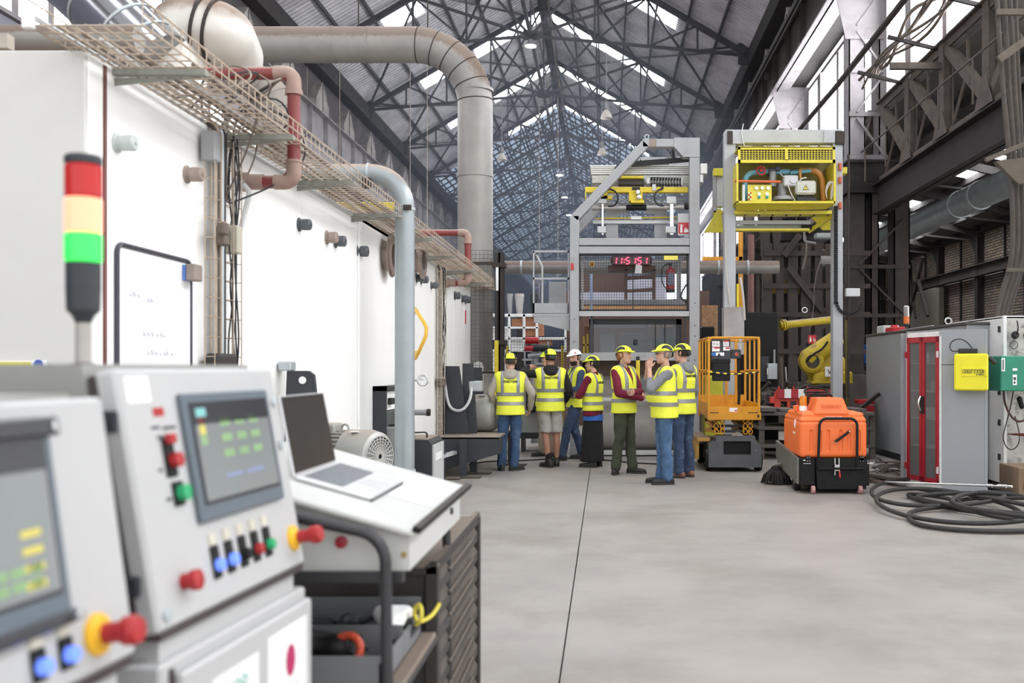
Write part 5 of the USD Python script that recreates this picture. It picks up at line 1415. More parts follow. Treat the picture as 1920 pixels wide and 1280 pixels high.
for k in range(4):
    hb.part('cable_loop', MB().tube(spline([P(1551, 372, HB + .05), P(1549 + k, 352, HB + .02), P(1556 + 2 * k, 340, HB + .0), P(1563 - k, 350, HB + .02), P(1558, 374, HB + .05)], 24), .007, 6), mat('hose_grey', (.5, .47, .43)))
hb.part('wire', MB().tube(spline([P(1478, 348, HB + .06), P(1483, 362, HB + .03), P(1491, 376, HB + .06)], 12), .009, 6).tube(spline([P(1463, 322, HB + .2), P(1468, 330, HB + .1), P(1474, 333, HB + .1)], 12), .008, 6).tube(spline([P(1497, 345, HB + .1), P(1503, 335, HB + .08), P(1512, 333, HB + .1)], 12), .012, 6), gray_light)
for u in (1396, 1422, 1448, 1474, 1500, 1526, 1552):
    hb.part('hook_lug', MB().B(u, 401, u + 2.5, 404.5, HB + .4, .05), label_black, smooth=False)
# yellow carriage on both sides and behind
yc = Thing('yellow_carriage', 'yellow steel carriage frame reaching behind the grey portal', 'carriage', P(1340, 430, GY) + [0, 1.0, 0])
yc.part('arm', MB().B(1338, 315, 1358, 329, GY + .9, .2, .006).B(1580, 313, 1590, 325, GY + .6, .2, .006), yx, smooth=False)
yc.part('upright', MB().B(1337, 329, 1343, 398, GY + .95, .1), gray_paint, smooth=False)
yc.part('drive_box', MB().B(1343, 330, 1357, 387, GY + 1.0, .2, .01), gray_light, smooth=False)
yc.part('lower_arm', MB().B(1338, 395, 1358, 400, GY + .95, .2), yx, smooth=False)
yc.part('gusset', MB().prism([(0, 0), (.34, 0), (.30, .42), (.24, .42)], P(1320, 436, GY + .9), (1, 0, 0), (0, 0, 1), .05), yx, smooth=False)
a = P(1518, 430, GY + .3); b = P(1560, 400, GY - .2)
yc.part('diagonal_arm', MB().bar(P(1516, 434, GY + .4), P(1562, 404, GY + .1), .05, .06), yx, smooth=False)
yc.part('end_plate', MB().prism([(0, 0), (.42, .02), (.36, -.22), (.2, -.22)], P(1520, 408, GY + .5), (1, 0, 0), (0, 0, 1), .05), yx, smooth=False)
yc.part('feed_rail', MB().bar(P(1512, 424, GY + .3), P(1545, 400, GY + 1.6), .18, .05).bar(P(1520, 426, GY + .3), P(1552, 402, GY + 1.6), .02, .08), steel_dark, smooth=False)
yc.part('hanging_drive', MB().B(1530, 436, 1562, 446, GY + .5, .2, .02), galv, smooth=False)
yc.part('hanging_pipe', MB().tube(bend([P(1508, 432, GY + .6), P(1508, 452, GY + .6), P(1530, 456, GY + .6)], .05), .02, 8), gray_paint)
# tall pipes standing behind the portal
hpz = Thing('horizontal_header', 'grey horizontal header pipe with dusty top crossing behind the press frame', 'pipe', (0, 20.5, 3.5))
zc_ = EYE + (690 - 501) * 20.5 / F
hpz.part('pipe', MB().tube([[(935 - 1134) * 20.5 / F, 20.5, zc_], [(1460 - 1134) * 20.5 / F, 20.5, zc_]], .135, 24), duct_m)
for u in (976, 1345, 1400):
    x = (u - 1134) * 20.5 / F
    hpz.part('flange', MB().tube([[x, 20.5, zc_], [x + .04, 20.5, zc_]], .147, 24), galv)
hpz.part('support', MB().tube([[(1420 - 1134) * 20.5 / F, 20.5, 0], [(1420 - 1134) * 20.5 / F, 20.5, zc_ - .1]], .04, 8), steel_brown)
single('yellow_column', MB().B(1386, 432, 1393, 600, 22.0, .15).B(1318, 481, 1392, 488, 22.0, .1), mat('safety_orange', (.75, .32, .02), .5), 'orange yellow steel column with side arm behind the grey portal', 'column', smooth=False)
single('rusty_pipe', MB().tube([P(1408, 440, 21.5), P(1408, 862 - 35, 21.5)], .07, 16), mat('rust_pipe', (.20, .10, .085), .7), 'rust brown vertical pipe beside the orange column', 'pipe')
# ================================================================== manifold helpers for rounded bodies
def sph(c, r, n=20):
    return m3.Manifold.sphere(r, n).translate(tuple(map(float, c)))
def rbox(lo, hi, r, n=16):
    lo, hi = np.asarray(lo, float), np.asarray(hi, float)
    return m3.Manifold.batch_hull([sph([x, y, z], r, n) for x in (lo[0] + r, hi[0] - r) for y in (lo[1] + r, hi[1] - r) for z in (lo[2] + r, hi[2] - r)])
def hullpts(pr, n=16):
    return m3.Manifold.batch_hull([sph(p, r, n) for p, r in pr])

def fit_text(txt, width, height, o, ux, uy, depth=.003):
    """Bold lettering fitted to a given width and height."""
    m = meshkit.text_mesh(txt, 1.0, 1.0, True)
    v = np.array(m.vertices)
    v[:, 0] = (v[:, 0] - v[:, 0].min()) / np.ptp(v[:, 0]) * width
    v[:, 1] *= height; v[:, 2] *= depth / np.ptp(v[:, 2])
    ux, uy = unit(ux), unit(uy)
    return MB().raw(np.asarray(o) + v[:, :1] * ux + v[:, 1:2] * uy + v[:, 2:] * np.cross(ux, uy), m.faces)

# ------------------------------------------------------------------ orange ride-on sweeper
SY = 12.3
def SP(u, v, d=0.0):
    p = P(u, v, SY)
    p[1] += d
    return p
sw_ = Thing('floor_sweeper', 'orange ride-on floor sweeper with black hoop and round side brush', 'floor sweeper', (2.83, 12.9, 0))
orange = mat('sweeper_orange', (.86, .17, .035), .42, 0, .05, 3.0)
x0, x1 = 2.405, 3.245
def taper(z0, z1, i0, i1, y0, y1, r):
    return hullpts([([x, y, z], r) for (z, i) in ((z0 + r, i0), (z1 - r, i1)) for x in (x0 + i + r, x1 - i - r) for y in (y0 + i + r, y1 - i * 2 - r)])
body = taper(.44, .90, 0, .0, SY, SY + 1.1, .05)
zs0, zs1 = SP(0, 847)[2], SP(0, 806)[2]
for u in (1521.5, 1537, 1553, 1577, 1592, 1610):
    x = SP(u, 800)[0]
    body = body - m3.Manifold.batch_hull([sph([x, SY - .012, zs0 + .02], .03, 14), sph([x, SY - .012, zs1 - .02], .03, 14)])
sw_.part('hopper_body', MB().tm(body), orange)
sw_.part('lid_band', MB().tm(taper(.875, .955, .008, .02, SY, SY + 1.1, .03)), orange)
sw_.part('lid', MB().tm(taper(.93, 1.02, .03, .10, SY + .01, SY + 1.05, .035)), orange)
hump = hullpts([([x, y, z], .03) for z, s, dy in ((.99, .0, 0), (1.15, .05, .05)) for x in (SP(1527, 0)[0] + s + .03, SP(1594, 0)[0] - s - .03) for y in (SY + .06 + dy, SY + .5)])
sw_.part('engine_cover', MB().tm(hump), orange)
tq = unit([0, .05, .16])
sw_.part('embossed_lettering', MB().text('DAEWOO', .04, [SP(1560, 0)[0], SY + .033, 1.06], [1, 0, 0], [0, .3, .95], .006, center=True), mat('sweeper_orange_deep', (.62, .10, .02), .5), smooth=False)
sw_.part('script_lettering', MB().text('Cleanvac Club', .022, [SP(1563, 0)[0], SY + .004, SP(0, 783)[2]], [1, 0, 0], [0, 0, 1], .004, center=True), label_white, smooth=False)
sw_.part('hoop', MB().tube(bend([SP(1533, 876, -.03), SP(1535, 784, -.06), SP(1605, 784, -.06), SP(1606, 876, -.03)], .09, 8), .017, 10), black_plastic)
sw_.part('crank_handle', MB().tm(hullpts([(SP(1566, 827, -.04), .018), (SP(1589, 810, -.04), .015)])).tube([SP(1589, 810, -.04), SP(1589, 810, .02)], .01, 8), black_plastic)
sw_.part('handle_screw', MB().lathe([(.009, .0), (.009, .006), (.001, .006)], SP(1591, 808, -.055), (0, -1, 0), 10).lathe([(.006, 0), (.006, .006), (.001, .006)], SP(1565, 828, -.058), (0, -1, 0), 10), chrome)
sw_.part('beacon', MB().lathe([(.001, .13), (.045, .125), (.047, .0), (.001, 0)], [SP(1515, 0)[0], SY + .3, 1.07], n=20), mat('beacon_orange', (.9, .32, .02), .2, trans=.35))
sw_.part('beacon_base', MB().lathe([(.05, -.06), (.047, .005), (.001, .005)], [SP(1515, 0)[0], SY + .3, 1.07], n=20), label_white)
sw_.part('filler_cap', MB().lathe([(.04, 0), (.04, .07), (.001, .08)], [SP(1500, 0)[0] + .04, SY + .45, 1.0], n=16), orange)
dkm = mat('chassis_black', (.012, .011, .011), .6, 0, .3, 8.0, spec=.2)
sw_.part('rear_bin', MB().prism([(0, .06), (.6, .06), (.62, .44), (-.02, .44)], [2.62, SY - .03, 0], (1, 0, 0), (0, 0, 1), -.35), dkm, smooth=False)
sw_.part('bin_ledge', MB().box([2.62, SY - .07, .30], [3.2, SY - .02, .33], .01), dkm, smooth=False)
sw_.part('side_bin', MB().box([x1 - .1, SY - .02, .1], [x1 + .02, SY + 1.2, .44], .01).box([x0, SY - .01, .10], [2.6, SY + .4, .44], .01), dkm, smooth=False)
chas = mat('chassis_grey', (.17, .16, .14), .6, .2, .2, 8.0)
sw_.part('side_plate', MB().prism([(0, .12), (1.3, .22), (1.5, .34), (1.5, .55), (0, .44)], [x0 + .0, SY + .02, 0], (0, 1, 0), (0, 0, 1), -.03), chas, smooth=False)
sw_.part('frame_floor', MB().box([x0 + .03, SY + .1, .14], [x1, SY + 1.5, .30]), dkm, smooth=False)
for k in range(7):
    sw_.part('side_vent', MB().box([x0 - .006, SY + .35, .2 + k * .03], [x0, SY + .55, .215 + k * .03]), gray_light, smooth=False)
sw_.part('side_label', MB().box([x0 - .004, SY + .95, .42], [x0 - .001, SY + 1.3, .5]), label_white, smooth=False)
sw_.part('red_label', MB().box([x0 - .004, SY + .7, .40], [x0 - .001, SY + .9, .48]), red_paint, smooth=False)
lg = MB().tube([[x0 - .0, SY + .28, .80], [x0 - .0, SY + .33, .86], [x0 - .0, SY + .28, .9], [x0 - .0, SY + .24, .84], [x0 - .0, SY + .28, .80]], .008, 6)
lg.text('EUREKA', .028, [x0 - .004, SY + .40, .72], [0, -1, 0], [0, 0, 1], .003)
sw_.part('side_emblem', lg, label_white, smooth=False)
def wheel(t, c, r, w, ax, name='wheel', hub=None):
    ax = unit(ax)
    t.part(name, MB().lathe([(r * .55, -w / 2), (r * .93, -w / 2), (r, -w * .3), (r, w * .3), (r * .93, w / 2), (r * .55, w / 2)], c, ax, 32), rubber)
    t.part(name + '_hub', MB().lathe([(.001, -w * .4), (r * .56, -w * .4), (r * .56, w * .4), (.001, w * .4)], c, ax, 24), hub or gray_dark)
wheel(sw_, (x0 + .03, SY + .35, .15), .15, .07, (1, 0, 0), 'wheel', chas)
wheel(sw_, (x1 - .03, SY + .35, .15), .15, .07, (1, 0, 0), 'wheel', chas)
wheel(sw_, (2.83, SY + 1.55, .13), .13, .08, (1, 0, 0), 'front_wheel', chas)
pk = mat('roller_pink', (.45, .22, .22), .6)
for u in (1523, 1611):
    p = SP(u, 918, -.05)
    sw_.part('bumper_roller', MB().lathe([(.001, -.018), (.022, -.02), (.05, -.02), (.05, .02), (.022, .02), (.001, .018)], [p[0], p[1], .055], (1, 0, 0), 18), pk)
sw_.part('latch', MB().box(SP(1563, 890, -.05), SP(1565, 858, -.04)).box(SP(1570.5, 890, -.05), SP(1572.5, 858, -.04)).box(SP(1563, 882, -.06), SP(1573, 870, -.04), .004), chrome, smooth=False)
sw_.part('latch_tip', MB().tm(hullpts([(SP(1572, 883, -.06), .01), (SP(1573, 893, -.06), .012)])), red_paint)
for u in (1515, 1615):
    sw_.part('hinge', MB().box(SP(u - 4, 866, -.03), SP(u + 4, 854, -.01), .004), black_plastic, smooth=False)
    for dx in (-2.2, 2.2):
        for vv in (856.5, 864):
            sw_.part('rivet', MB().lathe([(.006, 0), (.006, .005), (.001, .006)], SP(u + dx, vv, -.03), (0, -1, 0), 8), chrome)
sw_.part('maker_lettering', MB().text('KOREAN', .022, SP(1608.5, 865, -.022), [1, 0, 0], [0, 0, 1], .003, True).text('TECHNOLOGY', .022, SP(1607, 869.5, -.022), [1, 0, 0], [0, 0, 1], .003, True), label_white, smooth=False)
sw_.part('warning_print', MB().box(SP(1506, 869, -.013), SP(1520, 868, -.011)).box(SP(1506, 863.5, -.013), SP(1510, 861.5, -.011)).box(SP(1513, 863.5, -.013), SP(1519, 862, -.011)), label_white, smooth=False)
bc = np.array([2.30, SY + 1.05, .0])
bm = MB()
r4 = np.random.default_rng(5)
for k in range(150):
    a, q = r4.uniform(0, 2 * math.pi), r4.uniform(.12, .21)
    d = np.array([math.cos(a), math.sin(a), 0])
    bm.tube([bc + d * .07 + [0, 0, .2], bc + d * (q * .8) + [0, 0, .12], bc + d * q + [0, 0, .012]], [.008, .008, .005], 4)
sw_.part('side_brush', bm, mat('bristle', (.025, .022, .02), .8, var=.4), kind='stuff')
sw_.part('brush_core', MB().lathe([(.001, .24), (.05, .24), (.09, .19), (.15, .05), (.001, .05)], bc, n=24), dkm)
sw_.part('brush_arm', MB().bar(bc + [0, 0, .23], [x0 + .1, SY + 1.15, .3], .06, .05), chas, smooth=False)
sw_.part('steering_wheel', MB().tube([np.array([2.83, SY + 1.0, 1.23]) + .16 * np.array([math.cos(t), .9 * math.sin(t), .35 * math.sin(t)]) for t in np.linspace(0, 2 * math.pi, 29)[:-1]], .014, 8, closed=True)
         .tube([[2.68, SY + 1.0, 1.23], [2.98, SY + 1.0, 1.23]], .012, 6), black_plastic)
sw_.part('steering_column', MB().tube([[2.83, SY + 1.0, 1.22], [2.83, SY + 1.15, .95], [2.83, SY + 1.25, .3]], .035, 10), black_plastic)
sw_.part('seat_bar', MB().tube(bend([SP(1528, 756, .45), SP(1528, 741, .45), SP(1575, 741, .45), SP(1577, 756, .45)], .05), .014, 8), black_plastic)

# ------------------------------------------------------------------ yellow scissor lift
LY = 14.9
sl_y = mat('lift_orange_yellow', (.64, .28, .010), .42, 0, .1, 5.0, stain=(.36, .17, .03), stainat=(.6, .76), stainscale=6.0)
lf = Thing('scissor_lift', 'orange yellow scissor lift with guard rails and dark grey base', 'scissor lift', P(1378, 884, LY) * [1, 1, 0] + [0, .7, 0])
xl, xr = P(1329, 0, LY)[0], P(1423, 0, LY)[0]
yn, yf = LY, LY + 1.45
zt_, zm_, zd_ = P(0, 633, LY)[2], P(0, 697, LY)[2], P(0, 762, LY)[2]
def rail(pts, r=.019, name='rail', rad=.06):
    lf.part(name, MB().tube(bend(pts, rad, 6), r, 10), sl_y)
for (x, y) in ((xl, yn), (xr, yn), (xl, yf), (xr, yf)):
    lf.part('corner_post', MB().box([x - .019, y - .02, zd_ - .2], [x + .019, y + .02, zt_ - .03], .006), sl_y, smooth=False)
rail([[xl, yn, zt_ - .1], [xl, yn, zt_], [xr, yn, zt_], [xr, yn, zt_ - .1]])
rail([[xl, yf, zt_ - .1], [xl, yf, zt_], [xr, yf, zt_], [xr, yf, zt_ - .1]])
for x in (xl, xr):
    rail([[x, yn, zt_], [x, yf, zt_]])
    rail([[x, yn, zm_ + .02], [x, yf, zm_ + .02]])
    for y in (yn + .45, yn + .95):
        lf.part('baluster', MB().box([x - .012, y - .02, zd_], [x + .012, y + .02, zt_]), sl_y, smooth=False)
lf.part('baluster', MB().box([P(1404, 0, LY)[0] - .02, yf - .02, zd_], [P(1404, 0, LY)[0] + .02, yf + .02, zt_]), sl_y, smooth=False)
lf.part('baluster', MB().box([P(1384, 0, LY)[0] - .02, yf - .02, zd_], [P(1384, 0, LY)[0] + .02, yf + .02, zt_]), sl_y, smooth=False)
rail([[xl, yf, zm_], [xr, yf, zm_]])
n = 14
for k in range(n):
    a = xl + (xr - xl) * k / n
    b = xl + (xr - xl) * (k + 1) / n
    sag = lambda x: -.03 * math.sin(math.pi * (x - xl) / (xr - xl))
    lf.part('striped_chain', MB().tube([[a, yn - .02, zm_ + sag(a)], [b, yn - .02, zm_ + sag(b)]], .012, 8), label_black if k % 2 else mat('chain_yellow', (.8, .62, .05), .5))
lf.part('toe_board', MB().box([xl, yn - .01, zd_ - .11], [xr, yn + .01, zd_], .003).box([xl - .01, yn, zd_ - .11], [xl + .01, yf, zd_ + .05], .003).box([xr - .01, yn, zd_ - .11], [xr + .01, yf, zd_ + .05], .003).box([xl, yf - .01, zd_ - .11], [xr, yf + .01, zd_ + .14], .003), sl_y, smooth=False)
lf.part('deck', MB().box([xl, yn, zd_ - .16], [xr, yf, zd_ - .11], .003), sl_y, smooth=False)
lf.part('deck_skirt', MB().box([xl - .02, yn - .03, zd_ - .2], [xr + .03, yn - .01, zd_ - .09], .004), sl_y, smooth=False)
lf.part('slot', MB().box([xl + .01, yn - .034, zd_ - .095], [xl + .15, yn - .03, zd_ - .085]).box([xr - .17, yn - .034, zd_ - .095], [xr - .02, yn - .03, zd_ - .085]).box([xr - .03, yn - .036, zd_ - .16], [xr - .0, yn - .03, zd_ - .12]), label_black, smooth=False)
pv = P(1375, 768, LY)
lf.part('data_sticker', MB().box([pv[0] - .06, yn - .014, pv[2] - .03], [pv[0] + .06, yn - .01, pv[2] + .03]), label_white, smooth=False)
lf.part('sticker_print', MB().box([pv[0] + .02, yn - .016, pv[2] - .02], [pv[0] + .055, yn - .013, pv[2]]), red_paint, smooth=False)
def LB(name, u0, v0, u1, v1, dy, d, m, bev=.004):
    lf.part(name, MB().B(u0, v0, u1, v1, LY + dy, d, bev), m, smooth=False)
LB('sign_board', 1333.5, 636, 1369.5, 676, .03, .02, gray_dark)
LB('document_box', 1336, 674, 1369, 714, .03, .08, black_plastic, .01)
LB('document_box_lid', 1335, 673, 1370, 680, .02, .1, black_plastic, .006)
for (a, b, c, d, m) in ((1335, 639, 1349.5, 650, label_white), (1335, 651, 1349.5, 658.5, label_white), (1356, 638, 1367, 649, label_white), (1356, 650, 1368.5, 657, label_white),
                        (1334, 660.5, 1342, 667, mat('sign_blue', (.03, .17, .5), .5)), (1342.5, 660.5, 1358, 667, label_white)):
    LB('sticker', a, b, c, d, .024, .006, m, 0)
for (a, b, c, d, m) in ((1339.5, 650.5, 1349, 653, red_paint), (1357, 637.5, 1367, 640.5, red_paint), (1361, 651, 1368, 653.5, red_paint), (1337, 642, 1341, 646, gray_light), (1343, 643, 1347, 647, gray_light), (1359, 643, 1364, 647, gray_light)):
    LB('sticker_print', a, b, c, d, .018, .006, m, 0)
q = P(1348.5, 667, LY)
lf.part('warning_triangle', MB().prism([(-.026, 0), (.026, 0), (0, .045)], [q[0], LY + .018, q[2]], (1, 0, 0), (0, 0, 1), .004), label_black, smooth=False)
LB('control_box', 1371, 655, 1389.5, 672, .05, .12, gray_dark, .012)
q = P(1382, 664, LY)
lf.part('stop_ring', MB().lathe([(.027, 0), (.027, .012), (.001, .012)], [q[0], LY + .05, q[2]], (0, -1, 0), 18), mat('ring_orange', (.7, .3, .15), .5))
lf.part('stop_knob', MB().lathe([(.018, .012), (.018, .035), (.001, .035)], [q[0], LY + .05, q[2]], (0, -1, 0), 16), red_paint)
lf.part('joystick', MB().tube([P(1388, 655, LY + .08), P(1388.5, 640, LY + .08)], .014, 8).tm(hullpts([(P(1388.5, 641, LY + .08), .022), (P(1388.6, 637, LY + .08), .02)])), gray_light)
lf.part('hanging_cable', MB().tube(spline([P(1384, 672, LY + .1), P(1385, 700, LY + .1), P(1386, 730, LY + .1), P(1385, 758, LY + .1)], 14), .022, 8), rubber)
# folded scissor stack
for (u0, u1) in ((1338, 1359), (1393, 1410)):
    for col in (0, 1):
        x = P(u0 + col * (u1 - u0) * .55, 0, LY)[0]
        for r_ in range(3):
            z = .555 + r_ * .085
            o = [x + .045, yn + .06, z + .04]
            ring_ = MB()
            pts = [np.array(o) + [.032 * math.cos(t) * (1 if abs(math.cos(t)) > .5 else .9), 0, .038 * math.sin(t)] for t in np.linspace(0, 2 * math.pi, 13)[:-1]]
            ring_.tube(pts, .009, 6, closed=True)
            lf.part('scissor_link', ring_, sl_y)
for x in (xl + .1, xl + .19, xr - .22, xr - .13):
    for k in range(3):
        z0, z1 = .55 + k * .085, .62 + k * .085
        lf.part('scissor_arm', MB().bar([x, yn + .08, z0 if k % 2 else z1], [x, yf - .05, z1 if k % 2 else z0], .03, .07), sl_y, smooth=False)
for z in (.6, .68):
    lf.part('cross_shaft', MB().tube([[xl + .1, yn + .12, z], [xr - .1, yn + .12, z]], .02, 8), gray_dark)
basem = mat('lift_base_grey', (.085, .088, .095), .5, 0, .15, 6.0, stain=(.22, .21, .20), stainat=(.66, .74), stainscale=9.0)
x0b, x1b = P(1329, 0, LY - .05)[0], P(1428, 0, LY - .05)[0]
bs = m3.Manifold.extrude(m3.CrossSection([[(x0b, .07), (x1b, .07), (x1b, .40), (x1b - .08, .46), (x1b - .1, .54), (x0b + .12, .54), (x0b + .1, .46), (x0b, .42)]]), .3).rotate((90, 0, 0)).translate((0, yn + .25, 0))
bs = bs - m3.Manifold.cube((.41, .12, .2)).translate((x0b + .22, yn - .06, .26))
lf.part('base_block', MB().tm(bs), basem, smooth=False)
lf.part('base_recess', MB().box([x0b + .2, yn + .02, .24], [x0b + .65, yn + .05, .48]), black_plastic, smooth=False)
lf.part('chassis', MB().box([x0b + .04, yn + .1, .1], [x1b - .04, yf + .1, .44], .02), basem, smooth=False)
lf.part('side_tray', MB().box([xl - .16, yn + .18, .44], [xl + .04, yf + .15, .50], .005).box([xl - .16, yn + .25, .16], [xl - .12, yf + .1, .46], .004), mat('tray_dusty_orange', (.50, .27, .06), .6, dust=DUST), smooth=False)
for x in (x0b + .02, x1b - .02):
    for y in (yn + .18, yf - .05):
        wheel(lf, (x, y, .16), .16, .1, (1, 0, 0))
lf.part('rag', MB().tm(hullpts([(P(1376, 817, LY + .05), .04), (P(1390, 818, LY + .0), .035), (P(1395, 824, LY - .03), .02), (P(1383, 815, LY + .1), .05)])), mat('rag_grey', (.27, .23, .19), .95))

single('yellow_tank', MB().tm(rbox(P(1321, 746, 17.6), P(1358, 703, 18.2), .05)).tm(rbox(P(1321, 760, 17.6) + [0, 0, -.6], P(1358, 746, 18.2), .04)), mat('tank_yellow', (.72, .68, .06), .4), 'bright yellow tank with a black valve behind the scissor lift', 'tank')

# ------------------------------------------------------------------ cabinets on the right
cab_m = mat('cabinet_grey', (.285, .30, .315), .45, 0, .04, 3.0, stain=(.27, .27, .27), stainat=(.6, .72), stainscale=4.0)
A = np.array([3.90, 12.86]); Bc = np.array([4.11, 12.16]); C = np.array([4.60, 11.96])
D = np.array([4.85, 12.95]); E = np.array([4.3, 13.2])
gc = Thing('glass_door_cabinet', 'tall grey cabinet with a red framed double glass door', 'cabinet', (4.25, 12.5, 0))
zc = 2.0
def wallpoly(p, q, t=.03, z0=.03, z1=zc):
    p, q = np.asarray(p, float), np.asarray(q, float)
    d = unit(q - p); nrm = np.array([d[1], -d[0]])
    L = np.linalg.norm(q - p)
    return MB().prism([(0, z0), (L, z0), (L, z1), (0, z1)], [p[0], p[1], 0], (d[0], d[1], 0), (0, 0, 1), -t)
gc.part('side_panel', wallpoly(Bc, C), cab_m, smooth=False)
gc.part('back_panel', wallpoly(C, D).prism([(0, .03), (1.0, .03), (1.0, zc), (0, zc)], [D[0], D[1], 0], unit([A[0] - D[0], A[1] + .1 - D[1], 0]), (0, 0, 1), -.03), cab_m, smooth=False)
gc.part('top_panel', MB().prism([tuple(A), tuple(Bc), tuple(C), tuple(D), (3.95, 13.0)], [0, 0, zc], (1, 0, 0), (0, 1, 0), .02), cab_m, smooth=False)
gc.part('base', MB().prism([tuple(A), tuple(Bc), tuple(C), tuple(D), (3.95, 13.0)], [0, 0, .0], (1, 0, 0), (0, 1, 0), .06), gray_dark, smooth=False)
dd_ = unit(np.append(Bc - A, 0)); Ld = np.linalg.norm(Bc - A)
nn = np.array([dd_[1], -dd_[0], 0]); A3 = np.append(A, 0)
def DB(name, a0, z0, a1, z1, off, t, m, lab=None):
    o = A3 - nn * off * -1 if False else A3 + nn * off
    gc.part(name, MB().prism([(a0, z0), (a1, z0), (a1, z1), (a0, z1)], o, dd_, (0, 0, 1), t), m, lab, smooth=False)
if nn[0] > 0:
    nn = -nn
# nn points out of the cabinet, towards the viewer's left
sgn_ = 1 if np.dot(np.cross(dd_, [0, 0, 1]), nn) > 0 else -1
def DB(name, a0, z0, a1, z1, off, t, m, lab=None):
    gc.part(name, MB().prism([(a0, z0), (a1, z0), (a1, z1), (a0, z1)], A3 + nn * off, dd_, (0, 0, 1), t * sgn_), m, lab, smooth=False)
frm_w = mat('frame_white', (.74, .74, .73), .45)
redm = mat('door_red', (.34, .018, .03), .4, 0, .1, 6.0)
for a0, a1, z0, z1 in ((0, .035, .03, zc), (Ld - .03, Ld, .03, zc), (0, Ld, zc - .06, zc), (0, Ld, .03, .13)):
    DB('white_frame', a0, z0, a1, z1, -.02, .03, frm_w)
half = Ld / 2
for a0 in (.035, half + .005):
    w_ = half - .04
    for b0, b1, c0, c1 in ((0, .05, .13, zc - .06), (w_ - .05, w_, .13, zc - .06), (0, w_, zc - .13, zc - .06), (0, w_, .13, .19)):
        DB('red_frame', a0 + b0, c0, a0 + b1, c1, .0, .025, redm)
    DB('glass_pane', a0 + .05, .19, a0 + w_ - .05, zc - .13, .005, .006, pane_mat('dusty_glass', (.72, .73, .73), .16))
for zsh in (.55, .9, 1.25, 1.6):
    o = A3 - nn * .05
    gc.part('shelf', MB().prism([tuple(A + [.06, 0]), tuple(Bc + [.05, .05]), (4.5, 12.2), (4.6, 12.9)], [0, 0, zsh], (1, 0, 0), (0, 1, 0), .02), gray_light, smooth=False)
r5 = np.random.default_rng(9)
DB('handle_plate', half - .02, .98, half + .05, 1.2, .025, .02, label_black)
gc.part('handle', MB().tube(spline([A3 + dd_ * (half + .01) + nn * .05 + [0, 0, 1.02], A3 + dd_ * (half + .01) + nn * .08 + [0, 0, 1.1], A3 + dd_ * (half + .01) + nn * .05 + [0, 0, 1.2]], 10), .012, 8), chrome)
for z in (1.72, .3):
    DB('hinge', Ld - .05, z - .04, Ld - .02, z + .04, .025, .015, gray_light)
    DB('hinge', .01, z - .04, .04, z + .04, .025, .015, redm)
for (x, y, z, s, m) in ((4.1, 12.75, .92, .1, label_white), (4.12, 12.6, 1.27, .09, gray_light), (4.2, 12.5, .57, .12, steel_brown), (4.1, 12.7, 1.62, .1, label_white), (4.2, 12.45, .92, .12, gray_dark), (4.22, 12.4, 1.27, .08, label_white), (4.15, 12.6, .08, .2, gray_dark)):
    b_ = Thing('stored_box', f'small box on the glass door cabinet shelf at {"first second third fourth fifth sixth seventh".split()[int(USED.get(("/World","stored_box"),-1))+1]} spot', 'box', (x, y, z)) if False else None
    gc.part('stored_box', MB().box([x, y - s, z], [x + s, y, z + s * 1.3], .008), m, smooth=False)
dP = unit(np.append(C - Bc, 0))
nP = np.array([dP[1], -dP[0], 0.])
B3 = np.append(Bc, 0)
gc.part('panel_joint', MB().prism([(.0, 1.59), (.29, 1.59), (.29, 1.596), (0, 1.596)], B3 + nP * .0, dP, (0, 0, 1), .003), label_black, smooth=False)
# lockout station box
lk = Thing('lockout_station', 'yellow lockout station box mounted on the grey cabinet side', 'lockout box', np.append(Bc + dP[:2] * .36, 1.25))
ym = mat('lockout_yellow', (.78, .70, .012), .38, 0, .03, 5.0)
def on_panel(a, z, off):
    return B3 + dP * a + nP * off + np.array([0, 0, z])
a0, a1, z0, z1 = .16, .535, 1.285, 1.72
R_ = np.stack([dP, -nP, [0, 0, 1.]], 1)
def PB(t, name, a0, z0, a1, z1, o0, o1, m, bev=0.0):
    mb = MB()
    mb.box([a0, -o1, z0], [a1, -o0, z1], bev)
    v, f = mb.done()
    v = B3 + v[:, :1] * dP + v[:, 1:2] * (-nP) + v[:, 2:] * np.array([0, 0, 1.])
    t.part(name, (v, f), m, smooth=False)
PB(lk, 'case', a0, z0, a1, z1, 0.0, .07, ym, .01)
PB(lk, 'lid', a0 - .004, z0 - .004, a1 + .004, z1 + .004, .07, .16, ym, .018)
PB(lk, 'lid_panel', .235, 1.45, .52, 1.56, .16, .166, ym, .006)
PB(lk, 'latch', .505, 1.45, .535, 1.54, .16, .185, ym, .006)
lk.part('lettering', fit_text('LOCKOUT STATION', .24, .045, on_panel(.25, 1.49, .166), dP, (0, 0, 1)).tm(fit_text('BY BRADY', .085, .018, on_panel(.405, 1.465, .166), dP, (0, 0, 1)).mesh()), label_black, smooth=False)
v_, f_ = None, None
bb = Thing('battery_charger', 'black charger with a looped cable lying on top of the yellow box', 'charger', on_panel(.33, 1.725, .08))
PB(bb, 'case', .2, 1.725, .42, 1.785, .03, .12, label_black, .01)
bb.part('cable', MB().tube(spline([on_panel(.21, 1.76, .1), on_panel(.12, 1.765, .1), on_panel(.11, 1.84, .1), on_panel(.2, 1.90, .09), on_panel(.3, 1.86, .08), on_panel(.36, 1.78, .07)], 30), .007, 6), cable_black)
single('padlock', MB().tm(hullpts([(on_panel(.565, 1.66, .06), .03), (on_panel(.60, 1.62, .06), .03)])), label_black, 'black padlock bundle hanging at the right edge of the yellow box', 'padlock')
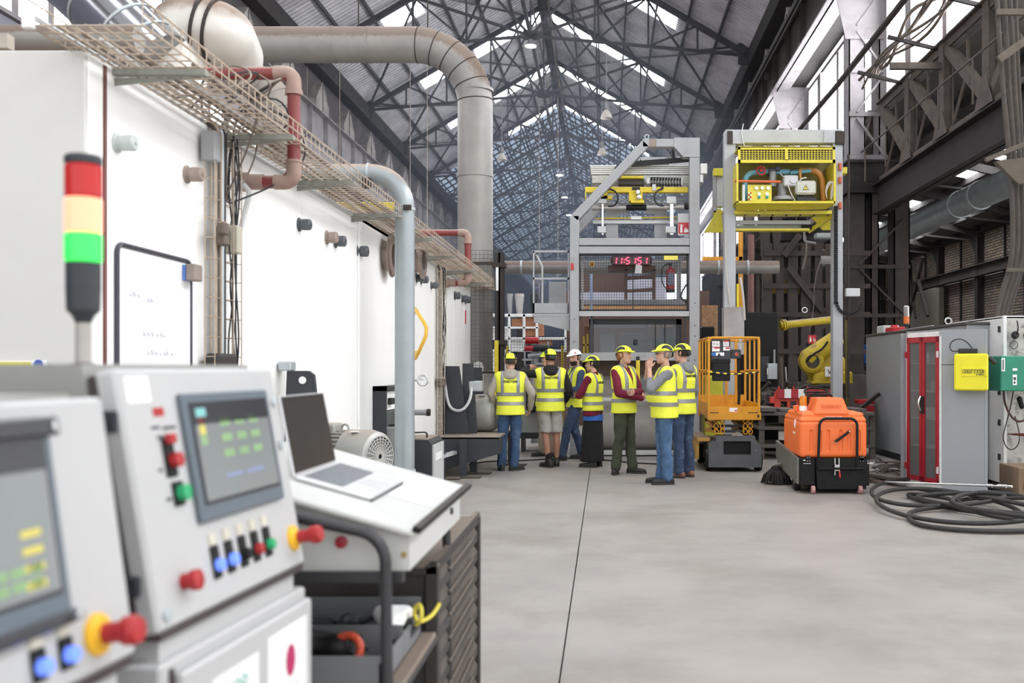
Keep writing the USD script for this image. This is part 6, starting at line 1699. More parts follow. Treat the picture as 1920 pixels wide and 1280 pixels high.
# long grey cabinet behind, with clutter on its top
lc = Thing('long_grey_cabinet', 'long plain grey cabinet standing behind the glass door cabinet', 'cabinet', (5.3, 16.4, .0))
xa_ = 4.86
lc.part('front_panel', MB().box([xa_, 13.4, .13], [xa_ + .04, 15.9, 2.13], .006).box([xa_, 15.91, .13], [xa_ + .04, 18.5, 2.13], .006), cab_m, smooth=False)
lc.part('end_panel', MB().box([xa_, 13.38, .13], [5.9, 13.42, 2.13]).box([xa_, 18.48, .13], [5.9, 18.52, 2.13]), cab_m, smooth=False)
lc.part('top_panel', MB().box([xa_ - .02, 13.36, 2.13], [5.95, 18.54, 2.17], .006), mat('cabinet_top', (.06, .055, .05), .6), smooth=False)
lc.part('plinth', MB().box([xa_ + .1, 13.5, 0], [5.8, 18.4, .13]), gray_dark, smooth=False)
lc.part('paper_label', MB().box([xa_ - .004, 15.98, 1.05], [xa_, 16.15, 1.32]), label_white, smooth=False)
bt_ = Thing('amber_beacon', 'amber and red signal beacon standing on the long grey cabinet', 'beacon', (5.15, 17.2, 2.17))
q = np.array([5.15, 17.0, 2.17])
bt_.part('stem', MB().lathe([(.04, 0), (.04, .02), (.018, .03), (.018, .1), (.05, .11), (.05, .14)], q, n=16), gray_dark)
bt_.part('amber_lens', MB().lathe([(.05, .14), (.05, .26), (.001, .26)], q, n=18), mat('lens_amber', (.75, .16, .02), .25))
bt_.part('clear_lens', MB().lathe([(.045, .26), (.045, .43), (.02, .45), (.001, .45)], q, n=18), mat('lens_clear', (.5, .48, .45), .15, trans=.6))
single('relay_box', MB().box([5.0, 17.9, 2.17], [5.3, 18.3, 2.32], .015), gray_light, 'small pale relay box on the rear end of the long cabinet', 'box', smooth=False)
single('red_toolbox', MB().box([5.0, 17.3, 2.17], [5.25, 17.75, 2.27], .015).box([5.05, 17.5, 2.27], [5.15, 17.6, 2.31], .006), red_paint, 'small red box lying beside the amber beacon', 'box', smooth=False)
single('lifting_eye_bolt', MB().tube([np.array([4.9, 14.2, 2.22]) + .045 * np.array([math.cos(t), 0, math.sin(t)]) for t in np.linspace(0, 2 * math.pi, 15)[:-1]], .013, 6, closed=True), chrome, 'steel lifting eye on the front corner of the long cabinet', 'eye bolt')
single('steel_rod', MB().tube([[4.95, 15.0, 2.19], [5.0, 16.8, 2.19]], .012, 6), chrome, 'thin steel rod lying on the long cabinet top', 'rod')
# white dusty electrical cabinet at the right edge
wc = Thing('white_electric_cabinet', 'tall white electrical cabinet with a dusty stained front', 'cabinet', (5.6, 13.8, 0))
wx = 5.17
wd = mat('dusty_white', (.52, .50, .46), .7, 0, .2, 4.0, stain=(.24, .225, .21), stainat=(.5, .62), stainscale=7.0)
wc.part('side_panel', MB().box([wx, 12.92, .05], [wx + .03, 14.9, 2.22], .006), mat('cab_white', (.75, .75, .74), .4, var=.03), smooth=False)
wc.part('front_panel', MB().box([wx + .03, 12.9, .05], [6.4, 12.94, 2.22], .006), wd, smooth=False)
wc.part('top_panel', MB().box([wx, 12.9, 2.2], [6.4, 14.9, 2.23]), mat('cab_white', (.75, .75, .74)), smooth=False)
wc.part('plinth', MB().box([wx + .05, 12.95, 0], [6.35, 14.85, .06]), gray_dark, smooth=False)
wc.part('corner_strip', MB().box([wx - .01, 12.885, .05], [wx + .035, 12.93, 2.23], .006), mat('cab_white', (.75, .75, .74)), smooth=False)
for z in (2.02, 1.2, .35, .8):
    wc.part('hinge', MB().box([wx - .018, 13.0, z], [wx, 13.06, z + .08], .004), gray_dark, smooth=False)
for y, z in ((13.4, 2.1), (14.3, 2.05), (14.4, 1.95)):
    wc.part('bolt_hole', MB().lathe([(.018, 0), (.018, .006), (.001, .006)], [wx, y, z], (-1, 0, 0), 12), label_black)
hk = MB()
for dx in (.14, .30):
    p = np.array([wx + dx, 12.9, 1.98])
    wc.part('cable_gland', MB().lathe([(.045, 0), (.05, .03), (.03, .07), (.001, .07)], p, (0, -1, 0), 14).tube(spline([p + [0, -.06, 0], p + [0, -.1, .05], p + [0, -.08, .18]], 10), .009, 6), label_black)
wc.part('ring_wire', MB().tube([np.array([wx + .12, 12.87, 1.85]) + .05 * np.array([math.cos(t), 0, math.sin(t)]) for t in np.linspace(0, 2 * math.pi, 15)[:-1]], .004, 5, closed=True), cable_black)
# green box and its wires
gb_ = Thing('green_box', 'green metal equipment box with white stickers hung on the white cabinet', 'equipment box', (5.4, 12.6, 1.2))
gm_ = mat('box_green', (.02, .25, .15), .4, 0, .1, 6.0)
p0, p1 = P(1876, 733, 12.45), P(1920, 667, 12.45)
gb_.part('case', MB().box([p0[0], 12.45, p0[2]], [p1[0] + .12, 12.9, p1[2]], .012), gm_, smooth=False)
gb_.part('sticker', MB().B(1878, 671, 1884.5, 696, 12.444, .006).B(1899, 690, 1907.5, 695, 12.444, .006).B(1899, 702, 1907, 722, 12.444, .006), label_white, smooth=False)
gb_.part('sticker_print', MB().B(1901, 707, 1905, 712, 12.44, .006).B(1901.5, 715, 1904, 719, 12.44, .006).B(1880.5, 674, 1882, 693, 12.44, .006), gray_dark, smooth=False)
gb_.part('cable', MB().tube(spline([P(1882, 733, 12.6), P(1886, 760, 12.7), P(1898, 782, 12.7), P(1912, 790, 12.6), P(1925, 785, 12.6)], 24), .014, 8), mat('cable_redbrown', (.10, .05, .04), .6))
gb_.part('cable', MB().tube(spline([P(1900, 733, 12.6), P(1895, 762, 12.7), P(1885, 800, 12.75), P(1884, 832, 12.75), P(1896, 843, 12.75), P(1908, 835, 12.75), P(1911, 812, 12.75), P(1903, 780, 12.7)], 40), .007, 6), cable_black)
gb_.part('plug', MB().tm(hullpts([(P(1916, 762, 12.6), .03), (P(1912, 748, 12.6), .035)])), black_plastic)
# conduits rising from the white cabinet
cb = Thing('conduit_bundle', 'bundle of dusty conduits rising from the white cabinet to the girder', 'conduits', (5.6, 13.6, 2.23))
cdm = mat('dusty_conduit', (.07, .058, .048), .8, 0, .25, 6.0)
for k, (ub, um, ut) in enumerate(((1868, 1893, 1868), (1876, 1902, 1882), (1884, 1912, 1893), (1892, 1918, 1904))):
    yy = 13.3 + .12 * k
    cb.part('conduit', MB().tube(spline([[P(ub, 0, yy)[0], yy, 2.2], P(ub + 5, 570, yy), P(um, 500, yy), P(um + 6, 420, yy), P(um + 2, 330, yy), P((um + ut) / 2, 160, yy), P(ut, -30, yy), P(ut - 6, -200, yy)], 40), .034 if k < 3 else .026, 10), cdm)
wood = mat('dusty_wood', (.12, .10, .08), .9, 0, .3, 5.0)
cb.part('wooden_batten', MB().B(1870, 16, 1945, 27, 13.2, .05).B(1890, 502, 1945, 509, 13.2, .06).bar(P(1872, 112, 13.15), P(1945, 60, 13.15), .06, .10), wood, smooth=False)
cb.part('dusty_bracket', MB().bar(P(1848, 300, 13.2), P(1940, 262, 13.2), .06, .06).prism([(0, 0), (.75, .1), (.75, -.25), (.3, -.3)], P(1862, 305, 13.3), (1, 0, 0), (0, 0, 1), .1), mat('bracket_dusty', (.12, .1, .08), .9), smooth=False)

# ------------------------------------------------------------------ coiled black hose and lance
hs = Thing('coiled_hose', 'long black rubber hose lying in loose coils on the floor', 'hose', (4.1, 10.6, 0))
r6 = np.random.default_rng(21)
def FL(u, v):
    Y = EYE * F / (v - 690)
    return np.array([(u - 1134) * Y / F, Y, 0])
pts = []
for k in range(150):
    q = k / 150
    th = 2 * math.pi * 6.4 * q + 1.2
    rx, ry = .58 + .30 * math.sin(19 * q + 1) , .95 + .55 * math.sin(23 * q)
    cx, cy = 4.12 + .38 * math.sin(14 * q + .5), 11.0 + .5 * math.cos(10 * q)
    z = .028 + .035 * (1 + math.sin(th * 1.37 + 3 * q)) + .05 * q
    pts.append([cx + rx * math.cos(th), cy + ry * math.sin(th) * .95, z])
pts += [[4.9, 10.0, .06], [5.4, 9.9, .03], [6.0, 10.2, .028]]
head = [FL(1950, 1000) + [0, 0, .028], FL(1840, 1001) + [0, 0, .028], FL(1740, 992) + [0, 0, .028], FL(1706, 978) + [0, 0, .03], FL(1726, 962) + [0, 0, .04], FL(1800, 952) + [0, 0, .06]]
pts = head + pts[6:]
hs.part('hose_run', MB().tube(spline(pts, 700), .024, 9), mat('hose_black', (.028, .026, .025), .6, 0, .3, 8.0))
ln = Thing('spray_lance', 'thin chrome spray lance resting across the hose coils', 'lance', (3.9, 10.9, .1))
l0, l1 = FL(1637, 922), FL(1890, 952)
l0[2], l1[2] = .13, .24
ln.part('tube', MB().tube([l0, l1], .011, 10), chrome)
dd = unit(l1 - l0)
ln.part('fitting', MB().tube([l1 - dd * .12, l1 - dd * .02], .022, 12).tube([l1 - dd * .25, l1 - dd * .19], .02, 12).tube([l1, l1 + dd * .05], .016, 10), chrome)
# timber and cable heap between sweeper and cabinet
single('wooden_plank', MB().bar(FL(1630, 905) + [0, 0, .03], FL(1700, 893) + [0, 0, .03], .5, .05), wood, 'flat dusty plank on the floor beside the grey cabinet', 'plank', smooth=False)
single('wooden_plank', MB().bar(FL(1622, 897) + [0, 0, .07], FL(1690, 912) + [0, 0, .10], .22, .04), wood, 'tilted plank leaning low over the other plank', 'plank', smooth=False)
hp2 = MB()
for k in range(26):
    c = np.array([4.05 + r6.uniform(-.15, .45), 14.2 + r6.uniform(-.5, .9), .04 + r6.uniform(0, .14)])
    hp2.tube(spline([c + [r6.uniform(-.45, .1), r6.uniform(-.3, .3), r6.uniform(-.02, .03)], c + [0, 0, .04], c + [r6.uniform(.05, .3), r6.uniform(-.4, .2), r6.uniform(-.03, .03)]], 8), .012, 5)
single('cable_heap', hp2, mat('heap_brown', (.11, .09, .075), .9, var=.4), 'tangled heap of brown cables on the floor behind the planks', 'cables', kind='stuff')
cdb = Thing('cardboard_box', 'torn brown cardboard box with red wires by the white cabinet', 'box', (5.3, 12.2, 0))
p0 = FL(1908, 945)
cdb.part('box', MB().box([4.95, 11.9, 0], [5.5, 12.5, .36], .01), mat('cardboard', (.25, .17, .11), .9), smooth=False)
for k in range(4):
    cdb.part('red_wire', MB().tube(spline([[5.0 + .1 * k, 11.88, .1], [5.0 + .08 * k, 11.82, .3 + .05 * k], [5.15 + .1 * k, 11.85, .55], [5.2, 12.85, .7]], 16), .006, 5), mat('wire_red', (.28, .06, .05), .5))

# ------------------------------------------------------------------ dim machinery behind the portal
single('black_screen_box', MB().B(1396, 585, 1460, 846, 18.6, .9, .02), black_plastic, 'large black box standing behind the scissor lift', 'box', smooth=False)
single('black_screen_box', MB().B(1316, 612, 1340, 838, 19.5, .5, .02), black_plastic, 'slim dark box behind the scissor lift beside the chipboard', 'box', smooth=False)
cbx = Thing('switch_box', 'small dusty switch box on a conduit beside the black box', 'switch box', P(1449, 712, 18.4))
cbx.part('case', MB().B(1440, 681, 1458, 711, 18.3, .14, .01), galv, smooth=False)
cbx.part('lever', MB().B(1438.5, 690, 1440, 702, 18.28, .04), label_white, smooth=False)
cbx.part('conduit', MB().tube([P(1452, 681, 18.37), P(1452, 655, 18.37)], .02, 8), gray_paint)
cbx.part('back_box', MB().B(1426, 668, 1442, 716, 18.45, .3, .01), gray_dark, smooth=False)
bench = Thing('steel_bench', 'low dusty steel bench loaded with scrap behind the lift and sweeper', 'bench', P(1520, 850, 16.9) * [1, 1, 0])
bz = mat('bench_dusty', (.13, .115, .105), .8, .1, .3, 3.0, dust=(.20, .17, .145), dustat=(.4, 1.0))
for v0, v1, y, d in ((773, 779, 16.8, 1.4), (800, 806, 16.9, 1.3), (834, 840, 16.9, 1.2)):
    a, b = P(1422, v0, y), P(1640, v1, y)
    bench.part('shelf', MB().box([a[0], y, b[2]], [b[0], y + d, a[2]], .006), bz, smooth=False)
for u in (1424, 1475, 1530, 1590, 1632):
    bench.part('leg', MB().box([P(u, 0, 16.9)[0], 16.92, 0], [P(u, 0, 16.9)[0] + .09, 17.0, .8]), bz, smooth=False)
for k in range(6):
    u = 1428 + k * 34
    bench.part('top_slat', MB().B(u, 764 + (k % 2) * 2, u + 28, 772, 16.75 + .1 * (k % 3), .9, .006), bz, smooth=False)
sc = MB()
for k in range(26):
    u, v = r6.uniform(1424, 1500), r6.uniform(716, 764)
    p = P(u, v, 17.6 + r6.uniform(0, .8))
    q = p + np.array([r6.uniform(-.3, .3), r6.uniform(-.2, .2), r6.uniform(-.25, .1)])
    sc.tube([p, q], r6.uniform(.012, .04), 6)
single('scrap_heap', sc.B(1424, 735, 1450, 768, 17.9, .5, .05).tm(hullpts([(P(1428, 760, 18), .15), (P(1446, 750, 18), .1), (P(1440, 738, 18.2), .12)])), mat('scrap_dark', (.07, .06, .055), .7, .3, .5, 5.0), 'dark heap of bent scrap metal on the steel bench', 'scrap', kind='stuff')
# red and white barrier
ba = Thing('road_barrier', 'red plastic road barrier with white reflective panels on the bench', 'barrier', P(1490, 770, 17.5) + [0, .05, 0])
brm = mat('barrier_red', (.58, .055, .03), .45)
bdk = mat('barrier_deep', (.40, .02, .035), .45)
a = P(1452, 770, 17.5)
px = 17.5 / F
ba.part('frame', MB().prism([(0, 0), (0, 30 * px), (5 * px, 40 * px), (110 * px, 40 * px), (110 * px, 22 * px), (80 * px, 22 * px), (80 * px, 0), (74 * px, 0), (74 * px, 18 * px), (62 * px, 18 * px), (62 * px, 0), (57 * px, 0), (57 * px, 18 * px), (46 * px, 18 * px), (46 * px, 0), (41 * px, 0), (41 * px, 18 * px), (30 * px, 18 * px), (30 * px, 0), (24 * px, 0), (24 * px, 18 * px), (12 * px, 18 * px), (12 * px, 0)], a, (1, 0, 0), (0, 0, 1), -.06), brm, smooth=False)
for k in range(6):
    u = 1458 + k * 13
    ba.part('reflector', MB().B(u, 729 + k * .1, u + 12.4, 746, 17.44, .012), label_white if k in (1, 3) else bdk, smooth=False)
for u in (1459, 1487, 1513):
    ba.part('peg', MB().B(u, 724, u + 3.4, 731, 17.5, .04, .006), brm, smooth=False)
ba.part('foot', MB().B(1444, 744, 1453, 756, 17.45, .12, .01), brm, smooth=False)
# broom sticks
single('broom_stick', MB().tube([P(1468, 735, 17.9), P(1465, 670, 18.0)], .015, 6), wood, 'brown broom stick leaning behind the red barrier', 'stick')
single('broom_stick', MB().tube([P(1476, 735, 17.9), P(1473, 688, 18.0)], .015, 6), mat('pale_stick', (.42, .40, .36), .7), 'pale broom stick leaning behind the red barrier', 'stick')
# yellow robot arm
ry = mat('robot_yellow', (.55, .40, .02), .45, 0, .15, 5.0, stain=(.20, .15, .04), stainat=(.58, .72), stainscale=4.0)
rb2 = Thing('robot_arm', 'yellow jointed robot arm bent behind the grey post', 'robot arm', P(1560, 850, 18.4) * [1, 1, 0])
RYD = 18.4
rb2.part('pedestal', MB().lathe([(.45, 0), (.45, .5), (.34, .55), (.34, 1.0), (.001, 1.0)], P(1560, 850, RYD) * [1, 1, 0] + [0, .3, 0], n=28), dkm)
rb2.part('turntable', MB().tm(rbox(P(1525, 718, RYD), P(1600, 696, RYD) + [0, .6, 0], .05)), ry)
rb2.part('shoulder', MB().tm(hullpts([(P(1527, 712, RYD + .2), .1), (P(1578, 694, RYD + .3), .13), (P(1552, 672, RYD + .3), .13), (P(1572, 678, RYD + .35), .13)])), ry)
rb2.part('elbow_disc', MB().lathe([(.22, -.1), (.22, .14), (.17, .17), (.001, .17)], P(1520, 677, RYD + .1), (0, -1, 0), 30), ry)
rb2.part('elbow_cap', MB().lathe([(.125, .17), (.125, .2), (.11, .2), (.10, .18), (.001, .18)], P(1520, 677, RYD + .1), (0, -1, 0), 26), mat('robot_dark', (.05, .045, .03), .5))
rb2.part('upper_arm', MB().tm(hullpts([(P(1518, 672, RYD + .1), .2), (P(1562, 634, RYD + .1), .12), (P(1572, 640, RYD + .1), .1)])), ry)
rb2.part('lower_cover', MB().tm(hullpts([(P(1508, 690, RYD + .2), .07), (P(1530, 704, RYD + .2), .1), (P(1538, 694, RYD + .1), .08)])), ry)
rb2.part('arm_cable', MB().tube(spline([P(1512, 678, RYD - .1), P(1525, 664, RYD - .14), P(1540, 655, RYD - .1), P(1552, 640, RYD - .08)], 16), .018, 8), black_plastic)
rb2.part('base_flange', MB().B(1522, 714, 1600, 719, RYD - .02, .5, .01), ry, smooth=False)
rb2.part('data_plate', MB().B(1547, 687, 1566, 706, RYD - .06, .02), label_white, smooth=False)
rb2.part('plate_lettering', MB().text('V', .08, P(1551.5, 700, RYD - .07), (1, 0, 0), (0, 0, 1), .008).box(P(1560, 700, RYD - .07), P(1563.5, 699, RYD - .06)), label_black, smooth=False)
yt = Thing('yellow_tube', 'dusty yellow tube boom with a round flange beside the black box', 'tube', P(1515, 620, 19.2))
yt.part('tube', MB().tube([P(1462, 610, 19.2), P(1570, 598, 19.6)], .075, 18), mat('tube_yellow', (.5, .37, .015), .5, 0, .15, 4.0, dust=(.30, .24, .14), dustat=(.4, .9)))
for t_ in (0.04, .075):
    a = P(1462, 610, 19.2) + (P(1570, 598, 19.6) - P(1462, 610, 19.2)) * t_
    dd = unit(P(1570, 598, 19.6) - P(1462, 610, 19.2))
    yt.part('flange', MB().tube([a, a + dd * .03], .11, 20), mat('tube_yellow', (.5, .37, .015)))
fs2 = Thing('fire_sign', 'small red fire equipment sign on the dim wall above the robot', 'sign', P(1523, 643, 18.9))
fs2.part('plate', MB().B(1515.5, 628, 1531, 644, 18.9, .01), red_paint, smooth=False)
fs2.part('symbol', MB().B(1518, 634, 1521.5, 641, 18.89, .01).B(1518.5, 631, 1521, 633, 18.89, .01).B(1525, 633, 1526, 641, 18.89, .01).B(1527.5, 635, 1529, 641, 18.89, .01), label_white, smooth=False)
single('sign_post', MB().B(1513, 643, 1517, 760, 18.95, .05), steel_dark, 'dark thin post holding the small fire sign', 'post', smooth=False)
blu = mat('blue_box', (.02, .09, .38), .4)
single('blue_bin', MB().B(1624, 645, 1634, 682, 26.2, .27, .02), blu, 'slim blue box hung on the lattice column behind the grey cabinet', 'box', smooth=False)
single('blue_bin', MB().B(1631, 712, 1641, 742, 26.2, .27, .02), blu, 'lower blue box half hidden by the grey cabinet edge', 'box', smooth=False)
single('red_crate', MB().B(1622, 760, 1640, 776, 17.6, .3, .01).B(1610, 749, 1640, 757, 17.7, .3, .01), red_paint, 'red crate edge showing between sweeper and grey cabinet', 'crate', smooth=False)
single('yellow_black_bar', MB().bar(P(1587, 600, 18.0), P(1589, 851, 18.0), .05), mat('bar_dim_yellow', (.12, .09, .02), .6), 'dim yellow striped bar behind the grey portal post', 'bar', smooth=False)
single('steel_prop', MB().bar(P(1598, 778, 17.3), P(1648, 738, 17.5), .07, .06), steel_dark, 'dark slanting steel prop behind the sweeper', 'bar', smooth=False)
# plant posts and pipes, with an added dark backdrop for the unlit bay
dw = Thing('dark_backdrop', 'added dark backdrop with plant posts and pipes closing the dim bay', 'machine', (5, 24.5, 0))
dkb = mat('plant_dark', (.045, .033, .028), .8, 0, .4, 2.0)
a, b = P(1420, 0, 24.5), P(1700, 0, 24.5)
dw.part('backdrop_plate', MB().box([4.0, 25.0, 0], [6.5, 25.15, 3.6]), dkb, smooth=False)
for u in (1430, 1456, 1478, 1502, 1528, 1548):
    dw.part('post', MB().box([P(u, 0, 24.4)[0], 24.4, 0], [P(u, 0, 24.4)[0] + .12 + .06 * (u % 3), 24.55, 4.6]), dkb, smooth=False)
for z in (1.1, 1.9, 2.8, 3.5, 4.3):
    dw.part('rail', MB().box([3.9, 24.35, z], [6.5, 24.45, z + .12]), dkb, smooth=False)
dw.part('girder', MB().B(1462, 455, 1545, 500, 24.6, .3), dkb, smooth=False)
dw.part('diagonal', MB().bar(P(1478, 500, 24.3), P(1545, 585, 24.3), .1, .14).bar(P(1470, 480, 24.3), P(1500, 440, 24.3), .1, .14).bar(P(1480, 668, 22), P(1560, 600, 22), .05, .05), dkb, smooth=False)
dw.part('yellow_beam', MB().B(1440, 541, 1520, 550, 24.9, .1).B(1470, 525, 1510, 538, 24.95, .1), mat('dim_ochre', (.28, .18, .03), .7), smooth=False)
dw.part('pipe_end', MB().tube([P(1535, 485, 24.6), P(1565, 485, 24.6)], .25, 20), duct_m)
dw.part('wheel_ring', MB().tube([P(1509, 581, 22) + .055 * np.array([math.cos(t), 0, math.sin(t)]) for t in np.linspace(0, 2 * math.pi, 17)[:-1]], .012, 6, closed=True), chrome)
dw.part('hopper', MB().prism([(0, 1.1), (.35, 1.1), (.22, 0), (.14, 0)], P(1424, 480, 26), (1, 0, 0), (0, 0, 1), -.4).prism([(0, 1.1), (.35, 1.1), (.22, 0), (.14, 0)], P(1443, 480, 26), (1, 0, 0), (0, 0, 1), -.4), dkb, smooth=False)
dw.part('hanging_wire', MB().tube(spline([P(1510, 440, 23), P(1512, 470, 23), P(1505, 505, 23)], 10), .02, 6).tube(spline([P(1540, 485, 23), P(1528, 530, 23), P(1525, 580, 23), P(1518, 620, 23)], 14), .012, 5), cable_dusty)
for k, (u0, u1, y, h) in enumerate(((1590, 1700, 24.0, 1.4), (1640, 1760, 29.0, 2.6))):
    a, b = P(u0, 0, y), P(u1, 0, y)
    dw.part('bin', MB().box([a[0], y, 0], [b[0], y + 1.0, h], .03), dkb, smooth=False)  # added dark blocks closing the view into the bright aisle
a2 = Thing('aisle_dark_block', 'added dark block covering the bright side aisle floor by the brick wall', 'machine', (10.5, 30, 0))
a2.part('bulk', MB().box([8.6, 27.5, 0], [13.2, 34, 2.3], .05).box([9.0, 35.0, 0], [12.8, 40, 2.0], .05), dkb, smooth=False)  # added bulk so that the aisle floor reads dark
a2.part('brace', MB().bar([13.3, 41, 3.7], [13.3, 43, 6.2], .12).bar([13.3, 43.6, 3.7], [13.3, 41.6, 6.2], .12).bar([13.3, 42.6, 3.7], [13.3, 43.6, 5.5], .1), steel_brown, smooth=False)

# ------------------------------------------------------------------ pale fittings seen in the middle distance
wf = mat('window_white', (.78, .78, .77), .5)
cf = Thing('white_frame_partition', 'white framed glazed partition with brown board panels in the middle distance', 'partition', P(990, 780, 26) * [1, 1, 0])
for (u0, v0, u1, v1) in ((908, 588, 1062, 594), (908, 632, 1062, 637), (908, 588, 914, 800), (952, 588, 957, 800), (980, 588, 985, 660), (1004, 588, 1009, 660), (908, 612, 1010, 616), (908, 655, 1062, 659), (1058, 594, 1062, 660)):
    cf.part('frame_bar', MB().B(u0, v0, u1, v1, 26.0, .1, .01), wf, smooth=False)
cf.part('board_panel', MB().B(960, 597, 980, 611, 26.1, .04), mat('brick_board', (.38, .17, .09), .8), smooth=False)
cf.part('board_panel', MB().B(985, 594, 1020, 630, 26.1, .04).B(1009, 637, 1035, 648, 26.1, .04), mat('brick_board', (.38, .17, .09)), smooth=False)
cf.part('white_panel', MB().B(914, 659, 952, 800, 26.15, .04).B(914, 616, 952, 632, 26.15, .04).B(957, 637, 980, 655, 26.15, .04), wf, smooth=False)
cf.part('dark_notice', MB().B(985, 637, 1008, 647, 26.05, .04), gray_dark, smooth=False)
cf.part('brown_wall', MB().B(1036, 660, 1068, 800, 26.2, .1).B(985, 690, 1036, 800, 26.4, .1), mat('brown_wall', (.17, .10, .075), .8), smooth=False)
bw_ = Thing('brown_screen_wall', 'brown board wall glimpsed through the mesh of the press frame', 'partition', P(1180, 780, 27) * [1, 1, 0])
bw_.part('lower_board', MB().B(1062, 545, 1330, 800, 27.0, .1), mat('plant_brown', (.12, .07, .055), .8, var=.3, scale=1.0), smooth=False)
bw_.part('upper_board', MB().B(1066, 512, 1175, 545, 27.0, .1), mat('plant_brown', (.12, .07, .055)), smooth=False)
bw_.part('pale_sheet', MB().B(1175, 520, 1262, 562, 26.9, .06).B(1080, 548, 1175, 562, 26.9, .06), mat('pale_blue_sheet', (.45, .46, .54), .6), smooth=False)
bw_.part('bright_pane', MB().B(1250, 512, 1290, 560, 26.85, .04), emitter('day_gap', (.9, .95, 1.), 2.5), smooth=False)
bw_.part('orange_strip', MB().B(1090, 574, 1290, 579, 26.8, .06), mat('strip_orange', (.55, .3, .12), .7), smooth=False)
bw_.part('blue_post', MB().B(1106, 505, 1111, 600, 24.0, .1), mat('post_blue', (.25, .33, .5), .5), smooth=False)
for k, (u0, u1) in enumerate(((950, 962), (965, 983), (993, 1010))):
    t = Thing('storage_hopper', f'{"small round low|wide pale|dark"} hopper'.split('|')[0] if False else ('grey hopper nearest the brown cage post', 'pale wide hopper in the middle distance', 'dark hopper beside the caged walkway')[k], 'hopper', P((u0 + u1) / 2, 588, 40))
    c = P((u0 + u1) / 2, 588, 40)
    r = (u1 - u0) / 2 * 40 / F
    t.part('shell', MB().lathe([(r * .6, 0), (r, .7), (r * .95, .8), (.001, .8)], c, n=20), (gray_paint, mat('pale_hopper', (.5, .47, .45), .6), gray_dark)[k])
    t.part('stand', MB().box(c - [r * .5, r * .5, c[2]], c + [r * .5, r * .5, 0]), steel_dark, smooth=False)
fm2 = Thing('light_mesh_fence', 'fine mesh safety fence with yellow posts behind the two workers', 'fence', P(1035, 800, 21) * [1, 1, 0])
a, b = P(948, 630, 21), P(1068, 790, 21)
fm2.part('wire_mesh', mesh_panel(MB(), [a[0], 21, b[2]], (1, 0, 0), (0, 0, 1), b[0] - a[0], a[2] - b[2], .06, .006), steel_dark, smooth=False, kind='stuff')
for u in (949, 1052):
    fm2.part('yellow_post', MB().B(u, 648, u + 4.5, 835, 21.05, .05), yellow_paint, smooth=False)
vb = Thing('valve_skid', 'piping skid with red valve actuators between the two workers', 'valve skid', P(1005, 838, 19.6) * [1, 1, 0])
VY = 19.6
vb.part('pipe', MB().tube([P(1003, 830, VY), P(1003, 640, VY)], .08, 16).tube([P(1018, 700, VY), P(1018, 650, VY)], .05, 14), galv)
vb.part('cross_pipe', MB().tube([P(985, 688, VY), P(1030, 688, VY)], .06, 14).tube([P(990, 668, VY - .1), P(1035, 662, VY - .1)], .05, 14), galv)
vb.part('red_actuator', MB().tube([P(985, 638, VY - .05), P(1010, 638, VY - .05)], .07, 14).tube([P(984, 653, VY - .1), P(1000, 653, VY - .1)], .055, 14), red_paint)
vb.part('grey_actuator', MB().tube([P(1000, 652, VY - .1), P(1028, 652, VY - .1)], .07, 14), gray_dark)
for (u, v) in ((990, 672), (998, 700), (1012, 680), (1022, 700), (1010, 715), (992, 715)):
    vb.part('flange', MB().tube([P(u, v, VY - .08), P(u, v + 4, VY - .08)], .11, 16), gray_light)
vb.part('yellow_sticker', MB().prism([(-.07, -.05), (.07, -.05), (0, .07)], P(991, 690, VY - .2), (1, 0, 0), (0, 0, 1), .006), mat('sign_yellow', (.85, .62, .04)), smooth=False)
vb.part('frame', MB().B(982, 640, 985, 835, VY + .1, .06).B(1026, 640, 1029, 835, VY + .1, .06).B(982, 800, 1030, 804, VY + .1, .06), gray_light, smooth=False)
gbx = Thing('grey_tank', 'grey tank body on a pale cabinet between the two workers', 'tank', P(1010, 840, 18.2) * [1, 1, 0])
gbx.part('tank', MB().tm(rbox(P(985, 772, 18.2), P(1012, 718, 18.6), .08)), gray_dark)
gbx.part('cabinet', MB().B(975, 772, 1040, 812, 18.4, .6, .02), gray_paint, smooth=False)
gbx.part('cabinet_base', MB().B(975, 812, 1040, 822, 18.42, .6), gray_dark, smooth=False)
gbx.part('leg', MB().B(977, 822, 982, 846, 18.42, .5).B(1033, 822, 1038, 846, 18.42, .5), gray_dark, smooth=False)
single('floor_cable', MB().tube(spline([FL(880, 872), FL(920, 866), FL(985, 864), FL(1040, 861), FL(1100, 861), FL(1180, 868), FL(1240, 871)], 40) + [0, 0, .012], .012, 6), cable_black, 'thin black cable lying on the floor behind the workers', 'cable')
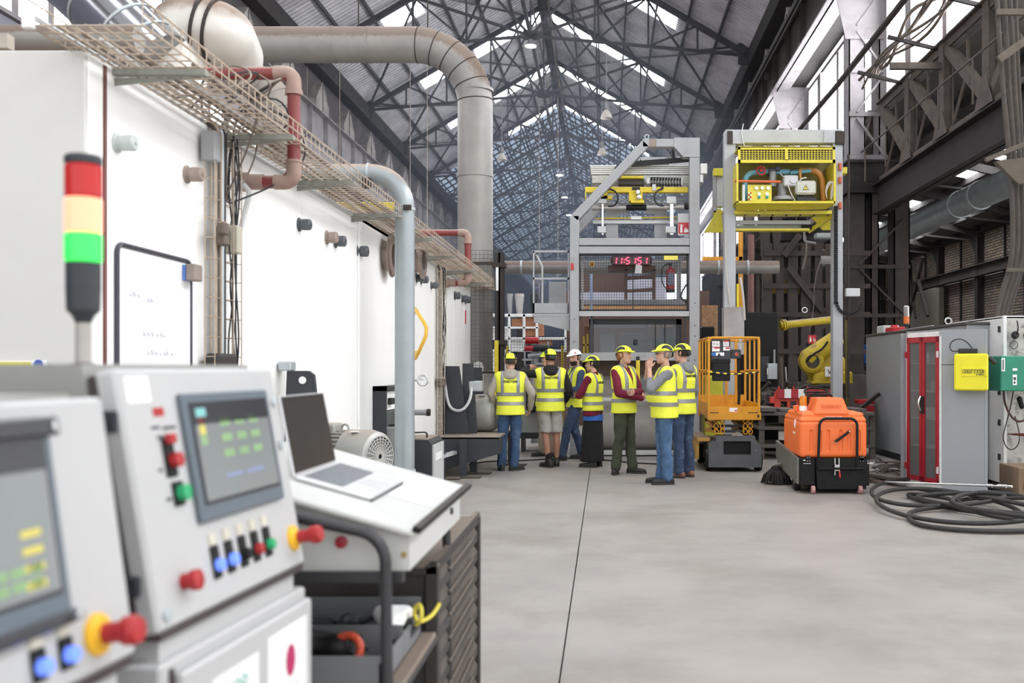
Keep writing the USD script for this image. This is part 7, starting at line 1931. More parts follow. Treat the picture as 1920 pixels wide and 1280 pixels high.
# ================================================================== foreground: two operator consoles
con_w = mat('console_white', (.49, .49, .49), .42, 0, .03, 3.0, stain=(.42, .42, .43), stainat=(.6, .85), stainscale=2.5)
con_g = mat('console_grey', (.30, .30, .28), .5, 0, .05, 4.0)
gasket_gap = mat('gasket_and_gap_dark', (.06, .045, .045), .7)
hmi_m = mat('hmi_bezel', (.13, .16, .19), .4, .2, .05, 5.0)
hmi_dark = mat('hmi_dark', (.03, .03, .038), .25)
scr_m = mat('screen_grey', (.17, .185, .185), .2, var=.04, emit=(.55, .58, .60), estr=.12)
lamp_blue = mat('lamp_blue', (.1, .2, .9), .3, emit=(.18, .30, 1.0), estr=.9)
cap_red = mat('button_red', (.42, .018, .02), .35)
cap_green = mat('button_green', (.02, .40, .15), .35)
ring_y = mat('ring_yellow', (.85, .47, .02), .4)
ROT = -5.35
class Console(Thing):
    def setup(s, W, hh, lean, zb):
        s.W, s.hh, s.lean, s.zb = W, hh, lean, zb
        s.e2 = unit([-lean, 0, hh]); s.n = unit([hh, 0, lean])
    def at(s, y, q, off=0.0):
        return np.array([0, y, s.zb]) + s.e2 * q + s.n * off
    def slab(s, name, y0, q0, y1, q1, o0, o1, m, bev=.002):
        mb = MB()
        mb.box([y0, q0, o0], [y1, q1, o1], bev)
        v, f = mb.done()
        s.part(name, (np.array([0, 0, s.zb]) + v[:, :1] * np.array([0, 1., 0]) + v[:, 1:2] * s.e2 + v[:, 2:] * s.n, f), m, smooth=False)
    def turn(s, name, y, q, prof, m, n=22):
        s.part(name, MB().lathe(prof, s.at(y, q), s.n, n), m)
    def estop(s, y, q, r=.021):
        s.turn('stop_ring', y, q, [(r * 1.55, 0), (r * 1.5, .006), (r * 1.0, .01), (r * .9, .016), (.001, .016)], ring_y)
        s.turn('stop_button', y, q, [(r * .75, .012), (r * .75, .045), (r * 1.05, .05), (r * 1.1, .066), (r * .9, .075), (.001, .076)], cap_red)
    def hmi(s, y0, q0, y1, q1, rows):
        s.slab('screen_housing', y0, q0, y1, q1, 0, .014, hmi_m, .004)
        b = .028
        s.slab('screen_border', y0 + b - .008, q0 + b + .006, y1 - b + .008, q1 - b + .008, .014, .0165, hmi_dark, .001)
        s.slab('display', y0 + b, q0 + b + .014, y1 - b, q1 - b, .0165, .018, scr_m, .0005)
        H = q1 - q0 - 2 * b - .014
        s.slab('header_bar', y0 + b, q1 - b - .2 * H, y1 - b, q1 - b, .018, .0185, hmi_dark, .0)
        s.slab('header_logo', y0 + b + .008, q1 - b - .12 * H, y0 + b + .05, q1 - b - .03 * H, .0185, .019, mat('ui_teal', (.2, .5, .5), .5, emit=(.3, .7, .7), estr=.05), .0)
        cols = {'g': mat('ui_green', (.22, .36, .17), .4, emit=(.35, .6, .25), estr=.12), 'y': mat('ui_yellow', (.55, .48, .1), .4, emit=(.8, .7, .2), estr=.12), 'r': mat('ui_red', (.5, .15, .13), .4, emit=(.8, .2, .15), estr=.12), 'b': mat('ui_blue', (.2, .24, .40), .4, emit=(.3, .35, .6), estr=.12), 't': mat('ui_teal', (.2, .5, .5))}
        for (c, a0, b0, a1, b1) in rows:
            Wd = y1 - y0 - 2 * b
            s.slab('screen_tile', y0 + b + a0 * Wd, q0 + b + .014 + b0 * H, y0 + b + a1 * Wd, q0 + b + .014 + b1 * H, .018, .0185, cols[c], 0)

def console(label, loc, W, hh, lean, zb, depth):
    t = Console('control_console', label, 'control console', loc, ROT, local=True)
    t.setup(W, hh, lean, zb)
    # tilted door, gasket, enclosure body, base cabinet
    t.slab('panel_door', 0, 0, W, hh, -.045, 0, con_w, .008)
    t.slab('gasket', .008, .006, W - .008, hh - .006, -.06, -.045, gasket_gap, .0)
    xo = -.06 - .004
    t.part('enclosure', MB().prism([(xo, zb - .0), (xo - lean, zb + hh), (-depth, zb + hh), (-depth, zb)], [0, W, 0], (1, 0, 0), (0, 0, 1), W), con_g, smooth=False)
    t.part('shadow_gap', MB().box([-.05, .008, zb - .016], [-.004, W - .008, zb]), gasket_gap, smooth=False)  # dark strip put in for the shade under the door
    t.part('neck', MB().box([-depth, .03, zb - .07], [-.02, W - .03, zb]), con_w, smooth=False)
    t.part('base_cabinet', MB().box([-depth, 0, .08], [.0, W, zb - .06], .006), con_w, smooth=False)
    t.part('base_door', MB().box([.0, .045, .12], [.022, W - .012, zb - .085], .006), con_w, smooth=False)
    t.part('door_gap', MB().box([-.002, .03, .1], [.004, .045, zb - .075]), gasket_gap, smooth=False)
    t.part('plinth', MB().box([-depth + .05, .02, 0], [-.03, W - .02, .08]), gray_dark, smooth=False)
    return t
c2 = console('white operator console with a touch screen and the signal tower on top', (-.834, 1.867, 0), .695, .508, .092, 1.05, .62)
tiles = [('r', .04, .80, .11, .90), ('y', .04, .69, .11, .79), ('g', .04, .58, .11, .68)]
for i in range(3):
    for j in range(3):
        tiles.append(('g', .30 + .2 * j, .42 + .17 * i, .43 + .2 * j, .5 + .17 * i))
tiles += [('b', .28, .20, .50, .24), ('b', .55, .20, .8, .24)]
c2.hmi(.20, .178, .612, .452, tiles)
c2.estop(.645, .073)
c2.turn('mushroom_button', .11, .077, [(.016, 0), (.016, .018), (.021, .02), (.021, .034), (.001, .038)], cap_red)
for y, m in ((.245, lamp_blue), (.308, lamp_blue), (.371, black_plastic), (.434, cap_red), (.497, cap_green)):
    c2.slab('button_holder', y - .016, .055, y + .016, .125, 0, .006, black_plastic, .002)
    c2.slab('button_label', y - .013, .128, y + .013, .152, 0, .004, mat('legend_beige', (.62, .58, .48), .5), 0)
    c2.turn('push_button', y, .083, [(.013, .004), (.013, .016), (.011, .02), (.001, .021)], m)
c2.slab('button_holder', .115, .285, .155, .365, 0, .005, black_plastic, .002)
c2.turn('push_button', .14, .318, [(.015, .004), (.015, .022), (.001, .024)], cap_red)
c2.slab('red_flag', .12, .352, .145, .372, .006, .02, cap_red, .002)
c2.slab('button_holder', .125, .225, .165, .275, 0, .005, black_plastic, .002)
c2.turn('push_button', .148, .25, [(.016, .004), (.016, .022), (.001, .024)], cap_green)
c2.slab('red_sticker', .105, .41, .145, .428, 0, .001, cap_red, 0)
c2.slab('white_sticker', .025, .44, .105, .492, 0, .001, label_white, 0)
for k, (y, q, w) in enumerate(((.09, .385, .03), (.13, .382, .05), (.105, .365, .02), (.09, .3, .015), (.12, .285, .01), (.1, .24, .02))):
    c2.slab('legend_print', y, q, y + w, q + .006, 0, .0008, gray_dark, 0)
for y, q in ((.665, .42), (.665, .31), (.03, .03)):
    c2.turn('lock_screw', y, q, [(.012, 0), (.012, .006), (.001, .008)], galv)
c2.part('hinge', MB().box([-.075, -.012, 1.12], [-.035, 0, 1.16], .004).box([-.12, -.012, 1.43], [-.08, 0, 1.47], .004), gray_dark, smooth=False)
c2.part('door_paper', MB().box([.022, .16, .60], [.0235, .37, .915]), label_white, smooth=False)
c2.part('door_paper', MB().box([.022, .42, .60], [.0235, .645, .93]), label_white, smooth=False)
gprint = mat('print_green', (.18, .42, .36), .6)
c2.part('paper_heading', MB().text('TOP', .035, [.0236, .215, .85], (0, 1, 0), (0, 0, 1), .0006, True), gprint, smooth=False)
c2.part('paper_picture', MB().tm(m3.Manifold.extrude(m3.CrossSection.circle(1.0, 20), .001).scale((.028, .045, 1)).rotate((90, 0, 90)).translate((.0236, .262, .785))), mat('print_blue', (.02, .16, .55), .6), smooth=False)
c2.part('paper_note', MB().text('notice', .022, [.0236, .27, .70], (0, 1, 0), (0, 0, 1), .0006), mat('print_pink', (.6, .12, .25), .6), smooth=False)
c2.part('paper_picture', MB().tm(m3.Manifold.extrude(m3.CrossSection.circle(1.0, 20), .001).scale((.026, .038, 1)).rotate((90, 0, 90)).translate((.0236, .545, .845))), mat('print_crimson', (.45, .02, .10), .6), smooth=False)
for k in range(7):
    c2.part('paper_line', MB().box([.0236, .455, .78 - k * .022], [.0241, .6 - .02 * (k % 3), .784 - k * .022]), gprint if k > 2 else gray_light, smooth=False)
e1 = np.array([math.sin(math.radians(5.35)), math.cos(math.radians(5.35)), 0])
o1 = np.array([-.819, 1.745, 0]) - .69 * e1
c1 = console('white operator console nearest to the camera, cut off by the picture edge', tuple(o1), .69, .455, .064, 1.05, .62)
tiles = [('g', .62 + .1 * (k % 3), .06 + .09 * (k // 3), .70 + .1 * (k % 3), .12 + .09 * (k // 3)) for k in range(6)] + [('y', .80, .05 + .11 * k, .92, .10 + .11 * k) for k in range(4)] + [('t', .45, .04, .56, .2), ('g', .5, .25, .58, .34)]
c1.hmi(.08, .116, .515, .42, tiles)
c1.slab('screen_hood', .08, .395, .52, .425, .0, .03, hmi_dark, .004)
c1.slab('lower_trim', .08, .10, .52, .122, .0, .022, hmi_dark, .004)
for y, q in ((.505, .41), (.505, .112)):
    c1.turn('corner_screw', y, q, [(.009, .02), (.009, .033), (.001, .034)], chrome)
c1.estop(.585, .062, .023)
for y, m in ((.30, black_plastic), (.435, lamp_blue), (.50, lamp_blue)):
    c1.slab('button_holder', y - .016, .03, y + .016, .08, 0, .006, black_plastic, .002)
    c1.slab('button_label', y - .013, .082, y + .013, .1, 0, .004, mat('legend_beige', (.62, .58, .48)), 0)
    c1.turn('push_button', y, .052, [(.013, .004), (.013, .016), (.011, .02), (.001, .021)], m)
c1.slab('warning_print', .33, .015, .36, .03, 0, .001, label_black, 0)

# signal tower
st = Thing('signal_tower', 'red amber and green signal light tower on a slim pole above the console', 'signal light', (-1.10, 2.1, 1.542), local=True)
st.part('foot', MB().lathe([(.048, 0), (.046, .008), (.03, .014), (.018, .02), (.001, .02)], n=28), mat('tower_foot', (.10, .08, .075), .5))
st.part('pole', MB().lathe([(.0155, .012), (.0155, .115), (.001, .115)], n=20), mat('pole_grey', (.42, .40, .37), .35, .3))
st.part('housing', MB().lathe([(.014, .10), (.022, .118), (.033, .13), (.034, .17), (.0345, .17), (.0345, .23), (.001, .23)], n=32), gray_dark)
def lens(name, z0, z1, m):
    st.part(name, MB().lathe([(.034, z0), (.0365, z0 + .004), (.0365, z1 - .004), (.034, z1), (.001, z1)], n=32), m)
lens('green_lens', .23, .292, mat('lens_green', (.02, .45, .08), .25, emit=(.05, 1.0, .12), estr=.9))
lens('amber_lens', .292, .366, mat('lens_orange', (.8, .25, .12), .25, emit=(1.0, .46, .30), estr=1.25))
lens('red_lens', .366, .436, mat('lens_red', (.50, .012, .012), .2, emit=(1, .05, .03), estr=.05))
st.part('cap', MB().lathe([(.035, .436), (.037, .438), (.037, .452), (.033, .456), (.001, .456)], n=32), gray_dark)

# ------------------------------------------------------------------ sloping desk with laptop
dk_ = Thing('laptop_desk', 'white sloping lectern desk on a dark tube frame', 'desk', (-.8, 3.25, 0))
TH = math.atan(.28)
bk_ = np.array([-math.cos(TH), 0, math.sin(TH)]); up_ = np.array([math.sin(TH), 0, math.cos(TH)])
O = np.array([-.52, 2.74, 1.10])
def desk(s, y, o):
    return O + bk_ * s + np.array([0, y, 0]) + up_ * o
def DSLAB(t, name, s0, y0, s1, y1, o0, o1, m, bev=.002):
    mb = MB(); mb.box([s0, y0, o0], [s1, y1, o1], bev)
    v, f = mb.done()
    t.part(name, (O + v[:, :1] * bk_ + v[:, 1:2] * np.array([0, 1., 0]) + v[:, 2:] * up_, f[:, ::-1]), m, smooth=False)
desk_w = mat('desk_white', (.58, .58, .56), .4, 0, .03, 3.0, stain=(.55, .54, .52), stainat=(.62, .8), stainscale=4.0)
DSLAB(dk_, 'desk_top', 0, 0, .68, 1.05, -.02, 0, desk_w, .006)
DSLAB(dk_, 'rubber_lip', -.012, .0, .012, 1.05, -.005, .014, rubber, .003)
dk_.part('desk_body', MB().prism([(-.545, .985), (-.545, 1.085), (-1.17, 1.26), (-1.17, .985)], [0, 3.74, 0], (1, 0, 0), (0, 0, 1), .96), desk_w, smooth=False)
dk_.part('lock', MB().lathe([(.012, 0), (.012, .008), (.001, .01)], [-.545, 3.52, 1.045], (1, 0, 0), 14), gray_dark)
dk_.part('screw', MB().lathe([(.008, 0), (.008, .006), (.001, .006)], [-.56, 2.78, 1.03], (0, -1, 0), 10), mat('brass', (.45, .32, .12), .4, .8))
dk_.part('red_button', MB().lathe([(.017, 0), (.017, .01), (.001, .012)], [-.735, 2.78, 1.065], (0, -1, 0), 18), mat('button_maroon', (.35, .02, .035), .4))
tf = mat('tube_frame', (.035, .033, .036), .45)
for y in (2.72, 3.76):
    pts = bend([[-1.15, y, .0], [-1.15, y, 1.21], [-.60, y, 1.06 if y > 3 else 1.09], [-.585, y, .0]], .09, 8)
    dk_.part('frame_tube', MB().tube(pts, .0165, 12), tf)
for z in (.62, .18):
    dk_.part('cross_tube', MB().tube([[-.585, 2.72, z], [-.585, 3.76, z]], .012, 8), tf)
    dk_.part('cross_tube', MB().tube([[-1.15, 2.72, z], [-1.15, 3.76, z]], .012, 8), tf)
    dk_.part('cross_tube', MB().tube([[-1.15, 2.72, z], [-.585, 2.72, z]], .012, 8), tf)
dk_.part('lower_shelf', MB().box([-1.15, 2.73, .625], [-.58, 3.42, .645], .003), mat('shelf_wood', (.24, .19, .15), .8), smooth=False)
dk_.part('under_rail', MB().box([-1.15, 2.76, .955], [-.56, 2.79, .985]), tf, smooth=False)
lp = Thing('laptop', 'open silver laptop with a black screen on the sloping desk', 'laptop', desk(.30, .45, 0))
lap = mat('laptop_silver', (.70, .70, .71), .35, .3, .03, 5.0)
s0, s1, y0, y1 = .185, .425, .235, .69
DSLAB(lp, 'base', s0, y0, s1, y1, .002, .016, lap, .004)
DSLAB(lp, 'keyboard', s0 + .10, y0 + .025, s1 - .02, y1 - .025, .016, .018, mat('keyboard_grey', (.16, .17, .19), .5, var=.3, scale=90.0), .001)
DSLAB(lp, 'touchpad', s0 + .012, y0 + .16, s0 + .085, y1 - .16, .016, .0168, gray_light, .0)
DSLAB(lp, 'front_edge', s0 - .001, y0, s0 + .004, y1, .001, .01, gray_dark, 0)
h0, h1 = desk(s1, y0, .012), desk(s1, y1, .012)
up2 = unit([-.045, 0, .24])
nrm2 = np.cross([0, 1., 0], up2)
def LSLAB(name, a0, b0, a1, b1, o0, o1, m, bev=.002):
    mb = MB(); mb.box([a0, b0, o0], [a1, b1, o1], bev)
    v, f = mb.done()
    lp.part(name, (h0 + v[:, :1] * np.array([0, 1., 0]) + v[:, 1:2] * up2 + v[:, 2:] * nrm2, f), m, smooth=False)
LSLAB('lid', 0, 0, y1 - y0, .245, -.008, 0, lap, .003)
LSLAB('screen', .004, .008, y1 - y0 - .004, .242, 0, .0015, mat('screen_black', (.028, .026, .028), .3), .0)
pp_ = Thing('paper_sheet', 'white paper sheet lying on the desk in front of the laptop', 'paper', desk(.1, .6, .001))
DSLAB(pp_, 'sheet', .03, .42, .175, .97, .001, .0025, label_white, .0)
for k in range(5):
    DSLAB(pp_, 'print_line', .06 + .02 * k, .5, .063 + .02 * k, .85 - .05 * (k % 2), .0025, .0028, gray_light, .0)
# tray of tools on the shelf below
ty = Thing('tool_tray', 'grey open steel tray full of tools under the desk', 'tray', (-.8, 3.1, .647))
tg = mat('tray_grey', (.20, .205, .215), .5, .1, .1, 5.0)
x0, x1, y0, y1, z0, z1 = -1.08, -.625, 2.78, 3.38, .646, .775
ty.part('liner', MB().box([x0 + .01, y0 + .01, z0 + .004], [x1 - .01, y1 - .01, z0 + .012]), rubber, smooth=False)
ty.part('bottom', MB().box([x0, y0, z0], [x1, y1, z0 + .004]), tg, smooth=False)
for a in (([x0, y0, z0], [x1, y0 + .006, z1 - .03]), ([x0, y1 - .006, z0], [x1, y1, z1]), ([x0, y0, z0], [x0 + .006, y1, z1]), ([x1 - .006, y0, z0], [x1, y1, z1 - .05])):
    ty.part('wall', MB().box(*a), tg, smooth=False)
ty.part('divider', MB().box([x0, 3.08, z0], [x1, 3.085, z1 - .02]), tg, smooth=False)
r7 = np.random.default_rng(4)
for k in range(12):
    c = np.array([r7.uniform(-.98, -.70), r7.uniform(2.86, 3.32), .680 + .014 * (k % 5)])
    a = r7.uniform(0, math.pi)
    d = np.array([math.cos(a), math.sin(a), .05]) * r7.uniform(.06, .13)
    t = Thing('hand_tool', f'{("black", "dark grey", "dusty black")[k % 3]} hand tool lying in the tray, {ORD[k]} of the heap', 'tool', c, group='tools in the tray')
    t.part('shaft', MB().tube([c - d, c + d * .4], .009, 8), (black_plastic, gray_dark, rubber)[k % 3])
    t.part('head', MB().tm(hullpts([(c + d * .4, .02), (c + d, .014)])), (gray_dark, rubber, black_plastic)[k % 3])
ring = MB().tube([np.array([-.76, 2.93, .72]) + .04 * np.array([math.cos(t), .4 * math.sin(t), math.sin(t)]) for t in np.linspace(0, 2 * math.pi, 21)[:-1]], .012, 8, closed=True)
single('red_ring', ring, mat('ring_orange_red', (.55, .07, .03), .4), 'orange red rubber ring standing among the tools in the tray', 'ring')
single('grinder_body', MB().tm(hullpts([((-.80, 2.95, .72), .045), ((-.90, 3.05, .71), .04), ((-.98, 3.0, .70), .03)])), black_plastic, 'black power tool body lying beside the orange ring', 'tool')
single('white_rag', MB().tm(hullpts([((-.67, 3.12, .745), .03), ((-.66, 3.3, .74), .025), ((-.72, 3.22, .755), .03)])), label_white, 'crumpled white cloth lying over the tray edge', 'cloth')
ys = Thing('yellow_pliers', 'small yellow handled pliers hanging on the tray edge', 'pliers', (-.6, 3.24, .73))
yh = mat('pliers_yellow', (.78, .66, .08), .4)
ys.part('handle', MB().tube(spline([[-.61, 3.22, .72], [-.59, 3.2, .75], [-.6, 3.22, .785], [-.62, 3.24, .76], [-.61, 3.25, .72]], 20), .007, 8).tube(spline([[-.61, 3.25, .72], [-.575, 3.3, .73], [-.555, 3.34, .76]], 12), .007, 8), yh)
ys.part('jaw', MB().tm(hullpts([((-.61, 3.24, .715), .01), ((-.63, 3.2, .68), .005)])), gray_dark)

# drawer cabinet beyond the desk
dc = Thing('drawer_cabinet', 'dusty dark steel cabinet of shallow drawers beyond the desk', 'drawer cabinet', (-.85, 4.0, 0))
dcm = mat('drawer_dusty', (.055, .046, .04), .7, .15, .3, 6.0, dust=(.17, .135, .105), dustat=(.3, .9))
dc.part('carcass', MB().box([-1.15, 3.44, .04], [-.61, 4.60, .84]), mat('carcass_dark', (.04, .035, .033), .7), smooth=False)
dc.part('top_rim', MB().box([-1.16, 3.43, .84], [-.58, 4.62, .862]).box([-.6, 3.43, .86], [-.58, 4.62, .885]), dcm, smooth=False)
for y in (3.43, 4.57):
    dc.part('corner_post', MB().box([-.62, y, 0], [-.575, y + .05, .87], .004), dcm, smooth=False)
for k in range(9):
    z = .06 + k * .086
    dc.part('drawer_front', MB().prism([(0, 0), (.022, .012), (.022, .05), (.006, .078), (-.02, .078), (-.02, 0)], [-.605, 4.555, z], (1, 0, 0), (0, 0, 1), 1.06), dcm, smooth=False)
    dc.part('pull_lip', MB().box([-.585, 3.7, z + .045], [-.572, 4.35, z + .06], .004), dcm, smooth=False)

# details by the oven seen between console and laptop
st2 = Thing('lug_plate', 'charcoal steel lug plate with a round hole behind the open laptop', 'plate', (-2.35, 7.6, 0))
st2.part('plate', MB().prism([(0, 0), (.42, 0), (.26, 1.5), (.22, 1.53), (.06, 1.53)], [-2.44, 7.45, .0], (1, 0, 0), (0, 0, 1), -.05), gray_dark, smooth=False)
st2.part('hole_rim', MB().lathe([(.028, 0), (.028, .006), (.001, .006)], [-2.26, 7.445, 1.46], (0, -1, 0), 18), label_white)
st2.part('clamp_box', MB().box([-2.44, 7.42, 1.53], [-2.34, 7.55, 1.6], .01), galv, smooth=False)
sn = Thing('wall_notice', 'yellow and blue edged notice on the oven end behind the consoles', 'notice', (-2.8, 4.69, 1.2))
sn.part('board', MB().box([-3.2, 4.685, 1.10], [-2.63, 4.697, 1.585], .003), label_white, smooth=False)
sn.part('yellow_band', MB().box([-3.2, 4.682, 1.56], [-2.7, 4.686, 1.58]), mat('notice_yellow', (.75, .66, .06), .5), smooth=False)
sn.part('blue_band', MB().box([-3.2, 4.682, 1.50], [-2.75, 4.686, 1.553]), mat('notice_teal', (.16, .34, .38), .5), smooth=False)
sn.part('blue_dot', MB().lathe([(.022, 0), (.022, .004), (.001, .004)], [-2.665, 4.686, 1.568], (0, -1, 0), 18), mat('notice_blue', (.03, .09, .45), .5))
# ================================================================== the visitors in hi-vis vests
def ell(c, r, n=24):
    return m3.Manifold.sphere(1.0, n).scale(tuple(map(float, r))).translate(tuple(map(float, c)))
def H(*a):
    return m3.Manifold.batch_hull(list(a))
def limb(p, q, a, b):
    return H(sph(p, a, 16), sph(q, b, 16))
def U(L):
    return m3.Manifold.batch_boolean(L, m3.OpType.Add)
def mesh_of(mf, edge=.02, it=8, wrinkle=0.0, seed=0, ws=9.0, stretch=(1, 1, .6)):
    k = mf.refine_to_length(edge).to_mesh()
    t = trimesh.Trimesh(k.vert_properties[:, :3], k.tri_verts, process=True)
    if it:
        trimesh.smoothing.filter_taubin(t, lamb=.5, nu=.52, iterations=it)
    if wrinkle:
        n = t.vertex_normals
        d = meshkit.fbm(np.asarray(t.vertices) * ws * np.array(stretch), 3, seed) - .5
        d = -np.abs(d) * 2 + .35
        t.vertices = t.vertices + n * (d * wrinkle)[:, None]
    return np.array(t.vertices), np.array(t.faces)
def rotz(a):
    c, s = math.cos(a), math.sin(a)
    return np.array([[c, -s, 0], [s, c, 0], [0, 0, 1.]])

vestm = mat('hivis_yellow', (.84, .88, .06), .65, 0, .06, 12.0)
helm_y = mat('helmet_yellow', (.78, .92, .04), .35, 0, .02, 5.0)
helm_w = mat('helmet_white', (.85, .85, .86), .3, 0, .02, 5.0)
reflm = mat("reflective_grey", (.30, .31, .315), .4, .35, .06, 30.0)
skinm = mat('skin', (.56, .32, .23), .55, 0, .10, 14.0)
skin2 = mat('skin_tanned', (.40, .20, .13), .55, 0, .10, 14.0)
eyem = mat('eye_dark', (.03, .025, .02), .3)
lipm = mat('lips', (.36, .13, .10), .5)
jean = mat('denim_blue', (.036, .075, .155), .85, 0, .35, 7.0, stain=(.09, .15, .25), stainat=(.52, .75), stainscale=5.0)
jean2 = mat('denim_mid', (.06, .125, .24), .85, 0, .35, 7.0, stain=(.15, .23, .35), stainat=(.52, .75), stainscale=5.0)
jean3 = mat('denim_dark', (.035, .06, .12), .85, 0, .35, 7.0, stain=(.14, .19, .28), stainat=(.56, .75), stainscale=6.0)
maroon = mat('knit_maroon', (.16, .008, .03), .9, 0, .15, 20.0)
blackc = mat('cloth_black', (.012, .011, .012), .9, 0, .2, 10.0)
greyc = mat('cloth_grey', (.20, .21, .22), .9, 0, .12, 10.0)
beige = mat('cloth_beige', (.38, .34, .29), .9, 0, .10, 10.0)
short_m = mat('cloth_shorts', (.42, .40, .37), .9, 0, .08, 10.0)
olive = mat('cloth_olive', (.052, .060, .036), .9, 0, .25, 8.0)
tan = mat('cloth_tan', (.30, .24, .18), .9)
shoe_b = mat('shoe_black', (.02, .018, .017), .6, 0, .3, 10.0)
shoe_br = mat('shoe_brown', (.25, .10, .06), .6, 0, .2, 10.0)
solem = mat('shoe_sole', (.035, .033, .032), .8)
hair_b = mat('hair_brown', (.10, .055, .03), .8, 0, .3, 40.0)
hair_k = mat('hair_dark', (.018, .014, .012), .8, 0, .3, 40.0)
hair_g = mat('hair_ginger', (.30, .14, .05), .8, 0, .3, 40.0)
hair_gr = mat('hair_grey', (.22, .20, .18), .8, 0, .3, 40.0)

def torso(e, belly=0.0, z_low=None):
    ch = ell((0, .0, 1.28), (.192 + e, .126 + e, .13))
    sh = [sph((s * .158, -.01, 1.405), .060 + e, 16) for s in (-1, 1)]
    wa = ell((0, .012 + belly * .6, 1.10), (.172 + e + belly * .5, .120 + e + belly, .09))
    pe = ell((0, 0, .96), (.180 + e, .125 + e + belly * .4, .09))
    L = [H(ch, *sh), H(ch, wa), H(wa, pe)]
    if z_low is not None:
        L.append(H(pe, ell((0, 0, z_low), (.190 + e, .13 + e + belly * .3, .012))))
    return U(L)
def hand(w, d, pn, curl, side, k=1.0):
    """Palm, four unequal fingers bent by curl, thumb leaving the side of the palm. w wrist, d pointing direction, pn palm normal (the way the palm faces)."""
    d = unit(d); pn = unit(np.asarray(pn) - np.dot(pn, d) * d); sd = np.cross(d, pn) * side     # sd: towards the thumb
    w = np.asarray(w, float)
    kn = [w + d * .088 * k + sd * o * k for o in (.031, .011, -.010, -.030)]
    L = [H(sph(w + d * .01, .022, 12), *[sph(q, .0125, 12) for q in (kn[0], kn[-1])], sph(w + d * .03 + sd * .02, .017, 12), sph(w + d * .03 - sd * .02, .016, 12))]
    for q, l in zip(kn, (.070, .078, .072, .056)):
        p, a = q - d * .012, 0.0
        for j, f in enumerate((.45, .32, .23)):
            a += curl * (0.8 if j == 0 else 1.0)
            nx = p + (d * math.cos(a) + pn * math.sin(a)) * (l * f * 1.12) * k
            L.append(limb(p, nx, .0092 - .0008 * j, .0086 - .0009 * j))
            p = nx
    b = w + d * .03 + sd * .026
    t1 = b + unit(d * .75 + sd * .75 + pn * .3) * .038
    t2 = t1 + unit(d * .95 + sd * .3 + pn * .45) * .03
    L += [limb(b, t1, .0125, .0105), limb(t1, t2, .0102, .0085)]
    return U(L)
CAM_XY = np.zeros(2)

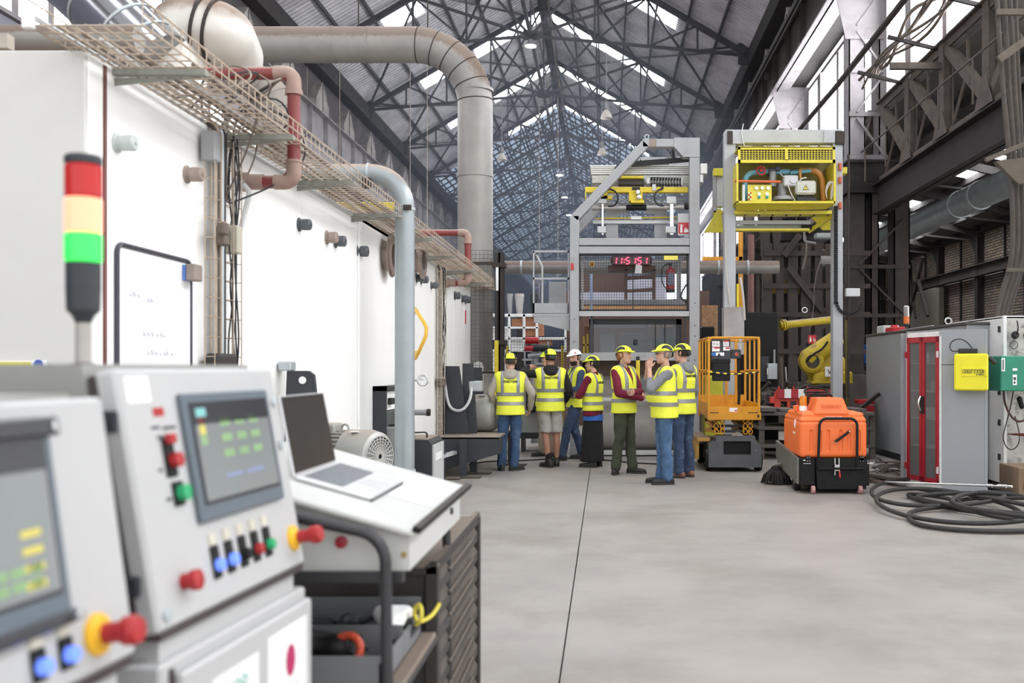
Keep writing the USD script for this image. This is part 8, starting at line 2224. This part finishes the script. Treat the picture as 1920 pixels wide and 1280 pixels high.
def person(label, loc, yaw, hgt, arms, legs, head=(0, 0), skin=skinm, hair=hair_b, hairlen=.0, helmet='y', top=beige, toph=0.0, pants=jean, pantkind='long', shoe=shoe_b, lettering=True, beard=None, glasses=False, hood=None, belly=0.0, vest_low=.845, sleeve_to=1.0, seed=1, female=False, collar=None, fore=None):
    k = hgt / 1.75
    t = Thing('person', label, 'person', loc, yaw, local=True, group=None)
    S = lambda vf: (vf[0] * k, vf[1])
    A = [np.asarray(x, float) for x in arms]       # elbow L, wrist L, dir L, palm L, elbow R, wrist R, dir R, palm R, curl
    curl = float(arms[8])
    shl = [np.array([-.192, -.01, 1.402]), np.array([.192, -.01, 1.402])]
    el, wr, hd, pn = [A[0], A[4]], [A[1], A[5]], [A[2], A[6]], [A[3], A[7]]
    kn, an, ft = [np.asarray(legs[0]), np.asarray(legs[3])], [np.asarray(legs[1]), np.asarray(legs[4])], [math.radians(legs[2]), math.radians(legs[5])]
    hip = [np.array([-.088, 0, .93]), np.array([.088, 0, .93])]
    # ---- head in its own frame, then turned on the neck
    R = rotz(math.radians(head[0])) @ trimesh.transformations.rotation_matrix(math.radians(head[1]), [1, 0, 0])[:3, :3]
    piv = np.array([0, -.005, 1.50])
    def hp(p):
        return R @ (np.asarray(p, float) - piv) + piv + np.array([0, .012, 0])
    def hm(m):
        M = np.zeros((3, 4)); M[:, :3] = R; M[:, 3] = piv + [0, .012, 0] - R @ piv
        return m.transform(M)
    jaw = [sph((0, .062, 1.545), .030, 16), sph((-.036, .03, 1.555), .028, 16), sph((.036, .03, 1.555), .028, 16)]
    skull = ell((0, -.005, 1.655), (.075, .095, .092))
    headm = U([skull, H(ell((0, .015, 1.64), (.066, .078, .06)), *jaw),
               H(sph((0, .085, 1.645), .010, 12), sph((0, .108, 1.608), .012, 12), sph((-.014, .092, 1.600), .008, 12), sph((.014, .092, 1.600), .008, 12)),
               H(sph((-.03, .078, 1.668), .011, 12), sph((.03, .078, 1.668), .011, 12)),
               H(sph((0, .085, 1.572), .009, 12), sph((-.014, .078, 1.572), .008, 12), sph((.014, .078, 1.572), .008, 12)),
               H(sph((0, .078, 1.545), .014, 12), sph((0, .07, 1.555), .014, 12))] +
              [H(sph((s * .076, -.01, 1.640), .012, 12), sph((s * .083, -.022, 1.655), .012, 12), sph((s * .077, -.012, 1.612), .008, 12)) for s in (-1, 1)])
    headm = hm(headm)
    neck = H(sph((0, -.015, 1.46), .058, 16), sph(hp((0, -.012, 1.56)), .052, 16))
    L = [headm, neck, torso(-.01, belly)]
    for s in (0, 1):
        L += [limb(shl[s], el[s], .046, .040), limb(el[s], wr[s], .040, .027), hand(wr[s], hd[s], pn[s], curl, -1 if s == 0 else 1),
              limb(hip[s], kn[s], .078, .055), H(sph(kn[s], .053, 16), sph(kn[s] * .65 + an[s] * .35 + [0, -.018, 0], .052, 16)), H(sph(kn[s] * .65 + an[s] * .35 + [0, -.018, 0], .052, 16), sph(an[s], .036, 16))]
    t.part('body', S(mesh_of(U(L), .013, 5)), skin, smooth=True)
    # ---- face details
    def facepart(name, m, mt):
        t.part(name, S(mesh_of(hm(m), .01, 2)), mt, smooth=True)
    facepart('eye', U([ell((-.030, .078, 1.648), (.011, .008, .007), 12), ell((.030, .078, 1.648), (.011, .008, .007), 12)]), eyem)
    facepart('eyebrow', U([H(sph((s * .014, .088, 1.668), .005, 10), sph((s * .045, .078, 1.669), .004, 10)) for s in (-1, 1)]), hair)
    facepart('mouth', H(sph((-.018, .083, 1.574), .004, 10), sph((.018, .083, 1.574), .004, 10), sph((0, .091, 1.574), .004, 10)), lipm)
    cut = m3.Manifold.cube((.4, .4, .3)).translate((-.2, .035, 1.42))
    hs = ell((0, -.014, 1.655), (.082, .098, .095)) - m3.Manifold.cube((.4, .4, .2)).translate((-.2, .02, 1.50)) - m3.Manifold.cube((.4, .4, .2)).translate((-.2, -.3, 1.40))
    if hairlen:
        hs = U([hs, H(ell((0, -.05, 1.63), (.075, .06, .06)), ell((0, -.075, 1.63 - hairlen), (.05, .045, .05)))])
    facepart('hair', hs, hair)
    if beard is not None:
        bd = H(ell((0, .024, 1.575), (.066, .07, .03)), *[sph((x, y + .004, z - .004), r + .004, 14) for x, y, z, r in ((0, .062, 1.545, .030), (-.036, .03, 1.555, .028), (.036, .03, 1.555, .028))]) - m3.Manifold.cube((.3, .3, .2)).translate((-.15, -.28, 1.45)) - ell((0, .10, 1.580), (.022, .03, .009))
        facepart('beard', bd, beard)
    if glasses:
        gl_ = MB()
        for s in (-1, 1):
            gl_.tube([hp((s * .032 + .021 * math.cos(a), .098, 1.647 + .017 * math.sin(a))) for a in np.linspace(0, 2 * math.pi, 17)[:-1]], .0025, 6, closed=True)
            gl_.tube([hp((s * .053, .096, 1.652)), hp((s * .08, .02, 1.655)), hp((s * .082, -.02, 1.65))], .002, 5)
        gl_.tube([hp((-.011, .098, 1.65)), hp((.011, .098, 1.65))], .0025, 5)
        t.part('glasses', S(gl_.done()), eyem)
    # ---- helmet with brim and dark side vents
    hmn, he = helm_y if helmet == 'y' else helm_w, 0
    dome = ell((0, -.008, 1.672), (.101, .122, .103), 40)
    trim = m3.Manifold.cube((.5, .5, .3)).translate((-.25, -.25, 1.385))
    brim = H(ell((0, .06, 1.688), (.093, .08, .007)), ell((0, .125, 1.672), (.055, .045, .005)), ell((0, -.03, 1.69), (.102, .094, .008)))
    helm = U([dome - trim, brim])
    if helmet == 'y':
        shell = ell((0, -.008, 1.672), (.1035, .1245, .1055), 40) - trim
        def disc(r, y, z):
            return m3.Manifold.cylinder(.5, r, r, 40).rotate((0, 90, 0)).translate((-.25, y, z))
        vents = (shell ^ disc(.086, -.012, 1.672)) - disc(.082, .010, 1.636) - m3.Manifold.cube((.10, .6, .6)).translate((-.05, -.3, 1.4)) - m3.Manifold.cube((.5, .2, .5)).translate((-.25, .052, 1.4))
    hv = t.part('helmet', S(mesh_of(hm(helm), .016, 2)), hmn, smooth=True)
    if helmet == 'y':
        vv = mesh_of(hm(vents), .02, 0)
        t.part('helmet_vent', S(vv), label_black, under=hv, smooth=30)
        t.part('rear_cradle', S(mesh_of(hm(H(ell((0, -.108, 1.625), (.045, .014, .016)), ell((0, -.10, 1.66), (.06, .02, .02)))), .012, 2)), label_black, under=hv, smooth=True)
    else:
        lg = MB()
        for s in (-1, 1):
            o = hp((s * .088, .062, 1.712))
            ux = R @ unit([s * .55, -.8, 0]) * (-s if False else 1)
            lg.text('M', .026, o + R @ np.array([s * .012, 0, 0]), R @ unit(np.array([-.62 * s, .78, 0]) * (-1 if s > 0 else 1) * (1 if s > 0 else 1)), R @ unit([-s * .35, -.2, 1.0]), .006, True)
        t.part('helmet_badge', S(lg.done()), red_paint, under=hv, smooth=False)
    # ---- clothes
    tl = [torso(.012, belly, .87 - toph), H(sph((0, -.015, 1.445), .068, 16), sph((0, -.01, 1.475), .062, 16))]
    for s in (0, 1):
        fo = wr[s] * sleeve_to + el[s] * (1 - sleeve_to)
        tl += [H(sph((.158 * (2 * s - 1), -.01, 1.405), .066, 16), sph(shl[s], .060, 16)), limb(shl[s], el[s], .060, .053), limb(el[s], fo, .053, .041)]
    tops = U(tl) - m3.Manifold.cylinder(.2, .054, .066, 24).translate((0, -.002, 1.46))
    t.part('sweater' if top is maroon else 'jacket', S(mesh_of(tops, .02, 8, .017, seed)), top, smooth=True)
    if toph:
        t.part('shirt_hem', S(mesh_of(H(ell((0, 0, .88 - toph), (.186, .150, .02)), ell((0, 0, .79 - toph), (.194, .158, .012))), .02, 2)), mat('shirt_blue', (.03, .12, .42), .8), smooth=True)
    vest = U([torso(.030, belly, vest_low), U([H(sph((s * .155, -.01, 1.405), .084, 16), sph((s * .18, -.01, 1.392), .072, 16)) for s in (-1, 1)])])
    holes = [m3.Manifold.cylinder(.4, .075, .10, 28).translate((0, .012, 1.42)), m3.Manifold.cube((1, 1, .5)).translate((-.5, -.5, vest_low - .02 - .5))]
    vee = H(m3.Manifold.cube((.14, .02, .01)).translate((-.07, .3, 1.5)), m3.Manifold.cube((.14, .02, .01)).translate((-.07, .03, 1.5)), m3.Manifold.cube((.01, .02, .01)).translate((-.005, .3, 1.2)), m3.Manifold.cube((.01, .02, .01)).translate((-.005, .09, 1.2)))
    holes.append(vee)
    arm_h = [H(sph(shl[s] + [.05 * (2 * s - 1), 0, -.03], .070, 16), sph(shl[s] + [.14 * (2 * s - 1), 0, -.02], .085, 16)) for s in (0, 1)]
    vest = vest - U(holes) - U(arm_h)
    big = U([torso(.0345, belly, vest_low), U([H(sph((s * .155, -.01, 1.405), .0885, 16), sph((s * .18, -.01, 1.392), .0765, 16)) for s in (-1, 1)])]) - U(holes) - U(arm_h)
    vv = mesh_of(vest, .02, 3, .004, seed + 3, 7.0)
    vp = t.part('vest', S(vv), vestm, smooth=True)
    def stripe(bx):
        x = big ^ bx
        if not x.is_empty():
            t.part('reflective_stripe', S(mesh_of(x, .02, 0, .003, seed + 3, 7.0)), reflm, under=vp, smooth=60)
    for zb in (1.125, .985):
        stripe(m3.Manifold.cube((1, 1, .052)).translate((-.5, -.5, zb)))
    for s in (-1, 1):
        stripe(m3.Manifold.cube((.048, 1, .5)).translate((s * .118 - .024, -.5, 1.177)))
    if lettering:
        tx = meshkit.text_mesh('GRAMITHERM', .034, .002, True)
        v = np.array(tx.vertices)
        v[:, 0] -= (v[:, 0].min() + v[:, 0].max()) / 2
        v[:, 0] *= .215 / (np.ptp(v[:, 0]) + 1e-9)
        from scipy.spatial import cKDTree
        bv = vv[0][vv[0][:, 1] < 0]
        tree = cKDTree(bv[:, [0, 2]])
        d_, ii = tree.query(np.stack([v[:, 0], v[:, 1] + 1.325], 1), k=3)
        yb = bv[ii][:, :, 1].min(1)
        w = np.stack([v[:, 0], yb - .004 - v[:, 2] * 1.0, v[:, 1] + 1.325], 1)
        t.part('lettering', S((w, np.array(tx.faces))), label_black, under=vp, smooth=False)
    if hood is not None:
        hdm = U([H(ell((0, -.075, 1.495), (.095, .05, .035)), ell((0, -.085, 1.46), (.110, .05, .035)), ell((0, -.12, 1.415), (.085, .035, .042)), ell((0, -.06, 1.47), (.11, .06, .03))), H(ell((-.075, .0, 1.475), (.035, .06, .03)), ell((-.07, -.06, 1.46), (.05, .05, .04))), H(ell((.075, .0, 1.475), (.035, .06, .03)), ell((.07, -.06, 1.46), (.05, .05, .04)))])
        t.part('hood', S(mesh_of(hdm, .018, 6, .012, seed + 5)), hood, smooth=True)
    if collar is not None:
        t.part('collar', S(mesh_of(H(sph((0, -.02, 1.46), .072, 16), sph((0, -.01, 1.495), .068, 16)) - m3.Manifold.cylinder(.3, .060, .066, 24).translate((0, -.008, 1.43)) - vee, .02, 3)), collar, smooth=True)
    # ---- trousers, skirt or shorts
    pe = ell((0, 0, .955), (.178, .136, .08))
    if pantkind == 'skirt':
        sk = U([H(pe, ell((0, 0, .75), (.168, .135, .03))), H(ell((0, 0, .75), (.168, .135, .03)), ell((.0, .02, .40), (.178, .165, .03)), ell((0, .02, .10), (.19, .18, .012)))])
        t.part('wide_trousers', S(mesh_of(sk, .025, 6, .035, seed + 7, 5.0, (1.6, 1.6, .12))), pants, smooth=True)
    else:
        L = [pe]
        for s in (0, 1):
            L += [H(ell(hip[s] + [0, 0, .02], (.088, .118, .05)), sph(hip[s] * .55 + kn[s] * .45, .082, 16))]
            if pantkind == 'long':
                L += [limb(hip[s] * .55 + kn[s] * .45, kn[s], .088, .072), H(sph(kn[s], .068, 16), sph(kn[s] * .6 + an[s] * .4 + [0, -.012, 0], .066, 16)), limb(kn[s] * .6 + an[s] * .4 + [0, -.012, 0], an[s] + [0, 0, .005], .068, .066)]
            else:
                e_ = kn[s] + [0, 0, .03]
                L += [H(sph(hip[s] * .55 + kn[s] * .45, .088, 16), ell(e_, (.088, .092, .012)))]
        t.part('trousers' if pantkind == 'long' else 'shorts', S(mesh_of(U(L), .02, 6, .026, seed + 9, 8.0)), pants, smooth=True)
    for s in (0, 1):
        d = np.array([math.sin(-ft[s]), math.cos(ft[s]), 0]); a = an[s] * np.array([1, 1, 0])
        sd = np.array([d[1], -d[0], 0])
        base = [a - d * .055 + [0, 0, .045], a + d * .09 + sd * .018 + [0, 0, .042], a + d * .09 - sd * .018 + [0, 0, .042], a + d * .17 + [0, 0, .036]]
        up = U([H(sph(base[0], .040, 16), sph(base[1], .034, 16), sph(base[2], .034, 16), sph(base[3], .030, 16)), H(sph(base[0], .040, 16), sph(a + d * .03 + [0, 0, .06], .042, 16), sph(an[s] + [0, 0, .03], .047, 16))])
        up = up.trim_by_plane((0, 0, 1), .018)
        sp_ = t.part('shoe', S(mesh_of(up, .014, 3)), shoe, smooth=True)
        so = H(*[m3.Manifold.cylinder(.026, r, r, 18).translate((float(q[0]), float(q[1]), 0.0)) for q, r in zip(base, (.040, .037, .037, .034))])
        t.part('sole', S((so.to_mesh().vert_properties[:, :3], so.to_mesh().tri_verts)), solem, under=sp_, smooth=30)
    if pantkind == 'short':
        t.part('sock', S(mesh_of(U([limb(an[s] + [0, 0, .0], an[s] + [0, -.004, .10], .044, .046) for s in (0, 1)]), .015, 2)), blackc, smooth=True)
    return t

def W(u, Y):
    return ((u - 1134) * Y / F, Y, 0.0)
down = (0, .1, -1)
std = ((-.1, 0, .50), (-.11, -.02, .085), 12, (.1, 0, .50), (.11, -.02, .085), -12)
person('man seen from behind in a beige hoodie, blue jeans and lettered vest', W(957, 15.1), 4, 1.76,
       ((-.30, -.03, 1.15), (-.24, .14, .98), (.3, .5, -.5), (.9, 0, .1), (.325, -.03, 1.15), (.30, .12, .93), (-.2, .5, -.7), (-.9, 0, .1), .35),
       ((-.115, .02, .50), (-.13, -.01, .085), 8, (.075, .015, .50), (.055, -.02, .085), -50), (0, 0), hair=hair_b, top=beige, pants=jean, hood=beige, seed=2)
person('man in light grey shorts and black hoodie with one arm raised', W(1032, 15.6), 8, 1.83,
       ((-.43, .05, 1.40), (-.33, .24, 1.50), (.95, .1, .15), (0, .6, -.7), (.29, -.02, 1.15), (.25, .14, 1.0), (0, .7, -.4), (-.9, 0, 0), .3),
       ((-.07, .02, .50), (-.03, -.02, .085), 35, (.10, .06, .50), (.10, .10, .085), 0), (10, 0), skin=skin2, hair=hair_k, top=blackc, pants=short_m, pantkind='short', hood=blackc, seed=4)
person('bearded man in a white safety helmet and blue jeans facing sideways', W(1080, 16.9), 112, 1.85,
       ((-.27, .05, 1.15), (-.16, .22, 1.02), (.5, .6, 0), (.4, 0, -.9), (.27, .02, 1.15), (.2, .2, 1.05), (-.4, .7, 0), (-.8, 0, -.3), .5),
       ((-.10, .18, .52), (-.10, .28, .085), 5, (.10, .0, .50), (.10, -.14, .085), -10), (28, -6), hair=hair_k, helmet='w', top=jean3, pants=jean3, beard=hair_k, lettering=False, collar=greyc, seed=6)
person('woman in a maroon sweater and wide black trousers with arms folded', W(1112, 15.65), 66, 1.73,
       ((-.235, .13, 1.13), (.06, .235, 1.17), (.95, .1, .1), (0, -.9, 0), (.235, .13, 1.12), (-.05, .26, 1.13), (-.95, .05, .1), (0, -.9, 0), .35),
       std, (14, -2), hair=hair_k, hairlen=.03, top=maroon, toph=.05, pants=blackc, pantkind='skirt', glasses=True, vest_low=.90, seed=8)
person('man in a maroon sweater and dark green trousers with folded arms', W(1170, 14.65), -126, 1.86,
       ((-.27, .10, 1.13), (.05, .215, 1.12), (.95, .08, .0), (0, -.9, .1), (.27, .10, 1.12), (-.05, .25, 1.05), (-.95, .0, .05), (0, -.9, .1), .35),
       ((-.10, .03, .50), (-.10, .08, .085), 12, (.10, .0, .50), (.10, -.07, .085), -60), (8, 3), hair=hair_g, hairlen=.02, top=maroon, pants=olive, collar=greyc, lettering=False, seed=10)
person('man in a grey jacket and glasses calling through cupped hands', W(1246, 13.35), 96, 1.85,
       ((-.25, .22, 1.20), (-.085, .205, 1.455), (.25, -.05, 1.0), (.75, -.55, 0), (.25, .20, 1.22), (.075, .21, 1.455), (-.2, -.05, 1.0), (-.75, -.55, 0), .28),
       ((-.09, .0, .50), (-.09, -.02, .085), 4, (.09, .02, .50), (.09, .03, .085), -6), (6, 2), hair=hair_gr, top=greyc, pants=jean2, glasses=True, belly=.05, lettering=False, sleeve_to=.45, seed=12)
person('man in brown boots and dark jeans behind the calling man', W(1280, 14.15), 48, 1.88,
       ((-.25, .02, 1.15), (-.24, .12, .93), (0, .3, -1), (.9, 0, 0), (.25, -.02, 1.15), (.25, .10, .93), (0, .3, -1), (-.9, 0, 0), .35),
       std, (12, 0), hair=hair_k, top=greyc, pants=jean3, shoe=shoe_br, hood=greyc, seed=14)
person('visitor mostly hidden behind the man in grey shorts', W(1026, 17.5), 150, 1.83,
       ((-.25, .02, 1.15), (-.18, .18, 1.0), (.3, .5, -.4), (.9, 0, 0), (.25, .02, 1.15), (.18, .18, 1.0), (-.3, .5, -.4), (-.9, 0, 0), .35),
       ((-.10, .02, .50), (-.13, .0, .085), 20, (.1, 0, .50), (.10, 0, .085), -30), (0, 0), hair=hair_b, top=beige, pants=tan, lettering=False, seed=16)
